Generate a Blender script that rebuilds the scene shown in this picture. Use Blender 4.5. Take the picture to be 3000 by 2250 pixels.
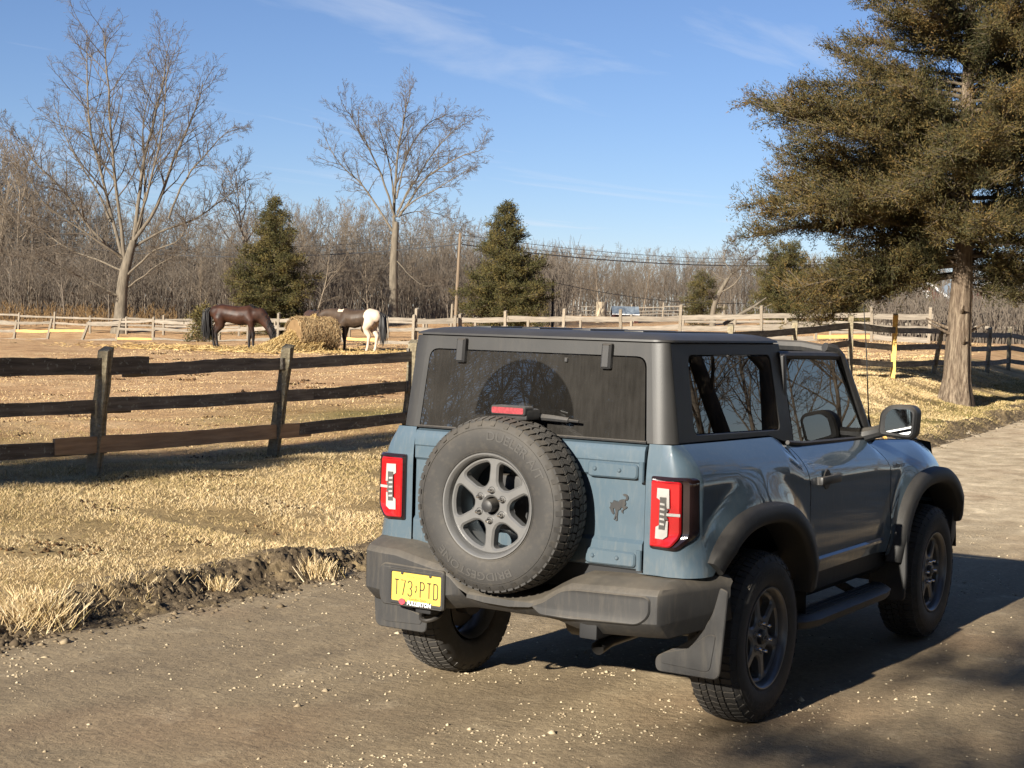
import bpy, bmesh, math, random
import numpy as np
from mathutils import Vector, Matrix, noise
from mathutils.geometry import tessellate_polygon

for o in list(bpy.data.objects):
    bpy.data.objects.remove(o)
SC = bpy.context.scene
COL = SC.collection
R = math.radians

# ------------------------------------------------------------------ camera
CAM_POS = np.array([-6.806, -3.812, 1.876])
FPX, YAW, PITCH, ROLL = 4550.0, 0.56734, -0.04220, 0.02744      # focal length in pixels of a 3000 px wide frame
_f = np.array([math.cos(YAW) * math.cos(PITCH), math.sin(YAW) * math.cos(PITCH), math.sin(PITCH)])
_r = np.cross(_f, [0, 0, 1]); _r /= np.linalg.norm(_r); _u = np.cross(_r, _f)
CR = math.cos(ROLL) * _r + math.sin(ROLL) * _u
CU = -math.sin(ROLL) * _r + math.cos(ROLL) * _u
CF = _f
cam_d = bpy.data.cameras.new('camera')
cam = bpy.data.objects.new('camera', cam_d); COL.objects.link(cam)
cam_d.sensor_width = 36.0; cam_d.lens = FPX * 36.0 / 3000.0
cam_d.clip_start = 0.1; cam_d.clip_end = 3000
cam.matrix_world = Matrix(((CR[0], CU[0], -CF[0], CAM_POS[0]), (CR[1], CU[1], -CF[1], CAM_POS[1]),
                           (CR[2], CU[2], -CF[2], CAM_POS[2]), (0, 0, 0, 1)))
SC.camera = cam

# ------------------------------------------------------------------ sky and sun
SUN_TO = Vector((-1.0, 0.03, 0.378)).normalized()
world = bpy.data.worlds.new('World'); SC.world = world; world.use_nodes = True
wn, wl = world.node_tree.nodes, world.node_tree.links
wn.clear()
sky = wn.new('ShaderNodeTexSky'); sky.sky_type = 'NISHITA'; sky.sun_disc = False
sky.sun_elevation = math.asin(SUN_TO.z); sky.sun_rotation = math.atan2(SUN_TO.x, SUN_TO.y)
sky.altitude = 20; sky.air_density = 0.88; sky.dust_density = 0.0; sky.ozone_density = 5.0
wbg = wn.new('ShaderNodeBackground'); wbg.inputs['Strength'].default_value = 0.051
wout = wn.new('ShaderNodeOutputWorld')
# thin cirrus: streaky noise on the plane of the cloud deck (direction divided by height)
tc = wn.new('ShaderNodeTexCoord'); sep = wn.new('ShaderNodeSeparateXYZ'); wl.new(tc.outputs['Generated'], sep.inputs[0])
def wmath(op, a, b=None):
    n = wn.new('ShaderNodeMath'); n.operation = op
    for i, v in enumerate((a, b)):
        if v is None: continue
        if isinstance(v, (int, float)): n.inputs[i].default_value = v
        else: wl.new(v, n.inputs[i])
    return n.outputs[0]
zc = wmath('MAXIMUM', sep.outputs[2], 0.02)
comb = wn.new('ShaderNodeCombineXYZ')
wl.new(wmath('DIVIDE', sep.outputs[0], zc), comb.inputs[0]); wl.new(wmath('DIVIDE', sep.outputs[1], zc), comb.inputs[1])
mp = wn.new('ShaderNodeMapping'); wl.new(comb.outputs[0], mp.inputs['Vector'])
mp.inputs['Rotation'].default_value = (0, 0, R(58)); mp.inputs['Scale'].default_value = (0.30, 0.95, 1); mp.inputs['Location'].default_value = (0.2, 0.62, 0)
nz = wn.new('ShaderNodeTexNoise'); nz.inputs['Scale'].default_value = 1.0; nz.inputs['Detail'].default_value = 9; nz.inputs['Roughness'].default_value = 0.58; nz.inputs['Distortion'].default_value = 0.6
wl.new(mp.outputs[0], nz.inputs['Vector'])
rampc = wn.new('ShaderNodeValToRGB'); rampc.color_ramp.elements[0].position = 0.56; rampc.color_ramp.elements[1].position = 0.86
wl.new(nz.outputs['Fac'], rampc.inputs[0])
cfac = wmath('MULTIPLY', rampc.outputs[0], 0.60)
mixc = wn.new('ShaderNodeMix'); mixc.data_type = 'RGBA'
wbal = wn.new('ShaderNodeMix'); wbal.data_type = 'RGBA'; wbal.blend_type = 'MULTIPLY'; wbal.inputs['Factor'].default_value = 1.0; wbal.inputs['B'].default_value = (1.13, 1.0, 1.05, 1)   # camera white balance
wl.new(sky.outputs[0], wbal.inputs['A'])
wl.new(cfac, mixc.inputs['Factor']); wl.new(wbal.outputs['Result'], mixc.inputs['A']); mixc.inputs['B'].default_value = (7.6, 8.0, 8.8, 1)
wl.new(mixc.outputs['Result'], wbg.inputs['Color']); wl.new(wbg.outputs[0], wout.inputs['Surface'])

sun_d = bpy.data.lights.new('sun', 'SUN'); sun_d.energy = 5.0; sun_d.angle = R(0.53); sun_d.color = (1.0, 0.93, 0.81)
sun = bpy.data.objects.new('sun', sun_d); COL.objects.link(sun)
sun.rotation_euler = SUN_TO.to_track_quat('Z', 'Y').to_euler(); sun.location = (-30, 0, 30)

vs = SC.view_settings
vs.view_transform = 'Standard'; vs.look = 'None'; vs.gamma = 1.0; vs.exposure = 1.1; vs.use_curve_mapping = False
SC.cycles.max_bounces = 8; SC.cycles.transparent_max_bounces = 16; SC.cycles.use_denoising = True
SC.cycles.caustics_reflective = False; SC.cycles.caustics_refractive = False

# ------------------------------------------------------------------ helpers
def ray(px, py):
    return CF + CR * (px - 1500) / FPX + CU * (1125 - py) / FPX
def at(px, py, depth):                      # the point seen at a place of the photo, a given distance in front of the lens
    return CAM_POS + ray(px, py) * depth
def pix(P):
    d = np.asarray(P, float) - CAM_POS; D = d @ CF
    return 1500 + FPX * (d @ CR) / D, 1125 - FPX * (d @ CU) / D

def tag(o, label=None, cat=None, group=None, kind=None):
    if label: o['label'] = label
    if cat: o['category'] = cat
    if group: o['group'] = group
    if kind: o['kind'] = kind
    return o
def empty(name, loc=(0, 0, 0), rz=0.0, parent=None):
    o = bpy.data.objects.new(name, None); COL.objects.link(o)
    o.location = loc; o.rotation_euler = (0, 0, rz); o.parent = parent; o.empty_display_size = 0.2
    return o
def link_mesh(name, me, mat=None, parent=None):
    if mat and not me.materials: me.materials.append(mat)
    o = bpy.data.objects.new(name, me); COL.objects.link(o); o.parent = parent
    return o
def copy_tree(o, parent=None):
    c = o.copy(); COL.objects.link(c); c.parent = parent
    for ch in o.children: copy_tree(ch, c)
    return c

def np_mesh(name, V, F, smooth=False, col=None, colname='tint'):
    """V (n,3), F (m,k) arrays; col per-face rgb or per-face float -> face attribute"""
    V = np.asarray(V, np.float32); F = np.asarray(F, np.int32)
    me = bpy.data.meshes.new(name)
    m, k = F.shape
    me.vertices.add(len(V)); me.vertices.foreach_set('co', V.ravel())
    me.loops.add(m * k); me.loops.foreach_set('vertex_index', F.ravel())
    me.polygons.add(m); me.polygons.foreach_set('loop_start', np.arange(0, m * k, k, dtype=np.int32))
    if smooth: me.polygons.foreach_set('use_smooth', np.ones(m, bool))
    if col is not None:
        a = me.attributes.new(colname, 'FLOAT', 'FACE'); a.data.foreach_set('value', np.asarray(col, np.float32))
    me.update(calc_edges=True); me.validate()
    return me

class MB:
    def __init__(s): s.v, s.f = [], []
    def add(s, vs_, fs_):
        b = len(s.v); s.v.extend([tuple(p) for p in vs_]); s.f.extend([tuple(i + b for i in f) for f in fs_]); return s
    def box(s, c, d, rot=None, bev=0.0):
        bm = bmesh.new(); bmesh.ops.create_cube(bm, size=1.0)
        for v in bm.verts: v.co = Vector((v.co.x * d[0], v.co.y * d[1], v.co.z * d[2]))
        if bev > 0: bmesh.ops.bevel(bm, geom=list(bm.edges), offset=bev, segments=2, affect='EDGES', profile=0.6)
        M = (rot if rot is not None else Matrix.Identity(3))
        bm.verts.index_update()
        s.add([M @ v.co + Vector(c) for v in bm.verts], [[v.index for v in f.verts] for f in bm.faces]); bm.free(); return s
    def tube(s, pts, rad, n=8, cap=True, phase=0.0):
        pts = [Vector(p) for p in pts]; m = len(pts)
        if not hasattr(rad, '__len__'): rad = [rad] * m
        V, F = [], []; N = None
        for i, p in enumerate(pts):
            t = (pts[min(i + 1, m - 1)] - pts[max(i - 1, 0)]).normalized()
            if N is None:
                N = t.orthogonal().normalized()
            else:
                N = (N - t * N.dot(t)); N = N.normalized() if N.length > 1e-6 else t.orthogonal().normalized()
            B = t.cross(N)
            for k in range(n):
                a = 2 * math.pi * k / n + phase
                V.append(p + (N * math.cos(a) + B * math.sin(a)) * rad[i])
        for i in range(m - 1):
            for k in range(n):
                F.append((i * n + k, i * n + (k + 1) % n, (i + 1) * n + (k + 1) % n, (i + 1) * n + k))
        if cap:
            F.append(tuple(range(n - 1, -1, -1))); F.append(tuple((m - 1) * n + k for k in range(n)))
        return s.add(V, F)
    def loft(s, rings, closed=True, cap=False):
        n = len(rings[0]); V = [p for r_ in rings for p in r_]; F = []
        for i in range(len(rings) - 1):
            for k in range(n if closed else n - 1):
                F.append((i * n + k, i * n + (k + 1) % n, (i + 1) * n + (k + 1) % n, (i + 1) * n + k))
        if cap:
            F.append(tuple(range(n - 1, -1, -1))); F.append(tuple((len(rings) - 1) * n + k for k in range(n)))
        return s.add(V, F)
    def lathe(s, prof, n, M):                                    # prof: (radius, height); M maps (x,y,h) to place
        rings = []
        for (r_, h) in prof:
            rings.append([M @ Vector((r_ * math.cos(2 * math.pi * k / n), r_ * math.sin(2 * math.pi * k / n), h)) for k in range(n)])
        return s.loft(rings, True)
    def plate(s, outer, holes, z0, z1, M=None, ch=0.0):           # flat outline with holes, thickness z0..z1, chamfered top edge
        M = M or Matrix.Identity(4)
        loops = [list(outer)] + [list(h) for h in holes]
        def area(L): return sum(L[i][0] * L[(i + 1) % len(L)][1] - L[(i + 1) % len(L)][0] * L[i][1] for i in range(len(L))) / 2
        for i, L in enumerate(loops):
            if (area(L) > 0) != (i == 0): L.reverse()
        tops = []
        for L in loops:
            n = len(L); T = []
            for i in range(n):
                a, b, c = Vector(L[i - 1]), Vector(L[i]), Vector(L[(i + 1) % n])
                e1 = (b - a).normalized(); e2 = (c - b).normalized()
                n1 = Vector((-e1.y, e1.x)); n2 = Vector((-e2.y, e2.x)); nn = (n1 + n2)
                nn = nn.normalized() if nn.length > 1e-6 else n1
                T.append(b + nn * ch / max(0.5, nn.dot(n1)))
            tops.append(T)
        flat = [p for T in tops for p in T]
        tri = tessellate_polygon([[Vector((p[0], p[1], 0)) for p in T] for T in tops])
        s.add([M @ Vector((p[0], p[1], z1)) for p in flat], [(t if ((flat[t[1]] - flat[t[0]]).cross(flat[t[2]] - flat[t[0]]) > 0) else t[::-1]) for t in tri])
        flat0 = [Vector(p) for L in loops for p in L]
        tri0 = tessellate_polygon([[Vector((p[0], p[1], 0)) for p in L] for L in loops])
        s.add([M @ Vector((p[0], p[1], z0)) for p in flat0], [(t if ((flat0[t[1]] - flat0[t[0]]).cross(flat0[t[2]] - flat0[t[0]]) < 0) else t[::-1]) for t in tri0])
        for L, T in zip(loops, tops):
            rings = [[M @ Vector((p[0], p[1], z0)) for p in L]]
            if ch > 0: rings.append([M @ Vector((p[0], p[1], z1 - ch)) for p in L])
            rings.append([M @ Vector((p[0], p[1], z1)) for p in T])
            s.loft(rings, True)
        return s
    def mesh(s, name, smooth=35, weld=0.0):
        me = bpy.data.meshes.new(name); me.from_pydata([tuple(p) for p in s.v], [], s.f)
        if weld > 0:
            bm = bmesh.new(); bm.from_mesh(me); bmesh.ops.remove_doubles(bm, verts=bm.verts, dist=weld)
            bmesh.ops.recalc_face_normals(bm, faces=bm.faces); bm.to_mesh(me); bm.free()
        me.update()
        if smooth:
            me.shade_smooth(); me.set_sharp_from_angle(angle=R(smooth))
        return me
    def build(s, name, mat, parent=None, smooth=35, weld=0.0):
        return link_mesh(name, s.mesh(name, smooth, weld), mat, parent)

def densify(P, step):
    Q = []
    for i in range(len(P)):
        a, b = Vector(P[i]), Vector(P[(i + 1) % len(P)]); n = max(1, int((b - a).length / step))
        for k in range(n): p = a.lerp(b, k / n); Q.append((p.x, p.y))
    return Q
def _hash(ix, iy, seed):
    h = (ix.astype(np.int64) * 374761393 + iy.astype(np.int64) * 668265263 + seed * 1442695) & 0x7fffffff
    h = ((h ^ (h >> 13)) * 1274126177) & 0x7fffffff
    return ((h ^ (h >> 16)) & 0xffff) / 65535.0
def vnoise(x, y, seed=0):
    ix, iy = np.floor(x), np.floor(y); fx, fy = x - ix, y - iy; fx = fx * fx * (3 - 2 * fx); fy = fy * fy * (3 - 2 * fy)
    a = _hash(ix, iy, seed); b = _hash(ix + 1, iy, seed); c = _hash(ix, iy + 1, seed); d = _hash(ix + 1, iy + 1, seed)
    return (a * (1 - fx) + b * fx) * (1 - fy) + (c * (1 - fx) + d * fx) * fy
def fbm(x, y, oct_=4, seed=0):
    s_ = np.zeros_like(np.asarray(x, float)); a = 0.5
    for o_ in range(oct_): s_ = s_ + a * vnoise(x * 2 ** o_, y * 2 ** o_, seed + o_); a *= 0.5
    return s_
def rrect(x0, y0, x1, y1, r_, n=4):
    P = []
    for cx, cy, a0 in ((x1 - r_, y1 - r_, 0), (x0 + r_, y1 - r_, 90), (x0 + r_, y0 + r_, 180), (x1 - r_, y0 + r_, 270)):
        for k in range(n + 1):
            a = R(a0 + 90 * k / n); P.append((cx + r_ * math.cos(a), cy + r_ * math.sin(a)))
    return P
def rpoly(pts, r_, n=4):                     # polygon with rounded corners (radius as tangent length); pts may carry own radius
    P = []; m = len(pts)
    for i in range(m):
        a, b, c = (Vector(pts[i - 1][:2]), Vector(pts[i][:2]), Vector(pts[(i + 1) % m][:2]))
        rr = pts[i][2] if len(pts[i]) > 2 else r_
        d1 = (a - b); d2 = (c - b); t = min(rr, d1.length * 0.45, d2.length * 0.45)
        if t < 1e-6: P.append((b.x, b.y)); continue
        p0 = b + d1.normalized() * t; p2 = b + d2.normalized() * t
        for k in range(n + 1):
            q = k / n; p = p0 * (1 - q) ** 2 + b * 2 * q * (1 - q) + p2 * q * q; P.append((p.x, p.y))
    return P

# ------------------------------------------------------------------ materials
def newmat(name):
    m = bpy.data.materials.new(name); m.use_nodes = True
    nt = m.node_tree; b = nt.nodes['Principled BSDF']
    return m, nt.nodes, nt.links, b
def setp(b, **k):
    names = dict(rough='Roughness', metal='Metallic', spec='Specular IOR Level', coat='Coat Weight', coatr='Coat Roughness', ior='IOR', trans='Transmission Weight', sheen='Sheen Weight')
    for a, v in k.items(): b.inputs[names[a]].default_value = v
def lin(r_, g, b_):                           # sRGB 0..255 -> linear
    return tuple(((c / 255) / 12.92 if c / 255 <= 0.04045 else ((c / 255 + 0.055) / 1.055) ** 2.4) for c in (r_, g, b_))
def rgba(c): return (c[0], c[1], c[2], 1)
def ramp(n, l, src, stops):
    r_ = n.new('ShaderNodeValToRGB'); el = r_.color_ramp.elements
    while len(el) < len(stops): el.new(0.5)
    for e, (p, c) in zip(el, stops): e.position = p; e.color = rgba(c) if hasattr(c, '__len__') else (c, c, c, 1)
    l.new(src, r_.inputs[0]); return r_.outputs[0]
def tex(n, l, kind='Noise', scale=5, detail=5, rough=0.55, vec='Object', mapping=None, dist=0.0):
    t = n.new('ShaderNodeTex' + kind)
    t.inputs['Scale'].default_value = scale
    if kind == 'Noise':
        t.inputs['Detail'].default_value = detail; t.inputs['Roughness'].default_value = rough; t.inputs['Distortion'].default_value = dist
    c = n.new('ShaderNodeTexCoord'); src = c.outputs[vec]
    if vec == 'World':
        pass
    if mapping:
        m_ = n.new('ShaderNodeMapping'); m_.inputs['Scale'].default_value = mapping; l.new(src, m_.inputs['Vector']); src = m_.outputs[0]
    l.new(src, t.inputs['Vector']); return t
def mixrgb(n, l, fac, a, b, mode='MIX'):
    m_ = n.new('ShaderNodeMix'); m_.data_type = 'RGBA'; m_.blend_type = mode
    for key, v in (('Factor', fac), ('A', a), ('B', b)):
        if isinstance(v, (int, float)): m_.inputs[key].default_value = v
        elif isinstance(v, tuple): m_.inputs[key].default_value = rgba(v)
        else: l.new(v, m_.inputs[key])
    return m_.outputs['Result']
def math_(n, l, op, a, b=0.0, clamp=False):
    m_ = n.new('ShaderNodeMath'); m_.operation = op; m_.use_clamp = clamp
    for i, v in enumerate((a, b)):
        if isinstance(v, (int, float)): m_.inputs[i].default_value = v
        else: l.new(v, m_.inputs[i])
    return m_.outputs[0]
def bump(n, l, b, h, strength=0.5, dist=0.02):
    bp = n.new('ShaderNodeBump'); bp.inputs['Strength'].default_value = strength; bp.inputs['Distance'].default_value = dist
    l.new(h, bp.inputs['Height']); l.new(bp.outputs[0], b.inputs['Normal'])
def attr(n, name):
    a = n.new('ShaderNodeAttribute'); a.attribute_name = name; return a.outputs['Fac']

def simple(name, c, rough=0.6, var=0.0, scale=20, bmp=0.0, **k):
    m, n, l, b = newmat(name); setp(b, rough=rough, **k)
    if var > 0 or bmp > 0:
        t = tex(n, l, 'Noise', scale, 6, 0.6)
        lo = tuple(x * (1 - var) for x in c); hi = tuple(min(1, x * (1 + var)) for x in c)
        l.new(ramp(n, l, t.outputs['Fac'], [(0.3, lo), (0.7, hi)]), b.inputs['Base Color'])
        if bmp > 0: bump(n, l, b, t.outputs['Fac'], bmp, 0.01)
    else:
        b.inputs['Base Color'].default_value = rgba(c)
    return m
def tinted(name, stops, rough=0.85, var=0.25, scale=3.0, spec=0.2):   # colour from the per-piece value 'tint', mottled by noise
    m, n, l, b = newmat(name); setp(b, rough=rough, spec=spec)
    base = ramp(n, l, attr(n, 'tint'), stops)
    t = tex(n, l, 'Noise', scale, 4, 0.6)
    l.new(mixrgb(n, l, 1.0, base, ramp(n, l, t.outputs['Fac'], [(0.3, 1 - var), (0.7, 1.0 + 0.0)]), 'MULTIPLY'), b.inputs['Base Color'])
    return m
# ------------------------------------------------------------------ terrain
def sstep(t): t = np.clip(t, 0, 1); return t * t * (3 - 2 * t)
def edgeL(x): x = np.asarray(x, float); t = np.clip(x - 5, 0, 30); return 3.15 + 0.0026 * t * t + np.clip(x - 35, 0, None) * 0.156
def edgeR(x): return edgeL(x) - 8.6
def zroad(x): x = np.asarray(x, float); t = np.clip(x - 4, 0, None); return 0.0105 * t * t / (t + 3.0)
CTRL_PX = [(275, 1394, 14.5), (800, 1336, 16.6), (1190, 1293, 18.4), (2490, 1092, 31.4), (2615, 1087, 33.0), (2735, 1075, 36.0), (2893, 1062, 41.0), (2955, 1054, 44.0),
           (2800, 1177, 27.5), (3000, 1150, 29.0), (660, 1022, 57), (900, 1030, 56), (100, 1003, 82), (-300, 1003, 85), (560, 1003, 78), (1205, 1012, 63), (1600, 1002, 64), (2100, 985, 66),
           (1900, 942, 140), (2300, 936, 150), (300, 938, 112), (1100, 937, 115), (2900, 942, 125), (3300, 950, 120), (-400, 935, 112), (2700, 1000, 62), (1900, 932, 240), (2400, 932, 240), (500, 1150, 28), (100, 1150, 28), (900, 1120, 32)]
CTRL = np.array([at(*c) for c in CTRL_PX])
CTRL = np.vstack([CTRL, [[-8, 9, 0.25], [-20, 9, 0.2], [-20, 40, 0.0], [-40, 0, 0], [-40, 60, 0], [0, 90, 0], [60, -40, 0.3], [0, -30, 0.2], [-30, -40, 0.1], [200, -100, 1.0], [-150, 0, 0], [0, 250, -0.5], [0, -200, 0], [300, 250, 0.0], [350, 60, 1.0]]])
def tfar(x, y):
    x = np.asarray(x, float); y = np.asarray(y, float); num = np.zeros_like(x); den = np.zeros_like(x)
    for c in CTRL:
        d2 = (x - c[0]) ** 2 + (y - c[1]) ** 2
        w = 1.0 / (d2 + 4.0) ** 1.6
        num += w * c[2]; den += w
    return num / den
def _lump(x, y):
    return 0.035 * np.sin(x * 0.9 + 1.3 * np.sin(y * 0.5)) * np.sin(y * 0.8 + 0.7) + 0.02 * np.sin(x * 2.3 + y * 1.1) * np.sin(y * 1.9 - x * 0.7)
def zbank(x):                              # ragged height of the scraped road edge
    x = np.asarray(x, float); return 0.125 + 0.030 * np.sin(x * 1.7) + 0.022 * np.sin(x * 4.1 + 1)
def Zt(x, y):
    x = np.asarray(x, float); y = np.asarray(y, float)
    zr = zroad(x); eL = edgeL(x) + 0.06 * np.sin(x * 2.1) + 0.05 * np.sin(x * 5.3 + 2); d = y - eL
    T = tfar(x, y) + _lump(x, y) * sstep(d / 3)
    w = sstep((d - 0.25) / 3.6)
    left = (zr + zbank(x) * sstep(d / 0.32)) * (1 - w) + T * w
    dr = edgeR(x) - y
    right = (zr + 0.12 * sstep(dr / 0.6)) * (1 - sstep(dr / 6)) + tfar(x, y) * sstep(dr / 6)
    crown = zr - 0.012 * np.sin(np.clip((y - edgeR(x)) / 8.6, 0, 1) * math.pi * 5) ** 2 * 0.4
    return np.where(d > 0, left, np.where(dr > 0, right, crown))
def gz(x, y): return float(Zt(np.array([x]), np.array([y]))[0])
def hit(px, py, dmin=4.0, dmax=400.0):       # where the sight line of a photo point meets the ground
    d = ray(px, py); t = np.linspace(dmin, dmax, 40000)
    P = CAM_POS[None] + d[None] * t[:, None]
    below = P[:, 2] < Zt(P[:, 0], P[:, 1])
    i = int(np.argmax(below)) if below.any() else len(t) - 1
    return Vector((P[i, 0], P[i, 1], gz(P[i, 0], P[i, 1])))

# ground materials ------------------------------------------------------------
def ground_mat():
    m, n, l, b = newmat('paddock_soil_and_turf'); setp(b, rough=0.95, spec=0.1)
    big = tex(n, l, 'Noise', 0.16, 5, 0.6); mid = tex(n, l, 'Noise', 1.1, 6, 0.65); fine = tex(n, l, 'Noise', 9.0, 8, 0.7); fine2 = tex(n, l, 'Noise', 40.0, 6, 0.75)
    soil = ramp(n, l, mid.outputs['Fac'], [(0.30, lin(168, 130, 92)), (0.5, lin(204, 164, 120)), (0.72, lin(222, 188, 142))])
    turf = ramp(n, l, mid.outputs['Fac'], [(0.30, lin(134, 112, 79)), (0.52, lin(176, 149, 109)), (0.75, lin(208, 180, 136))])
    green = ramp(n, l, fine.outputs['Fac'], [(0.3, lin(96, 92, 44)), (0.7, lin(150, 140, 80))])
    c = mixrgb(n, l, attr(n, 'paddock'), turf, soil)
    gf = math_(n, l, 'MULTIPLY', attr(n, 'green'), ramp(n, l, big.outputs['Fac'], [(0.38, 0.0), (0.58, 1.0)]))
    c = mixrgb(n, l, gf, c, green)
    sp = ramp(n, l, fine.outputs['Fac'], [(0.32, 0.50), (0.48, 1.0)])
    c = mixrgb(n, l, 1.0, c, sp, 'MULTIPLY')
    sp2 = ramp(n, l, fine2.outputs['Fac'], [(0.34, 0.65), (0.6, 1.05)])
    c = mixrgb(n, l, 0.8, c, sp2, 'MULTIPLY')
    c = mixrgb(n, l, attr(n, 'bank'), c, ramp(n, l, fine.outputs['Fac'], [(0.3, lin(74, 62, 48)), (0.7, lin(128, 110, 86))]))  # dark soil band over the bank, its shade mixed into the colour
    l.new(c, b.inputs['Base Color'])
    h = math_(n, l, 'ADD', math_(n, l, 'MULTIPLY', fine.outputs['Fac'], 1.0), math_(n, l, 'MULTIPLY', fine2.outputs['Fac'], 0.35))
    bump(n, l, b, h, 0.9, 0.06)
    return m
def road_mat():
    m, n, l, b = newmat('gravel_road_dirt'); setp(b, rough=0.92, spec=0.15)
    streak = tex(n, l, 'Noise', 0.9, 6, 0.6, mapping=(0.22, 1.5, 1)); mid = tex(n, l, 'Noise', 2.6, 7, 0.65); fine = tex(n, l, 'Noise', 26, 7, 0.7)
    vor = tex(n, l, 'Voronoi', 70)
    c = ramp(n, l, streak.outputs['Fac'], [(0.30, lin(126, 111, 90)), (0.52, lin(148, 131, 105)), (0.72, lin(170, 151, 122))])
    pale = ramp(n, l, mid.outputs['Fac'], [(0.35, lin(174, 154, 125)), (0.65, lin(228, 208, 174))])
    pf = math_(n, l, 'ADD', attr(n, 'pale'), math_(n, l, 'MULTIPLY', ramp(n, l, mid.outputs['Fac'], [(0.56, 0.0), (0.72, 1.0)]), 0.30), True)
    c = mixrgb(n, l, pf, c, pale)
    rust = ramp(n, l, tex(n, l, 'Noise', 0.5, 3, 0.5).outputs['Fac'], [(0.55, 0.0), (0.75, 0.35)])
    c = mixrgb(n, l, rust, c, lin(158, 122, 92))
    c = mixrgb(n, l, 1.0, c, ramp(n, l, fine.outputs['Fac'], [(0.30, 0.74), (0.60, 1.04)]), 'MULTIPLY')
    sp = ramp(n, l, vor.outputs['Distance'], [(0.08, 0.22), (0.18, 0.0)])
    c = mixrgb(n, l, math_(n, l, 'MULTIPLY', sp, ramp(n, l, mid.outputs['Fac'], [(0.45, 0.1), (0.65, 1.0)])), c, lin(222, 206, 178))
    l.new(c, b.inputs['Base Color'])
    h = math_(n, l, 'ADD', math_(n, l, 'MULTIPLY', mid.outputs['Fac'], 1.2), math_(n, l, 'MULTIPLY', fine.outputs['Fac'], 0.35))
    bump(n, l, b, h, 0.75, 0.03)
    return m
MG = ground_mat(); MR = road_mat()

def grid_mesh(name, xs, ys, zfun, attrs=(), keep=None):
    X, Y = np.meshgrid(xs, ys, indexing='ij'); x = X.ravel(); y = Y.ravel()
    V = np.stack([x, y, zfun(x, y)], 1)
    nx, ny = len(xs), len(ys)
    i, j = np.meshgrid(np.arange(nx - 1), np.arange(ny - 1), indexing='ij'); a = (i * ny + j).ravel()
    F = np.stack([a, a + ny, a + ny + 1, a + 1], 1)
    if keep is not None:
        k = keep(x, y); F = F[k[F].all(1)]
    me = np_mesh(name, V, F, smooth=True)
    for nm, fn in attrs:
        at_ = me.attributes.new(nm, 'FLOAT', 'POINT'); at_.data.foreach_set('value', fn(x, y).astype(np.float32))
    return me
FENCE_LINE = None
def spread(lo, hi, c, s0, growth):           # non-uniform grid lines, fine near c
    out = [c]; s = s0
    while out[-1] < hi: out.append(out[-1] + s); s *= growth
    o2 = [c]; s = s0
    while o2[-1] > lo: o2.append(o2[-1] - s); s *= growth
    return np.array(sorted(set(o2[1:] + out)))
P1, P2, P3, R1 = (Vector(at(*CTRL_PX[i])) for i in (0, 1, 2, 3))
def fence_y(x):                               # line of the near paddock fence in plan
    return np.interp(x, [-30, P1.x, P2.x, P3.x, R1.x, 60], [P1.y - 3.0, P1.y, P2.y, P3.y, R1.y, R1.y + 6])
def a_pad(x, y): return sstep((y - fence_y(x) + 0.25) / 0.8) * (x < 40) + (x >= 40)
def a_green(x, y):
    d = y - fence_y(x); g = np.exp(-((d - 2.6) / 2.2) ** 2) * 0.95 * np.exp(-np.clip(x - 9, 0, None) ** 2 / 60)
    g2 = 0.6 * np.exp(-((y - edgeL(x) - 0.8) / 0.8) ** 2) * (x > 10) + 0.22 * (d < 0)
    return np.clip(g + g2, 0, 1)
gx = spread(-700, 900, 2.0, 0.13, 1.030); gy = spread(-700, 900, 3.6, 0.08, 1.034)
ground = link_mesh('ground', grid_mesh('ground', gx, gy, lambda x, y: Zt(x, y) - 0.004 * (y < edgeL(x)), (('paddock', a_pad), ('green', a_green), ('bank', lambda x, y: np.exp(-((y - edgeL(x) - 0.12) / 0.17) ** 4)))), MG)
tag(ground, kind='structure')

rx = np.concatenate([np.arange(-60, -9, 0.5), np.arange(-9, 8, 0.06), np.arange(8, 40, 0.25), np.arange(40, 120, 1.5)])
def road_mesh():
    t = np.linspace(0, 1, 130); X = np.repeat(rx, len(t)); Tt = np.tile(t, len(rx))
    rag = 0.10 * np.sin(X * 2.7) + 0.07 * np.sin(X * 6.1 + 1)
    Y = edgeR(X) + Tt * (edgeL(X) - edgeR(X) + 0.05 + 0.3 * rag * (Tt > 0.98))
    rnd = np.random.RandomState(3)
    rut = -0.012 * np.exp(-((Y - 0.9) / 0.25) ** 2) - 0.012 * np.exp(-((Y + 0.95) / 0.25) ** 2)
    Z = Zt(X, Y) * (Tt <= 0.999) + Zt(X, Y) * (Tt > 0.999) + 0.004 + 0.0035 * np.sin(X * 9 + 2 * np.sin(Y * 5)) * np.sin(Y * 11)
    V = np.stack([X, Y, Z], 1); ny = len(t)
    i, j = np.meshgrid(np.arange(len(rx) - 1), np.arange(ny - 1), indexing='ij'); a = (i * ny + j).ravel()
    me = np_mesh('road', V, np.stack([a, a + ny, a + ny + 1, a + 1], 1), smooth=True)
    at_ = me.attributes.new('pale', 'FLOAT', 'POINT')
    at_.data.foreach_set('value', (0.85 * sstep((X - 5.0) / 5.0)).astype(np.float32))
    return me
road = tag(link_mesh('road', road_mesh(), MR), kind='structure')

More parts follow.
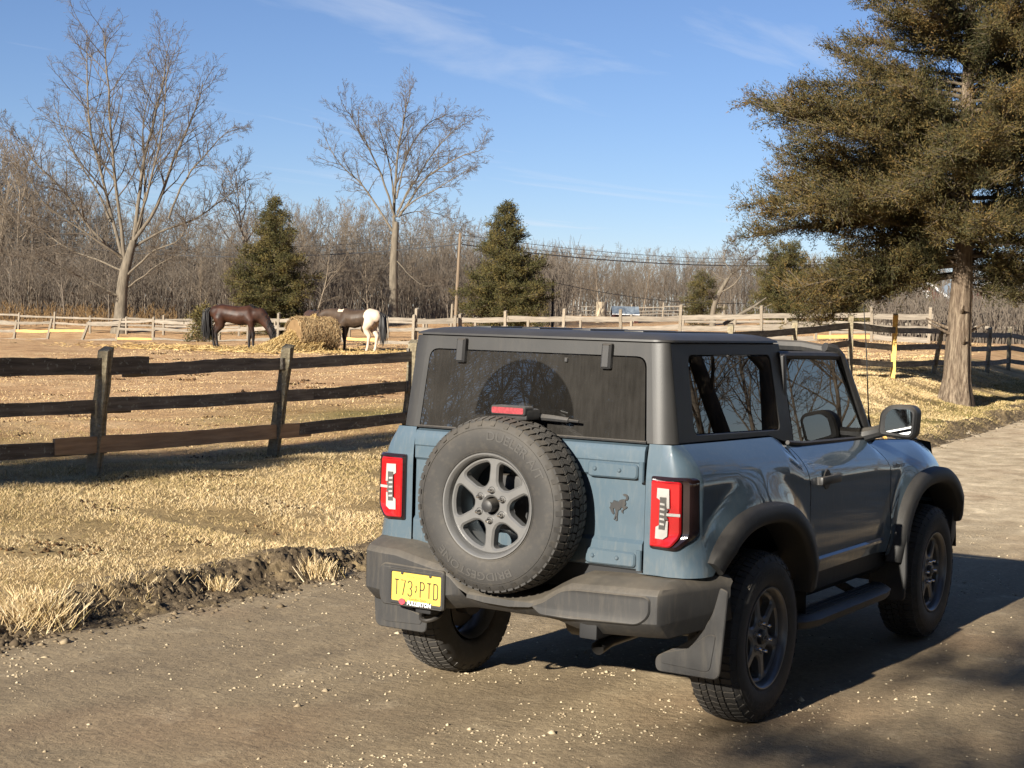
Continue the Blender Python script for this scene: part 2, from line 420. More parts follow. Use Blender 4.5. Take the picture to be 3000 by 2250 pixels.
# crumbled earth bank: a fine strip over the coarse ground
def bank_mesh():
    xs = np.concatenate([np.arange(-5, 6, 0.022), np.arange(6, 30, 0.06)]); ds = np.arange(-0.16, 0.62, 0.018)
    X = np.repeat(xs, len(ds)); D = np.tile(ds, len(xs)); Y = edgeL(X) + D
    w = np.exp(-((D - 0.16) / 0.24) ** 4) * np.clip((D + 0.16) / 0.1, 0, 1) * np.clip((0.60 - D) / 0.1, 0, 1)
    n1 = fbm(X * 5, Y * 5, 5, 3); n2 = np.abs(fbm(X * 13, Y * 13, 4, 9) - 0.47)
    n3 = np.abs(fbm(X * 31, Y * 31, 3, 19) - 0.44)
    Z = Zt(X, Y) + 0.004 - 0.012 * (D > 0.5) - 0.03 * (D < -0.14) + w * (0.10 * (n1 - 0.46) + 0.09 * n2 + 0.13 * n3 - 0.012)
    ny = len(ds); i, j = np.meshgrid(np.arange(len(xs) - 1), np.arange(ny - 1), indexing='ij'); a = (i * ny + j).ravel()
    return np_mesh('earth_bank', np.stack([X, Y + w * 0.05 * (fbm(X * 9, Z * 20, 3, 5) - 0.45), Z], 1), np.stack([a, a + ny, a + ny + 1, a + 1], 1), smooth=False)
def bank_mat():
    m, n, l, b = newmat('crumbled_earth'); setp(b, rough=0.97, spec=0.08)
    f = tex(n, l, 'Noise', 16, 8, 0.7); g = tex(n, l, 'Noise', 70, 4, 0.7); p = tex(n, l, 'Noise', 3, 4, 0.6)
    c = ramp(n, l, f.outputs['Fac'], [(0.32, lin(70, 60, 48)), (0.55, lin(108, 94, 75)), (0.75, lin(148, 131, 105))])  # tones set dark to carry the bank's shade as well as its soil
    c = mixrgb(n, l, ramp(n, l, p.outputs['Fac'], [(0.52, 0.0), (0.68, 0.45)]), c, lin(190, 164, 118))
    l.new(c, b.inputs['Base Color']); bump(n, l, b, g.outputs['Fac'], 0.8, 0.012); return m
tag(link_mesh('earth_bank', bank_mesh(), bank_mat()), kind='structure')
# scraped earth along the road edge: clods pushed up by the grader -------------
def clod_mesh(rng, N, place, smin, smax, name):
    bv = np.array([[1, 0, 0], [-1, 0, 0], [0, 1, 0], [0, -1, 0], [0, 0, 1], [0, 0, -1.0]]) * 1.15
    bf = np.array([[0, 2, 4], [2, 1, 4], [1, 3, 4], [3, 0, 4], [2, 0, 5], [1, 2, 5], [3, 1, 5], [0, 3, 5]])
    x, y, s = place(rng, N)
    N = len(x)
    jit = 1 + 0.42 * (rng.rand(N, len(bv), 1) - 0.5) * 2
    sc = s[:, None, None] * (np.array([1, 1, 0.72]) * (1 + 0.5 * (rng.rand(N, 1, 3) - 0.5)))
    ang = rng.rand(N) * 6.283; ca, sa = np.cos(ang), np.sin(ang)
    P = bv[None] * jit * sc
    Q = P.copy(); Q[..., 0] = P[..., 0] * ca[:, None] - P[..., 1] * sa[:, None]; Q[..., 1] = P[..., 0] * sa[:, None] + P[..., 1] * ca[:, None]
    z = Zt(x, y)
    Q[..., 0] += x[:, None]; Q[..., 1] += y[:, None]; Q[..., 2] += (z + s * 0.25)[:, None]
    F = (bf[None] + (np.arange(N) * len(bv))[:, None, None]).reshape(-1, 3)
    return np_mesh(name, Q.reshape(-1, 3), F, smooth=False, col=np.repeat(rng.rand(N), len(bf)))
def place_bank(rng, N):
    u = rng.rand(N) ** 0.8; x = -4.5 + 32 * u
    x = np.where(rng.rand(N) < 0.72, -4.0 + 9.5 * rng.rand(N), x)
    d = rng.normal(0.13, 0.12, N)
    dens = 0.5 + 0.5 * np.sin(x * 1.9 + 0.6) * np.sin(x * 0.83)
    k = rng.rand(N) < 0.35 + 0.65 * dens
    s = 0.004 + 0.018 * rng.rand(N) ** 2.5 + 0.018 * (rng.rand(N) < 0.03) * rng.rand(N)
    d = np.where(rng.rand(N) < 0.2, d - 0.35 * rng.rand(N), d)
    return x[k], (edgeL(x) + d)[k], s[k]
M_CLOD = tinted('bank_earth', [(0.0, lin(78, 67, 53)), (0.6, lin(114, 99, 79)), (0.92, lin(146, 129, 104)), (1.0, lin(196, 178, 146))], 0.95, 0.35, 14)
clods = tag(link_mesh('earth_clods', clod_mesh(np.random.RandomState(5), 22000, place_bank, 0, 0, 'earth_clods'), M_CLOD),
            'crumbled dark earth and clods along the scraped road edge', 'earth', kind='stuff')
# pale pebbles on the road ---------------------------------------------------
def place_peb(rng, N):
    x = np.where(rng.rand(N) < 0.86, -4.6 + 12 * rng.rand(N) ** 1.25, 4 + 22 * rng.rand(N))
    y = edgeL(x) - 0.05 - 7.2 * rng.rand(N)
    lane = np.exp(-((y - 2.15) / 0.22) ** 2) + 0.8 * np.exp(-((y + 0.1 - 0.12 * np.sin(x)) / 0.45) ** 2) + 0.7 * np.exp(-((y + 2.5) / 0.5) ** 2) + 0.3 * np.exp(-((y - 1.5) / 0.15) ** 2)
    patch = np.clip(np.sin(x * 1.3 + 2 * np.sin(y * 1.1)) * np.sin(y * 2.2 + 1.7 * np.sin(x * 0.7)), 0, 1)
    k = rng.rand(N) < 0.07 + 0.60 * lane * (0.25 + patch) + 0.75 * patch ** 2
    s = 0.0022 + 0.0080 * rng.rand(N) ** 3.2 + 0.010 * (rng.rand(N) < 0.006)
    return x[k], y[k], s[k]
M_PEB = tinted('pale_pebbles', [(0.0, lin(132, 117, 95)), (0.4, lin(168, 151, 124)), (1.0, lin(206, 190, 160))], 0.85, 0.2, 60)
peb = tag(link_mesh('gravel', clod_mesh(np.random.RandomState(8), 150000, place_peb, 0, 0, 'gravel'), M_PEB),
          'pale pebbles scattered over the dirt road', 'gravel', kind='stuff')
# dark dung and torn turf lumps in the paddock and verge
def place_dung(rng, N):
    x = 0 + 60 * rng.rand(N) ** 1.3; y = fence_y(x) - 3.0 + (14 + x * 0.6) * rng.rand(N)
    cx = rng.randint(0, 260, N); r2 = np.random.RandomState(4)
    px_ = 1 + 55 * r2.rand(260) ** 1.4; py_ = fence_y(px_) + 0.3 + (10 + px_ * 0.5) * r2.rand(260)
    vg = np.arange(260) % 7 == 0; px_ = np.where(vg, -1 + 12 * r2.rand(260), px_); py_ = np.where(vg, edgeL(px_) + 0.5 + (fence_y(px_) - edgeL(px_) - 0.5) * r2.rand(260), py_)
    x = px_[cx] + rng.normal(0, 0.13, N); y = py_[cx] + rng.normal(0, 0.13, N)
    return x, y, np.where(x < 14, 0.006 + 0.016 * rng.rand(N), 0.012 + 0.026 * rng.rand(N))
M_DUNG = tinted('dung_and_torn_turf', [(0.0, lin(50, 38, 26)), (0.6, lin(88, 66, 44)), (1.0, lin(130, 100, 66))], 0.95, 0.3, 20)
dung = tag(link_mesh('turf_lumps', clod_mesh(np.random.RandomState(11), 5200, place_dung, 0, 0, 'turf_lumps'), M_DUNG),
           'dark dung and trodden turf lumps in the paddock', 'turf', kind='stuff')

# ------------------------------------------------------------------ grass
def blades(rng, x, y, h, wid, lean, tintfn, name, z=None):
    N = len(x); z = Zt(x, y) if z is None else z
    a = rng.rand(N) * 6.283; la = rng.rand(N) * 6.283; ln = lean * (0.3 + rng.rand(N)) * h
    dx, dy = np.cos(a) * wid, np.sin(a) * wid
    tx, ty = np.cos(la) * ln, np.sin(la) * ln
    V = np.empty((N, 4, 3))
    V[:, 0] = np.stack([x - dx, y - dy, z - 0.005], 1); V[:, 1] = np.stack([x + dx, y + dy, z - 0.005], 1)
    ex_, ey_, ez_ = x + tx * 0.62, y + ty * 0.62, z + h * 0.78
    V[:, 2] = np.stack([ex_ + dx * 0.45, ey_ + dy * 0.45, ez_], 1); V[:, 3] = np.stack([ex_ - dx * 0.45, ey_ - dy * 0.45, ez_], 1)
    F = np.arange(N * 4).reshape(N, 4)
    return np_mesh(name, V.reshape(-1, 3), F, col=tintfn(x, y, rng))
M_GRASS = tinted('dry_grass', [(0.0, lin(122, 116, 66)), (0.22, lin(166, 146, 94)), (0.45, lin(212, 184, 136)), (0.75, lin(237, 212, 166)), (1.0, lin(246, 227, 190))], 0.8, 0.25, 1.3)
def patchy(x, y, s=1.0):
    return 0.5 + 0.28 * np.sin(x * 1.7 * s + 2.1 * np.sin(y * 0.9 * s)) * np.sin(y * 1.3 * s + 1.6 * np.sin(x * 1.1 * s)) + 0.22 * np.sin(x * 4.3 * s + 3 * np.sin(y * 2.9 * s)) * np.sin(y * 5.1 * s + x * 1.2)
rngG = np.random.RandomState(21)
N = 480000
gx_ = -4 + 40 * rngG.rand(N) ** 1.7; gd = rngG.rand(N)
gyl = edgeL(gx_) + 0.22; gyu = fence_y(gx_) + 0.5
gy_ = gyl + (gyu - gyl) * gd
den = 0.2 + 0.75 * fbm(gx_ * 2.2, gy_ * 2.2, 5, 40)
kk = rngG.rand(N) < np.clip((den - 0.42) * 5.0, 0.03, 1)
gx_, gy_ = gx_[kk], gy_[kk]
hh = (0.014 + 0.021 * rngG.rand(len(gx_)) ** 2) * (0.6 + 0.8 * patchy(gx_, gy_, 0.6)) * (1 + 0.010 * gx_)
def tint_v(x, y, rng): return np.clip(0.24 + 0.64 * fbm(x * 0.9, y * 0.9, 4, 61) + rng.normal(0, 0.15, len(x)) - 0.45 * (rng.rand(len(x)) < 0.10) - 0.35 * sstep((x - 12) / 6) * (rng.rand(len(x)) < 0.5) * (y - edgeL(x) < 1.6), 0, 1)
verge = tag(link_mesh('verge_grass', blades(rngG, gx_, gy_, hh, 0.0013 + 0.0010 * rngG.rand(len(gx_)) + 0.00015 * np.clip(gx_, 0, 40), 1.9, tint_v, 'verge_grass'), M_GRASS),
            'short pale dry grass on the verge beside the dirt road', 'grass', kind='stuff')
N = 190000
gx_ = 0 + 52 * rngG.rand(N) ** 1.35; gy_ = fence_y(gx_) + 0.2 + (16 + 0.3 * gx_) * rngG.rand(N) ** 1.4
kk = rngG.rand(N) < np.clip((patchy(gx_, gy_, 0.7) - 0.30) * 2.0, 0.04, 1); gx_, gy_ = gx_[kk], gy_[kk]
hh = (0.014 + 0.026 * rngG.rand(len(gx_)) ** 2)
def tint_p(x, y, rng): return np.clip(0.50 + rng.normal(0, 0.16, len(x)) - 0.42 * a_green(x, y) * (rng.rand(len(x)) < 0.75), 0, 1)
padg = tag(link_mesh('paddock_grass', blades(rngG, gx_, gy_, hh, 0.0022 + 0.00022 * gx_, 2.0, tint_p, 'paddock_grass'), M_GRASS),
           'thin grazed grass and straw over the bare paddock', 'grass', kind='stuff')
# overhanging tufts on the bank
def tuft(px, py, n, rad, h, seed, label, droop=1.0):
    rng = np.random.RandomState(seed); c = hit(px, py)
    x = c.x + rng.normal(0, rad, n); y = c.y + rng.normal(0, rad * 0.7, n)
    me = blades(rng, x, y, h * (0.6 + 0.6 * rng.rand(n)), np.full(n, 0.0028), droop, lambda a, b_, r_: np.clip(r_.normal(0.62, 0.22, len(a)), 0, 1), 'grass_tuft')
    return tag(link_mesh('grass_tuft', me, M_GRASS), label, 'grass tuft', 'grass tufts on the road bank')
tuft(110, 1815, 900, 0.11, 0.17, 1, 'large overhanging tuft of dry grass at the left end of the road bank', 1.3)
tuft(650, 1740, 130, 0.04, 0.13, 2, 'small green-tipped grass tuft growing in the middle of the road bank')
tuft(940, 1690, 220, 0.07, 0.13, 3, 'pale grass tuft on the road bank nearest to the car')
rngT = np.random.RandomState(33); N = 15000
tx = np.where(rngT.rand(N) < 0.6, -4.5 + 10 * rngT.rand(N), 5 + 24 * rngT.rand(N)); keep_ = rngT.rand(N) < np.clip((fbm(tx * 1.7, tx * 0 + 3, 4, 77) - 0.36) * 5, 0.02, 1); tx = tx[keep_]
ty = edgeL(tx) + 0.24 + rngT.normal(0, 0.09, len(tx))
tag(link_mesh('bank_grass', blades(rngT, tx, ty, 0.03 + 0.07 * rngT.rand(len(tx)) ** 1.5, np.full(len(tx), 0.0022), 1.5, lambda a, b_, r_: np.clip(r_.normal(0.62, 0.2, len(a)) - 0.35 * (a > 12), 0, 1), 'bank_grass'), M_GRASS), 'fringe of longer dry grass hanging over the earth bank', 'grass', kind='stuff')
# ------------------------------------------------------------------ fences
def wood_mat(name, c0, c1, lichen=0.0, sc=6.0, lich_c=(150, 150, 138)):
    m, n, l, b = newmat(name); setp(b, rough=0.85, spec=0.2)
    g = tex(n, l, 'Noise', sc, 6, 0.6, mapping=(0.5, 6, 6)); f = tex(n, l, 'Noise', 24, 5, 0.6)
    oi = n.new('ShaderNodeObjectInfo')
    c = ramp(n, l, g.outputs['Fac'], [(0.28, c0), (0.72, c1)])
    c = mixrgb(n, l, 1.0, c, ramp(n, l, oi.outputs['Random'], [(0.0, 0.78), (1.0, 1.12)]), 'MULTIPLY')
    if lichen > 0:
        lf = ramp(n, l, f.outputs['Fac'], [(0.66 - lichen * 0.1, 0.0), (0.72 - lichen * 0.1, 1.0)])
        c = mixrgb(n, l, math_(n, l, 'MULTIPLY', lf, 0.8), c, lin(*lich_c))
    l.new(c, b.inputs['Base Color'])
    bump(n, l, b, g.outputs['Fac'], 0.5, 0.01)
    return m
W_RAIL = wood_mat('weathered_dark_rail', lin(82, 76, 69), lin(134, 125, 113), 0.6)
W_POST = wood_mat('weathered_post', lin(104, 94, 76), lin(160, 148, 122), 0.5, 5)
W_NEW = wood_mat('newer_brown_board', lin(150, 122, 94), lin(190, 158, 124), 0)
W_YEL = wood_mat('fresh_yellow_timber', lin(210, 166, 88), lin(236, 196, 118), 0)
W_PALE = wood_mat('silvered_rail', lin(108, 99, 88), lin(154, 144, 129), 0.2, 4)
W_PALEP = wood_mat('silvered_post', lin(112, 102, 88), lin(158, 146, 128), 0.2, 4)
W_ORANGE = wood_mat('fresh_orange_board', lin(206, 150, 88), lin(232, 182, 118), 0)

def rail_mesh(L, h, t, rng, warp=0.03, name='rail', ragged=0.012):
    """board along +X from 0..L, standing on edge, upper and lower edges uneven"""
    n = max(4, int(L / 0.12)); rings = []
    ph = rng.rand() * 6; ph2 = rng.rand() * 6
    for i in range(n + 1):
        u = i / n; x = u * L
        up = h / 2 + ragged * (rng.rand() - 0.5) + ragged * 0.8 * math.sin(u * 9 + ph); lo = -h / 2 + ragged * 0.8 * (rng.rand() - 0.5) + ragged * 0.6 * math.sin(u * 7 + ph2)
        zc = -abs(warp) * 0.7 * math.sin(u * math.pi) * abs(math.sin(ph)); yc = 0.4 * warp * math.sin(u * math.pi * 1.3 + ph2)
        rings.append([(x, yc - t / 2, zc + lo), (x, yc + t / 2, zc + lo), (x, yc + t / 2 * 0.8, zc + up), (x, yc - t / 2 * 0.8, zc + up)])
    return MB().loft(rings, True, True).mesh(name, 0)
def orient(o, a, b):                         # put a board (built along +X) from point a to point b
    d = Vector(b) - Vector(a)
    o.location = a; o.rotation_euler = d.to_track_quat('X', 'Z').to_euler()
def post_mesh(h, w, d, slots=(), bury=0.25, rough_top=True, rng=random, chamfer=0.012):
    """near fence post: two uprights' look by a deep mortise groove on each face; slots = heights of the mortises"""
    m = MB(); zs = [-bury] + [h * k / 7 for k in range(8)]; rings = []
    for i, z in enumerate(zs):
        j = 0.006
        wx = w / 2 * (1.0 + 0.05 * math.sin(z * 5)); dy = d / 2
        pts = [(-wx, -dy), (-wx * 0.25, -dy), (-wx * 0.1, -dy + 0.018), (wx * 0.1, -dy + 0.018), (wx * 0.25, -dy), (wx, -dy), (wx, dy), (-wx, dy)]
        rings.append([(x + rng.uniform(-j, j), y + rng.uniform(-j, j), z + (0.02 * x / wx if i == len(zs) - 1 else 0)) for x, y in pts])
    m.loft(rings, True, True)
    return m.mesh('post', 30)

rngF = np.random.RandomState(17); rF = random.Random(17)
# --- near three-rail fence along the verge, continuing behind the car to the right
near = tag(empty('rail_fence', (P1.x, P1.y, gz(P1.x, P1.y))), 'long dark weathered three-rail paddock fence running along the road verge', 'fence')
def child(o, parent):                        # parent an object keeping its world place
    o.parent = parent; o.matrix_parent_inverse = Matrix.Translation(-Vector(parent.location)); return o
# posts: (base pixel x, base pixel y, top pixel x, depth, height, material)
posts = []
def add_post(base, h, lean_px, mat, w=0.13, d=0.10):
    o = link_mesh('post', post_mesh(h, w, d, rng=rF), mat); o.location = base
    yaw = math.atan2(4.8, 12.0)
    rm = Matrix.Rotation(yaw, 4, 'Z')
    ax = Vector(CF) * 1.0; ax.z = 0; ax.normalize()
    o.rotation_euler = (Matrix.Rotation(lean_px, 4, ax) @ rm).to_euler()
    child(o, near); posts.append(o); return o
def topof(o, h): return o.matrix_basis @ Vector((0, 0, h))
B0 = at(-420, 1462, 12.6); B0[2] = gz(B0[0], B0[1])
nodes = []                                    # base, height, lean, material
dirL = (P1 - P2).normalized()
b_1 = P1 + dirL * 2.75; b_2 = b_1 + dirL * 2.75
seq = [(b_2, 1.2, 0.02, W_POST), (b_1, 1.2, 0.0, W_POST), (P1, 1.20, R(4.5), W_POST), (P2, 1.21, R(6.5), W_POST), (P3, 1.20, R(3), W_POST)]
k = 5
for i in range(1, k):
    q = P3.lerp(R1, i / k); seq.append((q, 1.2, rF.uniform(-0.03, 0.05), W_POST))
seq.append((R1, 1.22, R(-1), W_POST))
Rr = [Vector(at(*CTRL_PX[i])) for i in (4, 5)] + [Vector(at(2835, 1068, 38.5))] + [Vector(at(*CTRL_PX[i])) for i in (6, 7)] + [Vector(at(3080, 1045, 48)), Vector(at(3240, 1030, 53))]
for i, q in enumerate(Rr): seq.append((q, 1.36 if i == 0 else 1.2, (R(1), R(9), R(-2), R(2), R(0), 0, 0)[i], W_YEL if i == 0 else W_POST))
bases = []
for i, (q, h, ln, mt) in enumerate(seq):
    b = Vector((q.x, q.y, gz(q.x, q.y) - 0.02)); bases.append((b, h, ln))
    add_post(b, h, ln, mt)
hts = (1.02, 0.66, 0.29)
def rp(i, hz):
    b, h, ln = bases[i]; off = Vector((CR[0], CR[1], 0)) * math.sin(ln) * hz
    return b + off + Vector((0, 0, hz))
side = Vector((0.28, -0.96, 0))               # towards the road: boards are nailed to the road side or slotted
for i in range(len(bases) - 1):
    L0 = (bases[i + 1][0] - bases[i][0]).length
    for r_, hz in enumerate(hts):
        dz0, dz1 = (rF.uniform(-0.03, 0.03), rF.uniform(-0.03, 0.03)) if i < 5 else (0.0, 0.0)
        a = rp(i, hz + dz0); b = rp(i + 1, hz + dz1)
        d = (b - a).normalized(); ov = rF.uniform(0.05, 0.10)
        mt = W_RAIL; hgt = 0.122 + rF.uniform(-0.008, 0.012); th = 0.04
        a2 = a - d * ov; b2 = b + d * ov
        if i == 2 and r_ == 2: mt = W_NEW; a2 = a - d * 0.55; b2 = b + d * 0.5; hgt = 0.15
        if i == 2 and r_ == 0: a2 = a + d * 0.25
        if i == 1 and r_ == 0: b2 = b + d * 0.52; hgt = 0.16
        if i == 1 and r_ == 1: b2 = b + d * 0.38
        if i == 2 and r_ == 1: b2 = b + d * 0.48
        o = link_mesh('rail', rail_mesh((b2 - a2).length, hgt, th, rngF, 0.014, ragged=0.011 if (i <= 2 and r_ == 0) else 0.006), mt)
        sd = side * (0.018 if (i + r_) % 2 else -0.014)
        if mt is W_NEW: sd = side * 0.035
        orient(o, a2 + sd, b2 + sd); child(o, near)
        if mt is W_NEW: o['label'] = 'newer light brown bottom board spanning two old ends'
# splice boards lapped over joints
for (i, hz, l0, l1) in ((3, 0.33, -0.75, 0.0),):
    a = rp(i, hz); d = (rp(i + 1, hz) - a).normalized()
    o = link_mesh('splice_board', rail_mesh(l1 - l0, 0.06, 0.03, rngF, 0.0), W_RAIL); orient(o, a + d * l0 - side * 0.04, a + d * l1 - side * 0.04); child(o, near)

# --- silvered fences across the paddock ------------------------------------
def pale_fence(name, label, pts, rails, post_h, spacing, orange=(), leanset={}, seed=0, pw=0.11, rail_h=0.14, postmat=None, railmat=None, taper=None, vis=None):
    rng = np.random.RandomState(seed); rr = random.Random(seed)
    P = [Vector(at(*q)) for q in pts]
    P = [Vector((q.x, q.y, gz(q.x, q.y))) for q in P]
    root = tag(empty(name, P[0]), label, 'fence')
    bs = []
    for a, b in zip(P[:-1], P[1:]):
        n = max(1, round((b - a).length / spacing))
        for k in range(n): bs.append(a.lerp(b, k / n))
    bs.append(P[-1])
    bs = [Vector((q.x, q.y, gz(q.x, q.y))) for q in bs]
    pm = [post_mesh(post_h * s_, pw, pw, rng=rr, bury=0.15) for s_ in (0.94, 1.0, 1.08)]
    leans = []
    for i, q in enumerate(bs):
        o = link_mesh('post', pm[rr.randrange(3)], postmat or W_PALEP); o.location = q
        ln = leanset.get(i, rr.uniform(-0.03, 0.03)); leans.append(ln)
        ax = Vector((CF[0], CF[1], 0)).normalized()
        o.rotation_euler = (Matrix.Rotation(ln, 4, ax) @ Matrix.Rotation(rr.uniform(0, 0.5), 4, 'Z')).to_euler(); child(o, root)
    rm = {}
    for i in range(len(bs) - 1):
        for k, hz in enumerate(rails):
            mt = railmat or W_PALE
            mx_ = pix((bs[i] + bs[i + 1]) / 2)[0]
            if any(k == k_ and a_ < mx_ < b_ for k_, a_, b_ in orange): mt = W_ORANGE
            elif rr.random() < 0.05: continue
            o1 = Vector((CR[0], CR[1], 0)) * math.sin(leans[i]) * hz; o2 = Vector((CR[0], CR[1], 0)) * math.sin(leans[i + 1]) * hz
            a = bs[i] + o1 + Vector((0, 0, hz + rr.uniform(-0.05, 0.05))); b = bs[i + 1] + o2 + Vector((0, 0, hz + rr.uniform(-0.05, 0.05)))
            L = (b - a).length
            key = (rr.randrange(4), round(L, 1), mt is W_ORANGE)
            if key not in rm: rm[key] = rail_mesh(round(L, 1) + 0.15, rail_h * rr.uniform(0.8, 1.15), 0.045, rng, 0.03)
            o = bpy.data.objects.new('rail', rm[key]); COL.objects.link(o)
            if not rm[key].materials: rm[key].materials.append(mt)
            orient(o, a - (b - a).normalized() * 0.07, b); child(o, root)
    return root
fB = pale_fence('plank_fence', 'silvered plank fence with leaning posts and fresh orange boards behind the horses',
                [(-120, 1003, 83), (40, 1003, 81), (560, 1004, 74), (1210, 1012, 63.5), (1330, 1012, 63)], (1.0, 0.62, 0.12), 1.2, 2.35,
                orange=((1, 40, 265), (2, 370, 500), (2, 985, 1080)), leanset={1: 0.12, 2: 0.12, 3: 0.2, 4: 0.35, 5: 0.18}, seed=3)
fB2 = pale_fence('plank_fence', 'broad grey plank fence crossing behind the roof of the car',
                 [(1215, 1012, 63.6), (1480, 1012, 63), (1990, 1000, 62), (2230, 1008, 61), (2720, 1010, 59)], (0.98, 0.55, 0.15), 1.36, 2.5, seed=5, rail_h=0.19, orange=((2, 2330, 2480),))
fC = pale_fence('plank_fence', 'farther low plank fence in front of the left wood and big bare tree', [(-150, 972, 99), (700, 972, 94), (1250, 973, 90)], (0.95, 0.55), 1.15, 2.4, seed=9, rail_h=0.11)
fD = pale_fence('plank_fence', 'second grey plank fence just behind the broad one, right of the cedar', [(1240, 985, 78), (1700, 978, 78), (2300, 975, 78), (2990, 990, 74)], (0.95, 0.5), 1.15, 2.5, seed=12, rail_h=0.12)
fE = pale_fence('plank_fence', 'small pale far-off fence in front of the distant wood', [(1560, 944, 150), (1850, 940, 152), (2120, 940, 154)], (1.2, 0.85, 0.5), 1.5, 3.2, seed=14, rail_h=0.10)
# ------------------------------------------------------------------ bare trees
class Tubes:
    """collects many thin tubes as numpy arrays"""
    def __init__(s): s.V, s.F, s.n = [], [], 0
    def add(s, P, rad, k, flute=0.0):
        P = np.asarray(P, float); m = len(P)
        T = np.gradient(P, axis=0); T /= np.linalg.norm(T, axis=1)[:, None] + 1e-9
        a = np.array([0.31, 0.52, 0.79]) if abs(T[0] @ np.array([0.31, 0.52, 0.79])) < 0.9 else np.array([1.0, 0, 0])
        N = np.cross(T, a); N /= np.linalg.norm(N, axis=1)[:, None] + 1e-9; B = np.cross(T, N)
        ang = np.arange(k) * 2 * math.pi / k
        ring = P[:, None] + (N[:, None] * np.cos(ang)[None, :, None] + B[:, None] * np.sin(ang)[None, :, None]) * np.asarray(rad)[:, None, None]
        if flute > 0:
            tt = np.linspace(0, 6, m)[:, None]; fl_ = 1 + flute * (np.sin(5 * ang[None] + tt * 0.7) * 0.6 + np.sin(9 * ang[None] - tt * 1.1 + 1) * 0.45 + np.sin(17 * ang[None] + tt) * 0.25)
            ring = P[:, None] + (ring - P[:, None]) * fl_[:, :, None]
        idx = s.n + np.arange(m * k).reshape(m, k)
        a0 = idx[:-1]; a1 = idx[1:]
        F = np.stack([a0, np.roll(a0, -1, 1), np.roll(a1, -1, 1), a1], -1).reshape(-1, 4)
        s.V.append(ring.reshape(-1, 3)); s.F.append(F); s.n += m * k
    def batch(s, P, rad, k=3):                 # many tubes of the same number of points at once
        P = np.asarray(P, float); N, m = P.shape[:2]; rad = np.broadcast_to(np.asarray(rad, float), (N, m))
        T = P[:, -1] - P[:, 0]; T /= np.linalg.norm(T, axis=1)[:, None] + 1e-9
        a = np.where((np.abs(T[:, 2]) < 0.9)[:, None], np.array([[0, 0, 1.0]]), np.array([[1.0, 0, 0]]))
        U = np.cross(T, a); U /= np.linalg.norm(U, axis=1)[:, None] + 1e-9; B = np.cross(T, U)
        ang = np.arange(k) * 2 * math.pi / k
        off = U[:, None] * np.cos(ang)[None, :, None] + B[:, None] * np.sin(ang)[None, :, None]
        ring = P[:, :, None] + off[:, None] * rad[:, :, None, None]
        idx = s.n + np.arange(N * m * k).reshape(N, m, k); a0 = idx[:, :-1]; a1 = idx[:, 1:]
        s.V.append(ring.reshape(-1, 3)); s.F.append(np.stack([a0, np.roll(a0, -1, 2), np.roll(a1, -1, 2), a1], -1).reshape(-1, 4)); s.n += N * m * k
    def mesh(s, name): return np_mesh(name, np.concatenate(s.V), np.concatenate(s.F), smooth=True)
def fine_twigs(rng, out, pts, dirs, rad, L, level, par):
    n = max(2, int(par['kids'][level])); t0 = par['t0'][level]; m = len(pts) - 1; pts = np.asarray(pts); dirs = np.asarray(dirs)
    t = t0 + (0.99 - t0) * (np.arange(n) + rng.rand(n)) / n; i = np.minimum((t * m).astype(int), m - 1); f = (t * m - i)[:, None]
    q = pts[i] * (1 - f) + pts[i + 1] * f; d = dirs[np.minimum(i + 1, len(dirs) - 1)]
    a = np.cross(d, rng.normal(0, 1, (n, 3))); a /= np.linalg.norm(a, axis=1)[:, None] + 1e-9
    ang = (R(par['ang'][level]) * (0.7 + 0.6 * rng.rand(n)))[:, None]; cd = d * np.cos(ang) + a * np.sin(ang)
    Lc = (L * par['ratio'][level] * (1.05 - 0.55 * t) * (0.65 + 0.6 * rng.rand(n)))[:, None]
    mid = q + cd * Lc * 0.5 + rng.normal(0, 0.08, (n, 3)) * Lc; end = mid + (cd + rng.normal(0, 0.3, (n, 3)) + np.array([0, 0, 0.15])) * Lc * 0.5
    r0 = np.minimum(np.asarray(rad)[i] * 0.75, par['rk'] * Lc[:, 0])
    out.append((np.stack([q, mid, end], 1), np.maximum(np.stack([r0, r0 * 0.8, r0 * 0.45], 1), par['rmin'])))

def grow(rng, out, p, d, L, r0, level, maxlev, par):
    """one branch and, recursively, its children; out = list of Tubes per level"""
    m = par['seg'][level]; pts = [np.array(p)]; d = np.array(d, float); d /= np.linalg.norm(d)
    dirs = [d]
    for i in range(m):
        d = d + rng.normal(0, par['wob'][level], 3) + np.array([0, 0, par['up'][level]])
        d /= np.linalg.norm(d); pts.append(pts[-1] + d * L / m); dirs.append(d)
    t = np.linspace(0, 1, m + 1); rad = r0 * (1 - t * (1 - par['tip'][level])) 
    if par['sides'][level] > 3: out[min(level, len(out) - 1)].add(pts, np.maximum(rad, par['rmin']), par['sides'][level])
    else: par['_mid'].append((np.array(pts)[None], np.maximum(rad, par['rmin'])[None]))
    if level == maxlev - 1: fine_twigs(rng, par['_fine'], pts, dirs, rad, L, level, par)
    elif level < maxlev: sprout(rng, out, pts, dirs, rad, L, level, maxlev, par)
def flush(T, par):
    for key in ('_fine', '_mid'):
        L = par[key]
        if L: T.batch(np.concatenate([a for a, b in L]), np.concatenate([b for a, b in L]), 3)
        par[key] = []
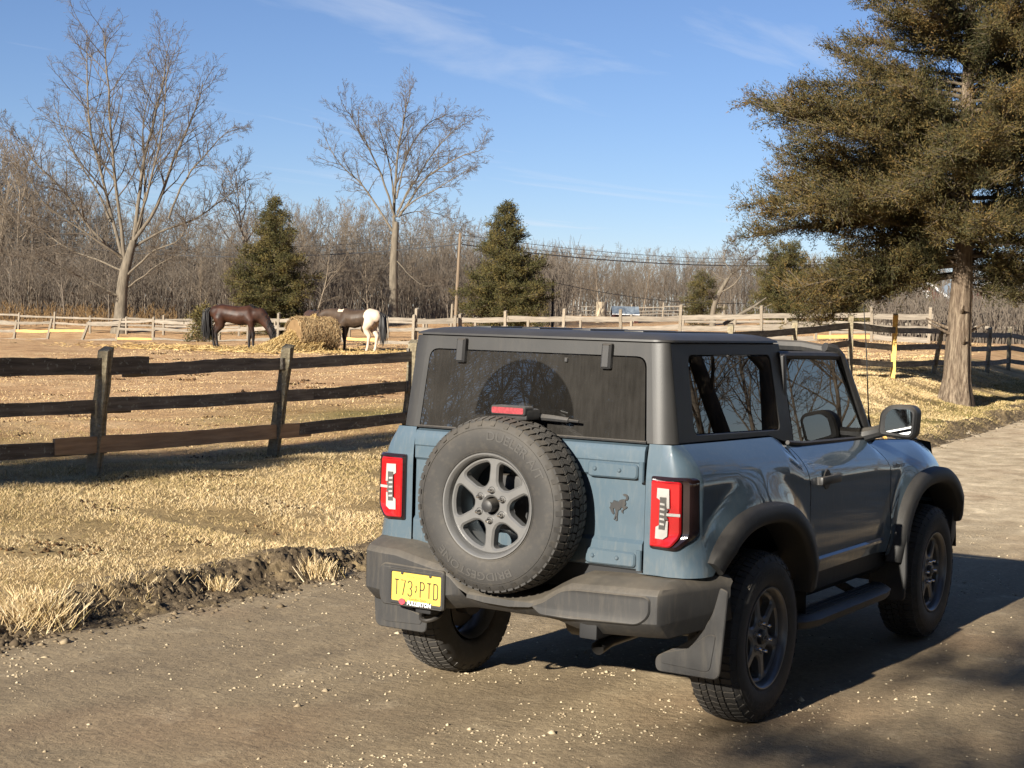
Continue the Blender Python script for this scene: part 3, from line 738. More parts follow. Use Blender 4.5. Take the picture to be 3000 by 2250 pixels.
def sprout(rng, out, pts, dirs, rad, L, level, maxlev, par, t0=None, n=None):
    pts = np.array(pts); m = len(pts) - 1
    n = n or max(2, int(par['kids'][level] * (0.8 + 0.4 * rng.rand())))
    t0 = par['t0'][level] if t0 is None else t0
    for k in range(n):
        t = t0 + (0.99 - t0) * (k + rng.rand()) / n
        i = min(int(t * m), m - 1); f = t * m - i
        q = pts[i] * (1 - f) + pts[i + 1] * f; d = np.array(dirs[min(i + 1, len(dirs) - 1)])
        a = np.cross(d, rng.normal(0, 1, 3)); a /= np.linalg.norm(a) + 1e-9
        ang = R(par['ang'][level]) * (0.7 + 0.6 * rng.rand())
        cd = d * math.cos(ang) + a * math.sin(ang)
        Lc = L * par['ratio'][level] * (1.05 - 0.55 * t) * (0.65 + 0.6 * rng.rand())
        rc = min(rad[i] * 0.75, par['rk'] * Lc)
        grow(rng, out, q, cd, Lc, rc, level + 1, maxlev, par)

def bark(name, c0, c1, sc=3, stretch=(3, 3, 0.5)):
    m, n, l, b = newmat(name); setp(b, rough=0.9, spec=0.15)
    t = tex(n, l, 'Noise', sc, 6, 0.65, mapping=stretch)
    l.new(ramp(n, l, t.outputs['Fac'], [(0.3, c0), (0.7, c1)]), b.inputs['Base Color']); bump(n, l, b, t.outputs['Fac'], 0.6, 0.03)
    return m
BK_GREY = bark('grey_bark', lin(84, 77, 67), lin(128, 118, 103))
BK_TWIG = bark('grey_twigs', lin(80, 71, 62), lin(112, 101, 88))
BK_WOOD = bark('brown_wood_bark', lin(88, 80, 71), lin(128, 117, 104))
BK_WOOD2 = bark('pale_wood_bark', lin(102, 91, 79), lin(138, 125, 108))
HERO = dict(seg=[8, 7, 5, 4, 3], wob=[0.05, 0.10, 0.15, 0.20, 0.22], up=[0.02, 0.05, 0.05, 0.03, 0.0], tip=[0.35, 0.18, 0.2, 0.3, 0.5], sides=[10, 6, 4, 3, 3],
            kids=[0, 8, 8, 7, 5], t0=[0.3, 0.25, 0.15, 0.15, 0.1], ang=[35, 40, 42, 45, 45], ratio=[0.6, 0.52, 0.46, 0.42, 0.4], rk=0.013, rmin=0.007, _fine=[], _mid=[])
def smooth_path(P, n):
    P = np.array(P, float); t = np.linspace(0, 1, len(P)); tt = np.linspace(0, 1, n)
    Q = np.stack([np.interp(tt, t, P[:, i]) for i in range(P.shape[1])], 1)
    for _ in range(2): Q[1:-1] = 0.5 * Q[1:-1] + 0.25 * (Q[:-2] + Q[2:])
    return Q
def hero_tree(base_px, depth_pt, limbs, trunk, label, seed, name='bare_tree'):
    """limbs drawn as outlines of the real limbs: list of ([(px,py)...], r0, bend towards/away) at the tree's own distance, spread in depth"""
    rng = np.random.RandomState(seed); base = depth_pt
    D = float((np.array(base) - CAM_POS) @ CF); s = D / FPX
    up = np.array([0, 0, 1.0]); rt = np.array([CR[0], CR[1], 0]); rt /= np.linalg.norm(rt); fw = np.array([CF[0], CF[1], 0]); fw /= np.linalg.norm(fw)
    bx, by = base_px
    def P(px_, py_, z): return rt * (px_ - bx) * s + up * (by - py_) * s + fw * z
    trunkT, limbT, twigT = Tubes(), Tubes(), Tubes(); out = [trunkT, limbT, twigT, twigT, twigT]
    tp = smooth_path([P(*q, 0) for q in trunk[0]], 12); tr = np.interp(np.linspace(0, 1, 12), np.linspace(0, 1, len(trunk[1])), trunk[1])
    tr = tr * np.array([1.35, 1.12] + [1] * 10)
    tp[0] -= np.array([0, 0, 0.3]); trunkT.add(tp, tr, 14)
    for pl, r0, zd in limbs:
        n = 14; Q = smooth_path([P(px_, py_, zd * (i / (len(pl) - 1)) ** 1.2 * 1.0) for i, (px_, py_) in enumerate(pl)], n)
        Q[1:] += np.cumsum(rng.normal(0, 0.035, (n - 1, 3)), 0)
        rad = r0 * np.linspace(1, 0.16, n) ** 0.9
        rad = rad * 0.62; limbT.add(Q, np.maximum(rad, 0.012), 7)
        L = np.linalg.norm(np.diff(Q, axis=0), axis=1).sum(); dirs = np.gradient(Q, axis=0); dirs /= np.linalg.norm(dirs, axis=1)[:, None]
        sprout(rng, out, Q, dirs, rad, L * 0.72, 1, 4, HERO, t0=0.26, n=int(10 + L * 0.9))
    flush(twigT, HERO)
    root = tag(empty(name, base), label, 'tree')
    link_mesh('trunk', trunkT.mesh('trunk'), BK_GREY, root); link_mesh('limbs', limbT.mesh('limbs'), BK_GREY, root); link_mesh('crown', twigT.mesh('crown'), BK_TWIG, root)
    return root
K = 1.35624
def dsp(L): return [(x * K, y * K) for x, y in L]
# big bare tree on the left: limbs followed in the photo
TL_BASE = hit(350, 975)
hero_tree((350, 975), TL_BASE, [
    (dsp([(262, 560), (240, 480), (215, 380), (180, 290), (172, 190), (165, 60)]), 0.20, 1.5),
    (dsp([(268, 570), (262, 470), (245, 360), (240, 250), (235, 150), (232, 80)]), 0.20, -2.0),
    (dsp([(285, 520), (290, 420), (300, 330), (318, 240), (330, 170), (335, 90)]), 0.22, 2.0),
    (dsp([(285, 520), (330, 460), (365, 380), (395, 300), (430, 230), (440, 190)]), 0.20, -1.0),
    (dsp([(272, 540), (340, 500), (420, 470), (460, 430), (515, 380)]), 0.15, 2.0),
    (dsp([(360, 470), (400, 380), (450, 320), (505, 280)]), 0.12, -2.0),
    (dsp([(258, 555), (190, 500), (140, 420), (80, 370), (40, 300)]), 0.17, -2.0),
    (dsp([(235, 480), (190, 400), (130, 330), (75, 220)]), 0.13, 2.5),
    (dsp([(262, 585), (200, 560), (120, 540), (60, 495), (20, 480)]), 0.12, 3.0),
    (dsp([(265, 560), (240, 540), (150, 480), (100, 440), (70, 330)]), 0.13, -3.5),
    (dsp([(270, 560), (300, 480), (290, 380), (270, 260), (285, 130)]), 0.16, 4.0),
    (dsp([(275, 620), (340, 575), (420, 545)]), 0.09, -3.0),
    (dsp([(255, 640), (190, 610), (110, 570), (60, 560)]), 0.09, -2.5),
    (dsp([(268, 600), (330, 540), (400, 520), (430, 470)]), 0.12, -4.0),
    (dsp([(290, 500), (330, 400), (370, 270), (390, 140)]), 0.14, -4.0),
    (dsp([(255, 640), (230, 630), (180, 640)]), 0.06, -2.0)],
    (dsp([(258, 715), (260, 680), (261, 640), (264, 600), (272, 565), (285, 520)]), [0.46, 0.40, 0.36, 0.34, 0.30, 0.2]),
    'tall wide-spreading bare tree on the left, rising behind the pale fence', 31)
TM_BASE = hit(1150, 950)
hero_tree((1150, 950), TM_BASE, [
    (dsp([(848, 530), (846, 440), (850, 340), (865, 260), (880, 205)]), 0.20, 1.0),
    (dsp([(848, 470), (825, 400), (790, 320), (760, 270), (740, 240)]), 0.13, -2.0),
    (dsp([(843, 500), (800, 440), (770, 400), (720, 360), (690, 300)]), 0.13, 2.0),
    (dsp([(852, 460), (880, 400), (930, 320), (990, 250)]), 0.14, 2.0),
    (dsp([(855, 470), (910, 380), (980, 340), (1045, 320)]), 0.13, -2.0),
    (dsp([(858, 460), (900, 430), (960, 400), (1010, 370)]), 0.10, -3.5),
    (dsp([(850, 430), (860, 340), (900, 260), (960, 230)]), 0.11, 3.5),
    (dsp([(846, 440), (830, 360), (800, 280), (790, 240)]), 0.11, 3.0),
    (dsp([(849, 470), (872, 420), (880, 350)]), 0.07, -1.5),
    (dsp([(850, 470), (890, 450), (960, 470), (990, 490)]), 0.06, 2.0),
    (dsp([(850, 560), (875, 590), (920, 620), (960, 600)]), 0.06, -2.0),
    (dsp([(845, 560), (820, 590), (780, 620)]), 0.05, 2.5)],
    (dsp([(849, 700), (848, 640), (847, 580), (848, 530), (850, 480)]), [0.34, 0.29, 0.27, 0.25, 0.2]),
    'straight grey bare tree with a fan-shaped crown left of the utility pole', 32)

# ------------------------------------------------------------------ the wood
WOODP = dict(seg=[7, 5, 4, 3], wob=[0.045, 0.12, 0.18, 0.2], up=[0.05, 0.16, 0.08, 0.04], tip=[0.12, 0.2, 0.3, 0.5], sides=[6, 4, 3, 3],
             kids=[16, 7, 6, 0], t0=[0.22, 0.2, 0.15, 0], ang=[40, 42, 45, 45], ratio=[0.42, 0.5, 0.5, 0.4], rk=0.013, rmin=0.011, _fine=[], _mid=[])
def wood_variant(seed, H, r0, par=WOODP, maxlev=3):
    rng = np.random.RandomState(seed); T = Tubes()
    grow(rng, [T], (0, 0, -0.3), (rng.normal(0, 0.04), rng.normal(0, 0.04), 1), H, r0, 0, maxlev, par)
    flush(T, par)
    return T.mesh('wood_tree')
WV = [wood_variant(100 + i, 10.0, (0.10, 0.13, 0.16, 0.11, 0.14, 0.12)[i]) for i in range(6)]
for i, me in enumerate(WV): me.materials.append(BK_WOOD2 if i in (2, 5) else BK_WOOD)
WVb = WV[:4]
def wood(n, xr, dr, hfun, label, group, seed, vs_=WV, depth_sc=1.0):
    rng = np.random.RandomState(seed); k = 0
    for i in range(n):
        px_ = xr[0] + (xr[1] - xr[0]) * ((i + rng.rand()) / n); d = dr[0] + (dr[1] - dr[0]) * rng.rand() ** 0.8
        q = at(px_, 930, d); h = hfun(px_) * (0.86 + 0.20 * rng.rand()) * d / FPX
        o = bpy.data.objects.new('wood_tree', vs_[rng.randint(len(vs_))]); COL.objects.link(o)
        o.location = (q[0], q[1], gz(q[0], q[1]) - 0.1); s = h / 10.0; o.scale = (s * 0.95, s * 0.95, s); o.rotation_euler = (rng.normal(0, 0.03), rng.normal(0, 0.03) - 0.0, rng.rand() * 6.283)
        tag(o, label, 'tree', group)
def h_left(px_): return np.interp(px_, [-300, 0, 120, 260, 420, 700, 900, 1100, 1350, 1600], [540, 480, 400, 330, 300, 285, 300, 300, 265, 190])
wood(165, (-260, 1640), (118, 165), h_left, 'leafless grey-brown tree standing in the wood on the left', 'bare trees of the left wood', 41)
wood(24, (-120, 1500), (104, 116), lambda p: 210, 'slim young leafless tree at the front edge of the left wood', 'young trees along the edge of the left wood', 42)
def h_right(px_): return np.interp(px_, [1500, 1700, 2000, 2300, 3000], [180, 178, 172, 170, 165])
wood(120, (1540, 2560), (235, 300), h_right, 'leafless tree in the distant wood beyond the open field', 'bare trees of the distant wood', 43, WVb)
wood(30, (2500, 3200), (150, 210), lambda p: 190, 'leafless tree in the wood behind the red house', 'bare trees behind the red house', 44, WVb)
def pale_tree(px_, py_, hpx, v, label, depth=None, sc=1.0):
    b = hit(px_, py_); D = float((np.array(b) - CAM_POS) @ CF); h = hpx * D / FPX
    o = link_mesh('bare_tree', v, None); o.location = b; o.scale = (h / 10 * sc, h / 10 * sc, h / 10); o.rotation_euler = (0, 0, 1.0); return tag(o, label, 'tree')
pale_tree(735, 948, 470, wood_variant(151, 10, 0.10, dict(WOODP, t0=[0.42, 0.2, 0.15, 0], kids=[16, 7, 6, 0], rmin=0.010)), 'pale grey round-headed bare tree rising behind the left cedar', sc=1.1).data.materials.append(BK_WOOD2)
pale_tree(920, 948, 250, wood_variant(152, 10, 0.11, dict(WOODP, wob=[0.08, 0.14, 0.2, 0.2], up=[0.0, 0.02, 0.0, 0.0])), 'whitish crooked bare sapling right of the left cedar', sc=1.3).data.materials.append(BK_WOOD2)
# undergrowth that reads as one mass
def brush(name, label, xr, dr, n, hpx, seed, mat):
    rng = np.random.RandomState(seed); T = Tubes()
    px_ = xr[0] + (xr[1] - xr[0]) * rng.rand(n); d = dr[0] + (dr[1] - dr[0]) * rng.rand(n)
    q = CAM_POS + (CF[None] + CR[None] * ((px_ - 1500) / FPX)[:, None] + CU[None] * (195 / FPX)) * d[:, None]
    q[:, 2] = Zt(q[:, 0], q[:, 1]) - 0.1; h = (hpx * (0.4 + 0.8 * rng.rand(n)) * d / FPX)[:, None]
    dx = rng.normal(0, 0.18, (n, 2)); up = np.concatenate([dx * 0.8, np.ones((n, 1))], 1)
    p1 = q + up * h * 0.5; p2 = p1 + (up + rng.normal(0, 0.2, (n, 3))) * h * 0.5
    T.batch(np.stack([q, p1, p2], 1), [0.035, 0.025, 0.012], 3)
    for k in range(4):
        a_ = p1 + (p2 - p1) * rng.rand(n)[:, None]; e = a_ + np.concatenate([rng.normal(0, .3, (n, 2)), 0.5 + 0.4 * rng.rand(n, 1)], 1) * h * 0.3
        T.batch(np.stack([a_, e], 1), [0.020, 0.011], 3)
    return tag(link_mesh(name, T.mesh(name), mat), label, 'brush', kind='stuff')
brush('undergrowth', 'tangled leafless undergrowth filling the wood on the left', (-300, 1660), (108, 170), 5600, 170, 51, BK_WOOD)
brush('undergrowth', 'leafless undergrowth at the foot of the distant wood', (1500, 3200), (240, 300), 3600, 140, 52, BK_WOOD)
brush('thicket', 'leafless thicket half hiding the red house behind the cedar trunk', (2560, 3080), (72, 96), 1100, 135, 54, BK_WOOD)
brush('reeds', 'tawny rough scrub in front of the left wood', (-100, 520), (100, 112), 500, 45, 53, bark('tawny_scrub', lin(104, 84, 60), lin(150, 124, 88)))

# ------------------------------------------------------------------ red cedars
def foliage_mat(name, stops):
    m, n, l, b = newmat(name); setp(b, rough=0.75, spec=0.25)
    base = ramp(n, l, attr(n, 'tint'), stops)
    l.new(base, b.inputs['Base Color']); return m
F_CEDAR = foliage_mat('bronzed_cedar_foliage', [(0.0, lin(44, 47, 27)), (0.4, lin(71, 66, 37)), (0.7, lin(94, 79, 43)), (1.0, lin(115, 89, 50))])
F_CEDARG = foliage_mat('green_cedar_foliage', [(0.0, lin(44, 48, 26)), (0.5, lin(75, 71, 38)), (1.0, lin(110, 94, 51))])
def cedar_bark():
    m, n, l, b = newmat('shreddy_cedar_bark'); setp(b, rough=0.92, spec=0.12)
    t = tex(n, l, 'Noise', 9, 8, 0.7, mapping=(3, 3, 0.28)); p = tex(n, l, 'Noise', 1.6, 4, 0.6)
    c = ramp(n, l, t.outputs['Fac'], [(0.30, lin(56, 46, 38)), (0.46, lin(106, 92, 78)), (0.60, lin(144, 129, 110)), (0.75, lin(174, 159, 137))])
    c = mixrgb(n, l, ramp(n, l, p.outputs['Fac'], [(0.45, 0.0), (0.7, 0.55)]), c, lin(96, 80, 66))  # broad dark patches paint dappled limb shade onto the bark
    l.new(c, b.inputs['Base Color']); bump(n, l, b, t.outputs['Fac'], 1.0, 0.05); return m
BK_CEDAR = cedar_bark()
BK_CEDARL = bark('cedar_limb_bark', lin(70, 62, 52), lin(116, 104, 88))
def leaf_cloud(rng, C, Dr, size, spreadv, per, droop=0.0):
    """C centres (n,3), Dr directions; per sprays each of thin scale-leaf blades"""
    n = len(C); C = np.repeat(C, per, 0); D = np.repeat(Dr, per, 0); N = n * per
    C = C + rng.normal(0, 1, (N, 3)) * spreadv
    d = D + rng.normal(0, 0.65, (N, 3)) + np.array([0, 0, 0.25]); d /= np.linalg.norm(d, axis=1)[:, None]
    sd = np.cross(d, rng.normal(0, 1, (N, 3))); sd /= np.linalg.norm(sd, axis=1)[:, None] + 1e-9
    L = size * (0.6 + 0.8 * rng.rand(N))[:, None]; w = L * 0.19
    V = np.stack([C - sd * w, C + sd * w, C + d * L], 1)
    F = np.arange(N * 3).reshape(N, 3)
    return V.reshape(-1, 3), F
def cedar(base, H, radius_fn, nlimb, name, label, seed, trunk_r, clear=0.2, leaf=0.10, per=5, tw=9, fol=None, lean=(0, 0), zmin=0.3, up=0.1, step=0.16, spreadv=0.07, trunk_path=None, extra=(), az_bias=None):
    rng = np.random.RandomState(seed); tr, lb = Tubes(), Tubes()
    n = 16; t = np.linspace(0, 1, n)
    tp = np.stack([lean[0] * t * H + 0.05 * np.sin(t * 7), lean[1] * t * H + 0.05 * np.cos(t * 6), t * H], 1)
    if trunk_path is not None: tp = smooth_path(trunk_path, n)
    rad = trunk_r * np.maximum(1 - t, 0.03) ** 0.75; rad[0] *= 1.25; tp[0, 2] -= 0.3; tr.add(tp, rad, 16)
    Cs, Ds = [], []
    def limb(z, az, L, rise, droop):
        i = min(z / H, 0.999) * (n - 1); k = int(i); p = tp[k] * (1 - (i - k)) + tp[k + 1] * (i - k)
        d = np.array([math.cos(az), math.sin(az), rise]); m = 9; P = [p]
        for q in range(m):
            d = d / np.linalg.norm(d); P.append(P[-1] + d * L / m); d = d + rng.normal(0, 0.10, 3) + np.array([0, 0, droop])
        P = np.array(P); rr = max(0.012, 0.022 * L) * np.linspace(1, 0.2, m + 1); lb.add(P, rr, 5)
        nt = int(tw * L) + 3
        for s_ in range(nt):
            u = 0.16 + 0.84 * ((s_ + rng.rand()) / nt); j = min(int(u * m), m - 1); f = u * m - j
            a = P[j] * (1 - f) + P[j + 1] * f; dd = P[j + 1] - P[j]; dd = dd / np.linalg.norm(dd)
            b_ = dd * 0.6 + rng.normal(0, 0.75, 3) * np.array([1, 1, 0.55]) + np.array([0, 0, up]); b_ /= np.linalg.norm(b_)
            l2 = (0.25 + 0.32 * rng.rand()) * L ** 0.6 * (1.1 - 0.45 * u) + 0.12
            e = a + b_ * l2; mid = (a + e) / 2 + rng.normal(0, 0.03, 3); lb.add([a, mid, e], [0.010, 0.007, 0.004], 3)
            q = np.arange(0.12, l2, step)
            pts = a[None] + b_[None] * q[:, None] + rng.normal(0, 0.03, (len(q), 3))
            Cs.append(pts); Ds.append(np.repeat(b_[None], len(q), 0))
    for k in range(nlimb):
        u = (k + rng.rand()) / nlimb; z = H * (clear + (0.985 - clear) * u ** 1.05)
        az = k * 2.39996 + rng.normal(0, 0.35)
        L = radius_fn(z / H, az) * (0.55 + 0.62 * rng.rand())
        if L < 0.1: continue
        limb(z, az, L, 0.15 + 0.35 * u + rng.normal(0, 0.1), -0.02 + 0.03 * rng.rand())
    for (z, az, L, rise, droop) in extra: limb(z, az, L, rise, droop)
    C = np.concatenate(Cs); D = np.concatenate(Ds)
    V, F = leaf_cloud(rng, C, D, leaf, spreadv, per)
    cl = 0.5 + 0.5 * np.sin(C[:, 0] * 2.3 + 3 * np.sin(C[:, 2] * 1.9)) * np.sin(C[:, 1] * 2.7 + C[:, 2] * 1.3)
    tint = np.clip(np.repeat(0.25 + 0.5 * cl, per) + rng.normal(0, 0.16, len(F)), 0, 1)
    root = tag(empty(name, base), label, 'tree')
    link_mesh('trunk', tr.mesh('trunk'), BK_CEDAR, root); link_mesh('limbs', lb.mesh('limbs'), BK_CEDARL, root)
    link_mesh('crown', np_mesh('crown', V, F, col=tint), fol or F_CEDAR, root)
    return root
def cedar_px(px_, py_, top_py, half_px, nlimb, label, seed, prof, depth=None, **k):
    b = hit(px_, py_)
    if depth:
        b = Vector(at(px_, py_, depth)); b.z = gz(b.x, b.y)
    D = float((np.array(b) - CAM_POS) @ CF); s = D / FPX; H = (pix(b)[1] - top_py) * s; W = half_px * s
    return cedar(b, H, lambda u, az: W * prof(u), nlimb, 'cedar_tree', label, seed, 0.02 * H + 0.05, **k)
cone = lambda u: np.interp(u, [0, 0.15, 0.4, 0.7, 0.9, 1.0], [0.85, 1.0, 0.82, 0.46, 0.2, 0.06])
spire = lambda u: np.interp(u, [0, 0.12, 0.35, 0.5, 0.56, 0.75, 0.9, 1.0], [0.85, 1.0, 0.95, 0.72, 0.5, 0.42, 0.22, 0.08])
far = dict(clear=0.02, leaf=0.115, per=9, tw=11, step=0.18, spreadv=0.085, fol=F_CEDARG)
cedar_px(800, 945, 575, 136, 150, 'dense cone-shaped evergreen behind the brown horse', 61, cone, depth=96, **far)
cedar_px(1478, 945, 590, 140, 150, 'broad evergreen with a narrow open top right of the utility pole', 62, spire, depth=96, **far)
cedar_px(1568, 940, 722, 22, 26, 'small dark evergreen tip beside the broad evergreen', 63, cone, depth=104, **far)
cedar_px(590, 1000, 905, 42, 30, 'low dark spreading juniper bush behind the plank fence by the brown horse', 64, lambda u: 1.0 - 0.5 * u, **far)
cedar_px(2055, 955, 800, 60, 40, 'dark shaggy evergreen left of the gnarled pale tree', 65, lambda u: np.interp(u, [0, 0.5, 1], [0.8, 1.0, 0.4]), **far)
cedar_px(2300, 962, 730, 105, 80, 'bushy evergreen right of the gnarled pale tree', 66, lambda u: np.interp(u, [0, 0.5, 1], [0.9, 1.0, 0.45]), **far)
cedar_px(2560, 975, 840, 46, 30, 'green young evergreen behind the yellow fence post', 67, cone, **dict(far, fol=F_CEDARG))

cedar_px(2455, 968, 770, 85, 60, 'bronze evergreen left of the yellow fence post', 68, lambda u: np.interp(u, [0, 0.5, 1], [0.9, 1.0, 0.5]), **far)
cedar_px(2660, 985, 800, 70, 50, 'ragged evergreen between the yellow fence post and the cedar trunk', 69, lambda u: np.interp(u, [0, 0.5, 1], [0.8, 1.0, 0.5]), **far)
cedar_px(2935, 985, 770, 75, 50, 'ragged evergreen at the right edge behind the cedar trunk', 70, lambda u: np.interp(u, [0, 0.5, 1], [0.5, 1.0, 0.6]), **dict(far, clear=0.22))
# the big cedar beside the road -------------------------------------------------
CB = hit(2800, 1180); DC = float((np.array(CB) - CAM_POS) @ CF); sC = DC / FPX
AZL = math.atan2(-CR[1], -CR[0])             # azimuth of "left in the picture"
AZC = math.atan2(-CF[1], -CF[0])             # azimuth towards the viewer
def tier_cedar(base, label, seed, limbs, trunk_path, trunk_r, name='cedar_tree', dens=1.0, leaf=0.070, pern=6):
    """limbs: (height, azimuth, length, rise, droop); flat, feathery pads of foliage along side branches"""
    rng = np.random.RandomState(seed); tr, lb = Tubes(), Tubes(); n = 20
    tp = smooth_path(trunk_path, n); hz = tp[:, 2]; H = hz[-1]
    rad = trunk_r * np.maximum(1 - np.linspace(0, 1, n), 0.04) ** 0.7; rad[0] *= 1.5; rad[1] *= 1.12; tp[0, 2] -= 0.3; tr.add(tp, rad, 54, 0.10)
    for k in range(9):
        z = rng.uniform(0.9, 3.2); p = np.array([np.interp(z, hz, tp[:, 0]), np.interp(z, hz, tp[:, 1]), z]); a = rng.rand() * 6.283; dv = np.array([math.cos(a), math.sin(a), 0.3]); tr.add([p, p + dv * trunk_r * 1.0, p + dv * (trunk_r + rng.uniform(0.05, 0.5)) + np.array([0, 0, 0.05])], [0.045, 0.035, 0.012], 6)
    Cs, Ds, Zs = [], [], []; seg_a, seg_b, seg_c = [], [], []
    for (z, az, L, rise, droop) in limbs:
        p = np.array([np.interp(z, hz, tp[:, 0]), np.interp(z, hz, tp[:, 1]), z]); d = np.array([math.cos(az), math.sin(az), rise]); m = 10; P = [p]
        for q in range(m):
            d = d / np.linalg.norm(d); P.append(P[-1] + d * L / m); d = d + rng.normal(0, 0.09, 3) * np.array([1, 1, 0.7]) + np.array([0, 0, droop])
        P = np.array(P); lb.add(P, max(0.014, 0.015 * L) * np.linspace(1, 0.2, m + 1), 6)
        nt = int(22 * L * dens) + 5; u = 0.14 + 0.86 * (np.arange(nt) + rng.rand(nt)) / nt
        j = np.minimum((u * m).astype(int), m - 1); f = (u * m - j)[:, None]; a = P[j] * (1 - f) + P[j + 1] * f
        dd = P[j + 1] - P[j]; dd /= np.linalg.norm(dd, axis=1)[:, None]; side = np.cross(dd, [0, 0, 1.0]); side /= np.linalg.norm(side, axis=1)[:, None] + 1e-9
        sg = np.where(rng.rand(nt) < 0.5, -1.0, 1.0)[:, None]
        b_ = dd * (0.55 + 0.5 * rng.rand(nt, 1)) + side * sg * (0.35 + 0.8 * rng.rand(nt, 1)) + np.array([0, 0, 1.0]) * rng.normal(0.10, 0.52, (nt, 1)); b_ /= np.linalg.norm(b_, axis=1)[:, None]
        l2 = (0.22 + 0.36 * rng.rand(nt)) * (0.5 + 0.30 * L) * (1.12 - 0.6 * u) + 0.10
        e = a + b_ * l2[:, None] + np.array([0, 0, 1.0]) * (0.10 * l2[:, None]); mid = (a + e) / 2 - np.array([0, 0, 0.03]) * l2[:, None]
        seg_a.append(a); seg_b.append(mid); seg_c.append(e)
        for k in range(nt):
            q = np.arange(0.10, 1.0, 0.062 / l2[k])[:, None]
            pts = a[k] * (1 - q) ** 2 + mid[k] * 2 * q * (1 - q) + e[k] * q * q
            Cs.append(pts + rng.normal(0, 0.035, pts.shape) * np.array([1, 1, 0.6])); Ds.append(np.repeat(b_[k][None], len(q), 0))
    A = np.stack([np.concatenate(seg_a), np.concatenate(seg_c)], 1); lb.batch(A, [0.009, 0.003], 3)
    C = np.concatenate(Cs); D = np.concatenate(Ds); per = pern; N = len(C) * per
    C2 = np.repeat(C, per, 0) + rng.normal(0, 1, (N, 3)) * np.array([0.05, 0.05, 0.042]); D2 = np.repeat(D, per, 0)
    d = D2 * 0.8 + rng.normal(0, 0.55, (N, 3)) + np.array([0, 0, 0.28]); d /= np.linalg.norm(d, axis=1)[:, None]
    sd = np.cross(d, rng.normal(0, 1, (N, 3))); sd /= np.linalg.norm(sd, axis=1)[:, None] + 1e-9
    Ln = leaf * (0.5 + 0.9 * rng.rand(N))[:, None]; w = 0.0085 + 0 * Ln
    V = np.stack([C2 - sd * w * 1.15, C2 + sd * w * 1.15, C2 + d * Ln], 1)
    cl = fbm(C[:, 0] * 1.4 + C[:, 2] * 0.7, C[:, 1] * 1.4 - C[:, 2] * 0.9, 3, 5)
    tint = np.clip(np.repeat(-0.1 + 1.3 * cl, per) + rng.normal(0, 0.15, N), 0, 1)
    root = tag(empty(name, base), label, 'tree')
    link_mesh('trunk', tr.mesh('trunk'), BK_CEDAR, root); link_mesh('limbs', lb.mesh('limbs'), BK_CEDARL, root)
    link_mesh('crown', np_mesh('crown', V.reshape(-1, 3), np.arange(N * 3).reshape(N, 3), col=tint), F_CEDAR, root)
    return root
rb = random.Random(7); HB = 10.6; LB = []
def adiff(a, b): return abs((a - b + math.pi) % (2 * math.pi) - math.pi)
for k in range(165):
    u = (k + rb.random()) / 165; z = 2.9 + (HB - 3.2) * u ** 1.1; az = k * 2.39996 + rb.gauss(0, 0.3)
    if z < 3.2 and adiff(az, AZC) < 0.6: continue
    L = float(np.interp(z, [2.9, 4.2, 5.5, 7.2, 9.0, 10.6], [2.9, 3.8, 3.7, 2.8, 1.7, 0.4])) * rb.uniform(0.6, 1.12)
    LB.append((z, az, L, rb.uniform(-0.06, 0.26) + 0.25 * u, rb.uniform(-0.03, 0.02)))
for k in range(20): LB.append((rb.uniform(3.3, 5.6), AZL + rb.uniform(-0.55, 0.55), rb.uniform(3.6, 4.5), rb.uniform(0.02, 0.2), rb.uniform(-0.02, 0.01)))
for k in range(15): LB.append((rb.uniform(2.5, 3.2), AZL + rb.uniform(-0.7, 0.3), rb.uniform(2.2, 3.9), rb.uniform(-0.16, 0.0), rb.uniform(-0.03, -0.01)))
for k in range(6): LB.append((rb.uniform(2.3, 2.8), AZL + math.pi + rb.uniform(-0.5, 0.5), rb.uniform(1.2, 2.0), rb.uniform(-0.2, 0.0), -0.02))
big = tier_cedar(CB, 'huge bronze-green cedar with thick shreddy trunk beside the road on the right', 71, LB,
                 [(0, 0, 0), (0.02, 0, 0.8), (0.05, 0.0, 1.8), (0.12, 0.0, 3.0), (0.1, 0.05, 5), (0.15, 0.05, 8), (0.15, 0, HB)], 0.29)

# ------------------------------------------------------------------ horses
def blob_mesh(name, verts, edges, radii, voxel=0.028):
    """one continuous skin over a skeleton: swept ellipsoids fused by a voxel remesh and smoothed"""
    bm = bmesh.new()
    def ball(c, rl, rh):
        M = Matrix.Translation(c) @ Matrix.Diagonal((rh, rl, rh, 1)); bmesh.ops.create_icosphere(bm, subdivisions=2, radius=1.0, matrix=M)
    rr = [(r_ if hasattr(r_, '__len__') else (r_, r_)) for r_ in radii]
    for a, b in edges:
        A, B = Vector(verts[a]), Vector(verts[b]); n = max(2, int((B - A).length / (0.45 * min(rr[a][0], rr[b][0]))) + 1)
        for k in range(n + 1):
            t = k / n; ball(A.lerp(B, t), rr[a][0] * (1 - t) + rr[b][0] * t, rr[a][1] * (1 - t) + rr[b][1] * t)
    me = bpy.data.meshes.new(name); bm.to_mesh(me); bm.free()
    ob = bpy.data.objects.new(name, me); COL.objects.link(ob)
    md = ob.modifiers.new('fuse', 'REMESH'); md.mode = 'VOXEL'; md.voxel_size = voxel
    sm_ = ob.modifiers.new('smooth', 'SMOOTH'); sm_.factor = 0.6; sm_.iterations = 7
    dg = bpy.context.evaluated_depsgraph_get(); res = bpy.data.meshes.new_from_object(ob.evaluated_get(dg))
    bpy.data.objects.remove(ob); bpy.data.meshes.remove(me); res.name = name; res.shade_smooth(); return res
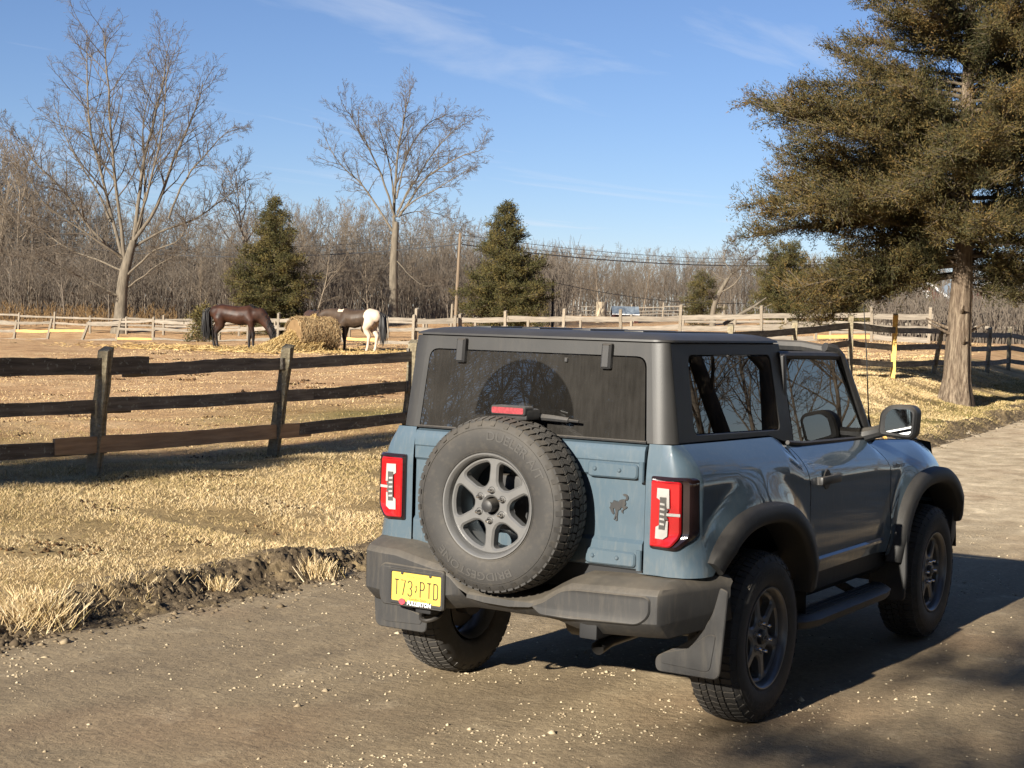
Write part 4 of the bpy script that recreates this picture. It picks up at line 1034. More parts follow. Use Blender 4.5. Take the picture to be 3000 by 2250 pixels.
def horse(name, label, loc, yaw, body_mat, hair_mat, head, neck_side=0.0, seed=0, scale=1.0, hoof_mat=None, stance=(0.05, -0.08, 0.06, -0.10)):
    """facing +X; withers 1.55 m; head = list of neck/head points after the withers"""
    V, E_, Rr = [], [], []
    def v(p, r_): V.append(p); Rr.append(r_); return len(V) - 1
    def chain(pts):
        ids = [v(p, r_) for p, r_ in pts]
        for a, b in zip(ids[:-1], ids[1:]): E_.append((a, b))
        return ids
    sp = chain([((-0.70, 0, 1.23), (0.22, 0.25)), ((-0.50, 0, 1.22), (0.28, 0.30)), ((-0.22, 0, 1.18), (0.28, 0.30)), ((0.10, 0, 1.13), (0.31, 0.33)), ((0.36, 0, 1.16), (0.28, 0.33)), ((0.46, 0, 1.30), (0.12, 0.22)), ((0.60, 0, 1.16), (0.21, 0.28))])
    nk = chain(head); E_.append((sp[-1], nk[0]))
    for sx, (xh, zt, lat) in (('h', (-0.56, 1.05, 0.14)), ('f', (0.52, 1.02, 0.13))):
        for k, sg in enumerate((-1, 1)):
            dx = stance[(0 if sx == 'f' else 2) + k]
            if sx == 'h': pts = [((xh, sg * lat, 1.04), 0.215), ((xh + 0.05 + dx, sg * lat * 1.15, 0.80), 0.135), ((xh - 0.14 + dx, sg * lat, 0.56), 0.078), ((xh - 0.10 + dx, sg * lat, 0.30), 0.054), ((xh - 0.08 + dx, sg * lat, 0.14), 0.058), ((xh - 0.04 + dx, sg * lat, 0.045), 0.056)]
            else: pts = [((xh, sg * lat, 0.98), 0.16), ((xh - 0.02 + dx * 0.4, sg * lat * 1.1, 0.78), 0.100), ((xh + 0.01 + dx * 0.8, sg * lat, 0.52), 0.076), ((xh + dx, sg * lat, 0.30), 0.054), ((xh + dx, sg * lat, 0.14), 0.058), ((xh + 0.04 + dx, sg * lat, 0.045), 0.056)]
            ids = chain(pts); E_.append((sp[1] if sx == 'h' else sp[4], ids[0]))
    root = tag(empty(name, loc, yaw), label, 'horse'); root.scale = (scale,) * 3
    body = link_mesh('body', blob_mesh('body', V, E_, Rr), body_mat, root)
    # ears
    hp = Vector(head[-2][0]); poll = Vector(head[-3][0])
    for sg in (-1, 1):
        e = MB(); b = poll + Vector((0.02, sg * 0.06, 0.05)); e.tube([b, b + Vector((0.02, sg * 0.02, 0.07)), b + Vector((0.05, sg * 0.01, 0.15))], [0.030, 0.034, 0.004], 6); part_(e, 'ear', body_mat, root)
        ey = MB(); c = poll.lerp(hp, 0.42) + Vector((0.0, sg * 0.078, 0.03)); ey.tube([c - Vector((0, 0.012, 0)), c + Vector((0, 0.012, 0))], 0.016, 8); part_(ey, 'eye', M_BLACKEYE, root)
    # mane: locks along the crest, falling to one side
    rng = np.random.RandomState(seed); T = Tubes(); crest = [Vector((0.45, 0, 1.50))] + [Vector(p) + Vector((0, 0, 0.0)) for p, r_ in head[:-1]]
    C = np.array([c[:] for c in crest]); n = 260; t = rng.rand(n) * (len(C) - 1.01); i = t.astype(int); f = (t - i)[:, None]
    rr = np.array([0.05] + [(r_ if not hasattr(r_, '__len__') else r_[0]) for p, r_ in head[:-1]]); r2 = (rr[i] * (1 - f[:, 0]) + rr[i + 1] * f[:, 0])
    q = C[i] * (1 - f) + C[i + 1] * f; tg_ = C[i + 1] - C[i]; tg_ /= np.linalg.norm(tg_, axis=1)[:, None]
    nrm = np.stack([-tg_[:, 2], np.zeros(n), tg_[:, 0]], 1); q = q + nrm * (r2 * 1.0)[:, None]; sd = -1.0
    a = q; b = q + np.stack([rng.normal(0, .03, n), sd * (0.05 + 0.04 * rng.rand(n)), 0.01 + 0 * r2], 1); c = b + np.stack([rng.normal(0, .05, n), sd * 0.06 * rng.rand(n), -0.08 - 0.12 * rng.rand(n)], 1)
    T.batch(np.stack([a, b, c], 1), [0.012, 0.010, 0.003], 4); link_mesh('mane', T.mesh('mane'), hair_mat, root)
    T = Tubes(); n = 160; r3 = rng.normal(0, 1, (n, 3)) * np.array([0.04, 0.05, 0.03])
    base = np.array([-0.90, 0, 1.36]) + r3 * 0.4; m1 = np.array([-1.01, 0, 1.24]) + r3; m2_ = np.array([-1.02, 0, 0.85]) + r3 * 1.3; en = np.array([-1.03, 0, 0.42]) + r3 * 1.6 + np.array([0, 0, 1]) * rng.normal(0, 0.1, (n, 1))
    T.batch(np.stack([base, m1, m2_, en], 1), [0.016, 0.018, 0.014, 0.003], 4); link_mesh('tail', T.mesh('tail'), hair_mat, root)
    return root
def part_(mb, name, mat, parent): return mb.build(name, mat, parent)
M_BLACKEYE = simple('horse_eye', (0.01, 0.008, 0.006), 0.1)
M_HAIR = simple('black_horse_hair', (0.012, 0.010, 0.009), 0.5, 0.3, 30)
def coat(name, c0, c1, legs, white=None):
    m, n, l, b = newmat(name); setp(b, rough=0.5, spec=0.3)
    t = tex(n, l, 'Noise', 4, 5, 0.6); tc_ = n.new('ShaderNodeTexCoord'); sp = n.new('ShaderNodeSeparateXYZ'); l.new(tc_.outputs['Object'], sp.inputs[0])
    c = ramp(n, l, t.outputs['Fac'], [(0.3, c0), (0.7, c1)])
    c = mixrgb(n, l, ramp(n, l, sp.outputs[2], [(0.52, 1.0), (0.80, 0.0)]), c, legs)
    if white:
        w = tex(n, l, 'Noise', 3, 2, 0.5)
        wx = math_(n, l, 'ADD', sp.outputs[0], math_(n, l, 'MULTIPLY', math_(n, l, 'SUBTRACT', w.outputs['Fac'], 0.5), 0.35))
        rump = ramp(n, l, math_(n, l, 'ADD', wx, 1.0), [(0.58, 1.0), (0.60, 0.0)])
        hind = math_(n, l, 'MULTIPLY', ramp(n, l, math_(n, l, 'ADD', sp.outputs[0], 1.0), [(0.70, 1.0), (0.72, 0.0)]), ramp(n, l, sp.outputs[2], [(0.62, 1.0), (0.66, 0.0)]))
        spot = math_(n, l, 'MULTIPLY', ramp(n, l, math_(n, l, 'ABSOLUTE', math_(n, l, 'SUBTRACT', wx, 0.62)), [(0.10, 1.0), (0.12, 0.0)]), ramp(n, l, math_(n, l, 'SUBTRACT', sp.outputs[2], 1.0), [(0.36, 0.0), (0.38, 1.0)]))
        f = math_(n, l, 'MAXIMUM', math_(n, l, 'MAXIMUM', rump, hind), spot)
        c = mixrgb(n, l, f, c, white)
    l.new(c, b.inputs['Base Color']); return m
M_BAY = coat('bay_coat', (0.022, 0.010, 0.006), (0.064, 0.025, 0.013), (0.014, 0.010, 0.009))
M_PINTO = coat('brown_and_white_coat', (0.040, 0.025, 0.016), (0.074, 0.048, 0.030), (0.025, 0.016, 0.012), (0.60, 0.47, 0.35))
M_DKBAY = coat('dark_brown_coat', (0.040, 0.022, 0.014), (0.075, 0.040, 0.024), (0.02, 0.014, 0.01))
LOW = [((0.78, 0, 1.18), (0.16, 0.26)), ((0.95, 0, 1.02), (0.12, 0.21)), ((1.09, 0, 0.83), (0.10, 0.165)), ((1.19, 0, 0.66), (0.11, 0.155)), ((1.25, 0, 0.44), (0.085, 0.11)), ((1.26, 0, 0.28), 0.075)]
MID = [((0.82, 0.0, 1.24), (0.16, 0.26)), ((1.06, 0.0, 1.28), (0.12, 0.21)), ((1.28, 0.0, 1.30), (0.10, 0.165)), ((1.44, 0, 1.24), (0.11, 0.145)), ((1.58, 0, 1.04), (0.085, 0.11)), ((1.64, 0, 0.92), 0.075)]
rightaz = math.atan2(CR[1], CR[0])
hb = hit(692, 1024)
horse('horse', 'dark bay horse with black tail reaching down to the hay, left of the bale', (hb.x, hb.y, hb.z), rightaz - 0.12, M_BAY, M_HAIR, LOW, seed=1, scale=1.07, stance=(0.10, -0.12, 0.02, -0.18))
hp_ = hit(1045, 1030)
horse('horse', 'brown and white pinto horse with a white rump, right of the bale', (hp_.x, hp_.y, hp_.z), rightaz + math.pi - 0.42, M_PINTO, M_HAIR, MID, seed=2, scale=1.04, stance=(0.04, -0.1, -0.02, 0.14))
hq = hit(915, 1012)
horse('horse', 'brown horse with a dark mane mostly hidden behind the hay bale', (hq.x, hq.y, hq.z), rightaz + math.pi + 1.95, M_DKBAY, M_HAIR, MID, seed=3, scale=0.93)

# ------------------------------------------------------------------ hay bale
bl_ = hit(915, 1030); AXB = rightaz + 0.62
def hay_mat(name, stops): return tinted(name, stops, 0.9, 0.3, 4.0, 0.1)
M_HAYD = hay_mat('weathered_bale_hay', [(0.0, lin(136, 110, 78)), (0.5, lin(174, 146, 106)), (1.0, lin(206, 180, 138))])
M_HAYL = hay_mat('fresh_loose_hay', [(0.0, lin(150, 122, 76)), (0.5, lin(192, 162, 108)), (1.0, lin(222, 196, 142))])
rngH = np.random.RandomState(77)
bale = tag(empty('hay_bale', bl_, AXB - 0.0), 'large weathered round hay bale half pulled apart between the horses', 'hay bale')
mb = MB(); rings = []
Rb_ = 0.63
for x, s_ in ((-0.80, 0.0), (-0.79, 0.80), (-0.70, 0.95), (-0.35, 1.0), (0.1, 1.03), (0.45, 1.0), (0.68, 0.93), (0.82, 0.76), (0.88, 0.45), (0.90, 0.0)):
    rings.append([(x, Rb_ * s_ * math.cos(2 * math.pi * k / 40) * 1.04, 0.58 + Rb_ * s_ * math.sin(2 * math.pi * k / 40) * (0.97 if k < 20 else 0.90)) for k in range(40)])
mb.loft(rings, True); core = mb.build('rolled_core', M_HAYD, bale, 60)
def strands(n, pos, dirn, L, wd, name, mat, parent, tint):
    d = dirn / (np.linalg.norm(dirn, axis=1)[:, None] + 1e-9); sd = np.cross(d, rngH.normal(0, 1, (n, 3))); sd /= np.linalg.norm(sd, axis=1)[:, None]
    L = (L * (0.5 + rngH.rand(n)))[:, None]; V = np.stack([pos - d * L / 2 - sd * wd, pos - d * L / 2 + sd * wd, pos + d * L / 2 + sd * wd * .6, pos + d * L / 2 - sd * wd * .6], 1)
    return link_mesh(name, np_mesh(name, V.reshape(-1, 3), np.arange(n * 4).reshape(n, 4), col=np.clip(tint, 0, 1)), mat, parent)
n = 9000; th = rngH.rand(n) * 6.283; xx = -0.8 + 1.6 * rngH.rand(n); rr = Rb_ * (1.0 + 0.05 * rngH.rand(n)) * np.where(np.abs(xx) > 0.7, 0.95, 1.02)
pos = np.stack([xx, rr * np.cos(th) * 1.04, 0.58 + rr * np.sin(th) * np.where(np.sin(th) > 0, 0.97, 0.90)], 1); dr_ = np.stack([rngH.normal(0, 0.5, n), -np.sin(th), np.cos(th)], 1) + rngH.normal(0, 0.25, (n, 3))
strands(n, pos, dr_, 0.16, 0.006, 'outer_straw', M_HAYD, bale, rngH.rand(n))['kind'] = 'stuff'
# loose hay pulled out on the left of the bale and strewn around
n = 26000; u = rngH.rand(n) ** 1.3; az = rngH.normal(0, 0.55, n); hx = 0.0 - 2.1 * u; hw = 0.72 * (1 - 0.15 * u); yy = rngH.normal(0, 0.38, n) * hw
top_ = np.clip(1.22 - 1.14 * (u ** 0.75), 0.05, None) * np.exp(-(yy / 0.62) ** 2); zz = top_ * np.clip(rngH.rand(n) * 0.25 + 0.82, 0, 1.05)
pos = np.stack([hx, yy, np.maximum(zz, 0.03)], 1); dr_ = np.stack([-0.8 + rngH.normal(0, 0.4, n), rngH.normal(0, 0.6, n), -0.6 + rngH.normal(0, 0.4, n)], 1)
heap = MB(); rg2 = []
for k in range(13):
    u_ = k / 12; x = 0.0 - 2.0 * u_; hgt = max(0.02, 1.20 - 1.17 * u_ ** 0.75) * 0.80
    rg2.append([(x, 0.70 * (1 - 0.1 * u_) * math.cos(math.pi * j / 14), hgt * max(0, math.sin(math.pi * j / 14)) ** 0.8 * (0.95 + 0.1 * math.sin(j * 3 + k))) for j in range(15)])
heap.loft(rg2, False); heap.build('loose_heap', M_HAYL, bale, 60)
strands(n, pos, dr_, 0.22, 0.007, 'loose_hay', M_HAYL, bale, rngH.rand(n))['kind'] = 'stuff'
n = 16000; a = rngH.rand(n) * 6.283; r_ = np.abs(rngH.normal(0, 1.9, n)) + 0.3; wx = bl_.x + np.cos(a) * r_ * 1.5 * CR[0] + np.sin(a) * r_ * 0.8 - 0.9 * CR[0]; wy = bl_.y + np.cos(a) * r_ * 1.5 * CR[1] + np.sin(a) * r_ * 0.8 - 0.9 * CR[1]
pos = np.stack([wx, wy, Zt(wx, wy) + 0.02 + 0.04 * rngH.rand(n)], 1); dr_ = np.stack([rngH.normal(0, 1, n), rngH.normal(0, 1, n), rngH.normal(0, 0.15, n)], 1)
so = strands(n, pos, dr_, 0.26, 0.011, 'strewn_hay', M_HAYL, None, 0.1 + 0.8 * rngH.rand(n)); tag(so, 'straw strewn on the ground around the hay bale', 'hay', kind='stuff')

# ------------------------------------------------------------------ poles, wires, sheds, house
def pole(px0, py0, px1, py1, r_, label, mat, arm=False, name='utility_pole', depth=100):
    b = Vector(at(px0, py0, depth)); b.z = gz(b.x, b.y); py0 = pix(b)[1]; D = float((np.array(b) - CAM_POS) @ CF); s_ = D / FPX; H = (py0 - py1) * s_; dx = (px1 - px0) * s_
    root = tag(empty(name, b), label, 'pole'); rt = Vector((CR[0], CR[1], 0))
    m = MB(); m.tube([Vector((0, 0, -0.5)), rt * dx * 0.5 + Vector((0, 0, H * 0.5)), rt * dx + Vector((0, 0, H))], [r_, r_ * 0.9, r_ * 0.75], 10); m.build('shaft', mat, root)
    if arm:
        for k in range(3):
            i = MB(); i.tube([rt * (dx + 0.10) + Vector((0, 0, H - 0.15 - 0.35 * k)), rt * (dx + 0.10) + Vector((0, 0, H - 0.02 - 0.35 * k))], [0.05, 0.03], 8); i.build('insulator', M_STEEL_, root)
        tr_ = MB(); tr_.tube([rt * (dx - 0.2) + Vector((0, 0, H - 1.6)), rt * (dx - 0.2) + Vector((0, 0, H - 1.3))], 0.06, 8); tr_.build('cable_box', M_STEEL_, root)
    return b, b + rt * dx + Vector((0, 0, H)), D
M_STEEL_ = simple('pole_hardware', (0.10, 0.10, 0.10), 0.5)
M_POLE = bark('pole_timber', lin(104, 90, 75), lin(142, 125, 105), 3, (6, 6, 0.3)); M_TAR = simple('tarred_pole', (0.02, 0.018, 0.016), 0.8, 0.3, 8)
pb, pt, pD = pole(1333, 935, 1342, 683, 0.115, 'tall brown timber utility pole between the bare tree and the broad evergreen', M_POLE, True)
kb, kt, kD = pole(1619, 938, 1617, 820, 0.09, 'short black pole right of the broad evergreen', M_TAR)
pole(1322, 938, 1324, 890, 0.09, 'pale slender stub post leaning beside the utility pole', W_PALEP, name='stub_post')
M_WIRE = simple('overhead_cable', (0.03, 0.03, 0.032), 0.6)
def wire(a, b, sag, r_, label):
    a, b = Vector(a), Vector(b); P = []
    for k in range(25):
        t = k / 24; p = a.lerp(b, t); p.z -= sag * 4 * t * (1 - t); P.append(p)
    m = MB(); m.tube(P, r_, 4); o = m.build('overhead_cable', M_WIRE); tag(o, label, 'cable', 'overhead cables'); return o
for k, (dz, r_) in enumerate(((0.0, 0.018), (0.35, 0.016), (0.62, 0.040))):
    top_p = pt - Vector((0, 0, 0.10 + dz))
    wire(top_p, Vector(at(-60, 655 + dz * 38, pD * 1.35)), 1.4, r_ * 1.2, ('topmost thin overhead cable running left from the utility pole', 'middle overhead cable running left from the utility pole', 'lowest thick overhead cable running left from the utility pole')[k])
    wire(top_p, Vector(at(2700, 742 + dz * 20, pD * 1.25)), 1.0, r_ * 1.2, ('topmost thin overhead cable running right from the utility pole', 'middle overhead cable running right from the utility pole', 'lowest thick overhead cable running right from the utility pole')[k])
wire(kt - Vector((0, 0, 0.15)), Vector(at(2500, 850, kD * 1.2)), 1.2, 0.025, 'low sagging cable running right from the short black pole')
# cut trunk
st_ = hit(1760, 945); D_ = float((np.array(st_) - CAM_POS) @ CF) / FPX
m = MB(); m.tube([(0, 0, -0.2), (0, 0, 0.4), (0.03, 0, 1.1), (0.05, 0, 60 * D_)], [18 * D_, 16.5 * D_, 16 * D_, 16.5 * D_], 14); o = m.build('tree_stump', bark('stump_bark', lin(150, 134, 112), lin(200, 184, 158)), None); o.location = st_; tag(o, 'tall pale cut-off tree trunk left of the little shed', 'stump')
# little shed
sb = hit(1832, 946); Ds = float((np.array(sb) - CAM_POS) @ CF) / FPX
sh = tag(empty('shed', sb, rightaz), 'small low shed with dark red walls and a grey shingle roof in the field', 'shed')
M_REDW = simple('barn_red_siding', lin(80, 40, 35), 0.85, 0.2, 8); M_ROOF = simple('grey_shingles', lin(122, 132, 140), 0.8, 0.2, 20, 0.3); M_WTRIM = simple('white_trim', (0.78, 0.77, 0.74), 0.6)
w2 = 40 * Ds
m = MB(); m.box((0, 0.9, 0.45), (w2 * 2 * 0.94, 1.8, 0.9)); m.build('wall', M_REDW, sh)
m = MB(); m.box((0, 0.15, 0.98), (w2 * 2, 1.35, 0.06), Matrix.Rotation(R(28), 3, 'X')); m.box((0, 1.3, 0.98), (w2 * 2, 1.35, 0.06), Matrix.Rotation(R(-28), 3, 'X')); m.build('roof', M_ROOF, sh)
m = MB(); m.box((0, -0.46, 0.67), (w2 * 2, 0.05, 0.07)); m.build('eave_board', M_WTRIM, sh)
# red house behind the cedars
hb2 = at(2790, 955, 105); hb2[2] = gz(hb2[0], hb2[1])
hs_ = tag(empty('house', hb2, rightaz + 0.12), 'red wooden house with white-trimmed windows and gables behind the big cedar', 'house'); u_ = 105 / FPX
def gable(mbx, x0, x1, y0, y1, h, rh):
    xm = (x0 + x1) / 2; P = [(x0, y0, -0.5), (x1, y0, -0.5), (x1, y0, h), (xm, y0, h + rh), (x0, y0, h), (x0, y1, -0.5), (x1, y1, -0.5), (x1, y1, h), (xm, y1, h + rh), (x0, y1, h)]
    mbx.add(P, [(0, 1, 2, 3, 4), (5, 9, 8, 7, 6), (0, 5, 6, 1), (1, 6, 7, 2), (0, 4, 9, 5)])
    return P
m = MB(); ga = gable(m, -3.6, -0.2, 0, 6, 1.7, 1.15); gb = gable(m, 0.4, 5.0, 0.8, 7, 1.8, 1.3); m.box((-1.0, 3.5, 0.8), (3.4, 3.0, 2.0)); m.build('wall', M_REDW, hs_)
for P in (ga, gb):
    m = MB(); o_ = Vector((0, -0.25, 0.05)); e_ = 0.3
    x0, x1, y0, y1, h = P[0][0], P[1][0], P[0][1], P[5][1], P[2][2]; xm, zr_ = P[3][0], P[3][2]; sl = (zr_ - h) / (xm - x0)
    for sx in (x0 - e_, x1 + e_):
        zz_ = h - sl * e_
        m.add([(sx, y0 - e_, zz_ + 0.05), (xm, y0 - e_, zr_ + 0.05), (xm, y1 + e_, zr_ + 0.05), (sx, y1 + e_, zz_ + 0.05), (sx, y0 - e_, zz_ + 0.17), (xm, y0 - e_, zr_ + 0.17), (xm, y1 + e_, zr_ + 0.17), (sx, y1 + e_, zz_ + 0.17)], [(0, 1, 2, 3), (4, 7, 6, 5), (0, 4, 5, 1), (1, 5, 6, 2), (2, 6, 7, 3), (3, 7, 4, 0)])
    rf_ = m.build('roof', M_ROOF, hs_, 0)
    m = MB()
    for sx in (x0 - e_, x1 + e_):
        a_ = Vector((sx, y0 - e_ - 0.03, h - sl * e_ + 0.08)); b_ = Vector((xm, y0 - e_ - 0.03, zr_ + 0.08)); d_ = (b_ - a_)
        m.add([a_, b_, b_ + Vector((0, 0, 0.16)), a_ + Vector((0, 0, 0.16)), a_ + Vector((0, 0.04, 0)), b_ + Vector((0, 0.04, 0)), b_ + Vector((0, 0.04, 0.16)), a_ + Vector((0, 0.04, 0.16))], [(0, 1, 2, 3), (4, 7, 6, 5), (0, 4, 5, 1), (3, 2, 6, 7)])
    m.build('barge_board', M_WTRIM, hs_, 0)
M_PANE = simple('house_window_pane', (0.05, 0.06, 0.07), 0.1)
for (x, y, z, w_, h_) in ((-2.6, 0, 0.9, 0.6, 0.8), (-1.1, 0, 0.9, 0.6, 0.8), (-1.9, 0, 2.15, 0.5, 0.5), (1.3, 0.8, 0.9, 0.55, 0.85), (2.7, 0.8, 0.95, 0.6, 0.9), (4.1, 0.8, 0.95, 0.6, 0.9), (2.7, 0.8, 2.2, 0.5, 0.6)):
    m = MB(); m.plate(rrect(x - w_ / 2 - 0.08, z - h_ / 2 - 0.08, x + w_ / 2 + 0.08, z + h_ / 2 + 0.08, 0.005, 1), [rrect(x - w_ / 2, z - h_ / 2, x + w_ / 2, z + h_ / 2, 0.004, 1)], 0.0, 0.05, Matrix(((1, 0, 0, 0), (0, 0, -1, y), (0, 1, 0, 0), (0, 0, 0, 1)))); wo = m.build('window', M_WTRIM, hs_, 0)
    m = MB(); m.box((x, y - 0.005, z), (w_, 0.03, h_)); m.build('pane', M_PANE, wo, 0)
    m = MB(); m.box((x, y - 0.03, z), (w_, 0.03, 0.05)); m.box((x, y - 0.031, z), (0.05, 0.03, h_)); m.build('glazing_bar', M_WTRIM, wo, 0)

# gnarled pale tree in the middle distance
hero_tree((2088, 962), hit(2088, 962), [
    ([(2094, 880), (2125, 820), (2150, 790), (2190, 770), (2230, 740)], 0.15, 1.0),
    ([(2100, 860), (2135, 840), (2170, 800), (2150, 740), (2130, 720)], 0.10, -1.0),
    ([(2120, 820), (2080, 795), (2065, 815)], 0.06, 1.0),
    ([(2140, 800), (2110, 760), (2130, 725), (2160, 705)], 0.07, 2.0),
    ([(2092, 885), (2075, 860), (2060, 850)], 0.06, -1.0),
    ([(2180, 775), (2220, 790), (2250, 760)], 0.06, -2.0)],
    ([(2088, 962), (2085, 930), (2090, 890), (2108, 850), (2128, 815)], [0.22, 0.19, 0.18, 0.16, 0.13]),
    'gnarled pale fruit tree with a crooked trunk in front of the evergreens', 91, 'gnarled_tree')
# fallen pale limb in front of the evergreens
fl_ = MB(); pts_ = [Vector(at(px_, py_, 62)) for px_, py_ in ((2120, 950), (2160, 925), (2205, 900), (2245, 872))]; fl_.tube(pts_, [0.075, 0.07, 0.055, 0.02], 8); fl_.tube([pts_[2], Vector(at(2230, 905, 61.5)), Vector(at(2262, 890, 61.5))], [0.035, 0.025, 0.012], 6)
o = fl_.build('dead_limb', BK_GREY); tag(o, 'fallen pale dead limb slanting up beside the gnarled tree', 'branch')
# ------------------------------------------------------------------ across the road, outside the picture (mirrored in the car's side)
def off_tree(x, y, v, h, rz, label, mat):
    o = bpy.data.objects.new('roadside_tree', v); COL.objects.link(o); o.location = (x, y, gz(x, y) - 0.1); o.scale = (h / 10 * 1.2, h / 10 * 1.2, h / 10); o.rotation_euler = (0, 0, rz); tag(o, label, 'tree', 'trees across the road'); return o
rngO = np.random.RandomState(5)
for i in range(46):
    off_tree(-25 + 110 * rngO.rand(), -16 - 22 * rngO.rand(), WV[rngO.randint(6)], 8 + 5 * rngO.rand(), rngO.rand() * 6, 'leafless tree in the wood across the road from the verge', BK_WOOD)

for i, (x, y, rz) in enumerate(((-13.0, -4.5, 1.0), (-8.5, -8.0, 2.2), (-3.0, -7.4, 0.3), (2.5, -7.8, 4.0), (6.5, -12, 1.2), (10.5, -13, 3.0), (14.5, -12.8, 5.0), (19, -14.5, 0.5))):  # first cedar casts the road dapples; the others are added to block sky light
    c = copy_tree(big); c.location = (x, y, gz(x, y)); c.rotation_euler = (0, 0, rz); c.scale = (1, 1, (1.0, 0.95, 1.1, 0.9, 1.1, 1.0, 1.05, 1.1)[i])
    tag(c, 'tall dark cedar in the unseen shading row across the road', 'tree', 'cedars across the road')
c = copy_tree(big); c.location = (-16.5, 8.2, gz(-16.5, 8.2)); c.rotation_euler = (0, 0, 2.0); c.scale = (0.40, 0.40, 1.0); tag(c, 'slender cedar on the fence line behind the viewer', 'tree')
off_tree(13.5, -6.6, WV[2], 9.5, 1.0, 'leafless tree standing alone across the road', BK_WOOD); off_tree(19, -9.5, WV[4], 11, 2.0, 'leafless tree standing alone across the road', BK_WOOD)

rngO = np.random.RandomState(15)
for i in range(90):
    off_tree(-44 - 26 * rngO.rand(), -45 + 110 * rngO.rand(), WV[rngO.randint(6)], 11 + 4 * rngO.rand(), rngO.rand() * 6, 'leafless tree in the wood behind the viewer', BK_WOOD)['group'] = 'trees behind the viewer'
# ------------------------------------------------------------------ the off-road car
def paint_mat():
    m, n, l, b = newmat('grey_blue_paint'); setp(b, rough=0.45, metal=0.0, coat=1.0, coatr=0.012, spec=0.25)
    t = tex(n, l, 'Noise', 3.0, 6, 0.6); f = tex(n, l, 'Noise', 55, 3, 0.6, mapping=(1, 1, 0.25))
    c = ramp(n, l, t.outputs['Fac'], [(0.3, (0.066, 0.099, 0.126)), (0.7, (0.075, 0.110, 0.139))])
    dust = math_(n, l, 'MULTIPLY', ramp(n, l, f.outputs['Fac'], [(0.5, 0.0), (0.8, 0.35)]), 0.35)
    c = mixrgb(n, l, dust, c, (0.30, 0.27, 0.22))
    tc_ = n.new('ShaderNodeTexCoord'); sz = n.new('ShaderNodeSeparateXYZ'); l.new(tc_.outputs['Object'], sz.inputs[0])
    low = math_(n, l, 'MULTIPLY', ramp(n, l, math_(n, l, 'ADD', sz.outputs[2], math_(n, l, 'MULTIPLY', t.outputs['Fac'], 0.2)), [(0.72, 1.0), (0.98, 0.0)]), ramp(n, l, f.outputs['Fac'], [(0.35, 0.15), (0.7, 0.55)]))
    c = mixrgb(n, l, math_(n, l, 'MULTIPLY', low, 0.5), c, (0.24, 0.21, 0.165))
    l.new(c, b.inputs['Base Color']); return m
def plastic(name, c, rough=0.6, dust=0.0, scale=200):
    m, n, l, b = newmat(name); setp(b, rough=rough, spec=0.45)
    t = tex(n, l, 'Noise', 5, 6, 0.65); d = tex(n, l, 'Noise', 26, 4, 0.7, mapping=(1, 1, 0.12)); g = tex(n, l, 'Noise', scale, 2, 0.5)
    col = ramp(n, l, t.outputs['Fac'], [(0.3, tuple(x * 0.88 for x in c)), (0.7, tuple(x * 1.12 for x in c))])
    if dust > 0:
        geo = n.new('ShaderNodeNewGeometry'); sp = n.new('ShaderNodeSeparateXYZ'); l.new(geo.outputs['Normal'], sp.inputs[0])
        upf = math_(n, l, 'MULTIPLY', math_(n, l, 'MULTIPLY', math_(n, l, 'MAXIMUM', sp.outputs[2], 0.0), ramp(n, l, t.outputs['Fac'], [(0.3, 0.5), (0.65, 1.0)])), min(1.0, 1.7 * dust))
        fac = math_(n, l, 'ADD', upf, math_(n, l, 'MULTIPLY', ramp(n, l, d.outputs['Fac'], [(0.5, 0.0), (0.78, 0.55)]), dust), True)
        col = mixrgb(n, l, fac, col, lin(150, 138, 119))
    l.new(col, b.inputs['Base Color']); bump(n, l, b, g.outputs['Fac'], 0.12, 0.002); return m
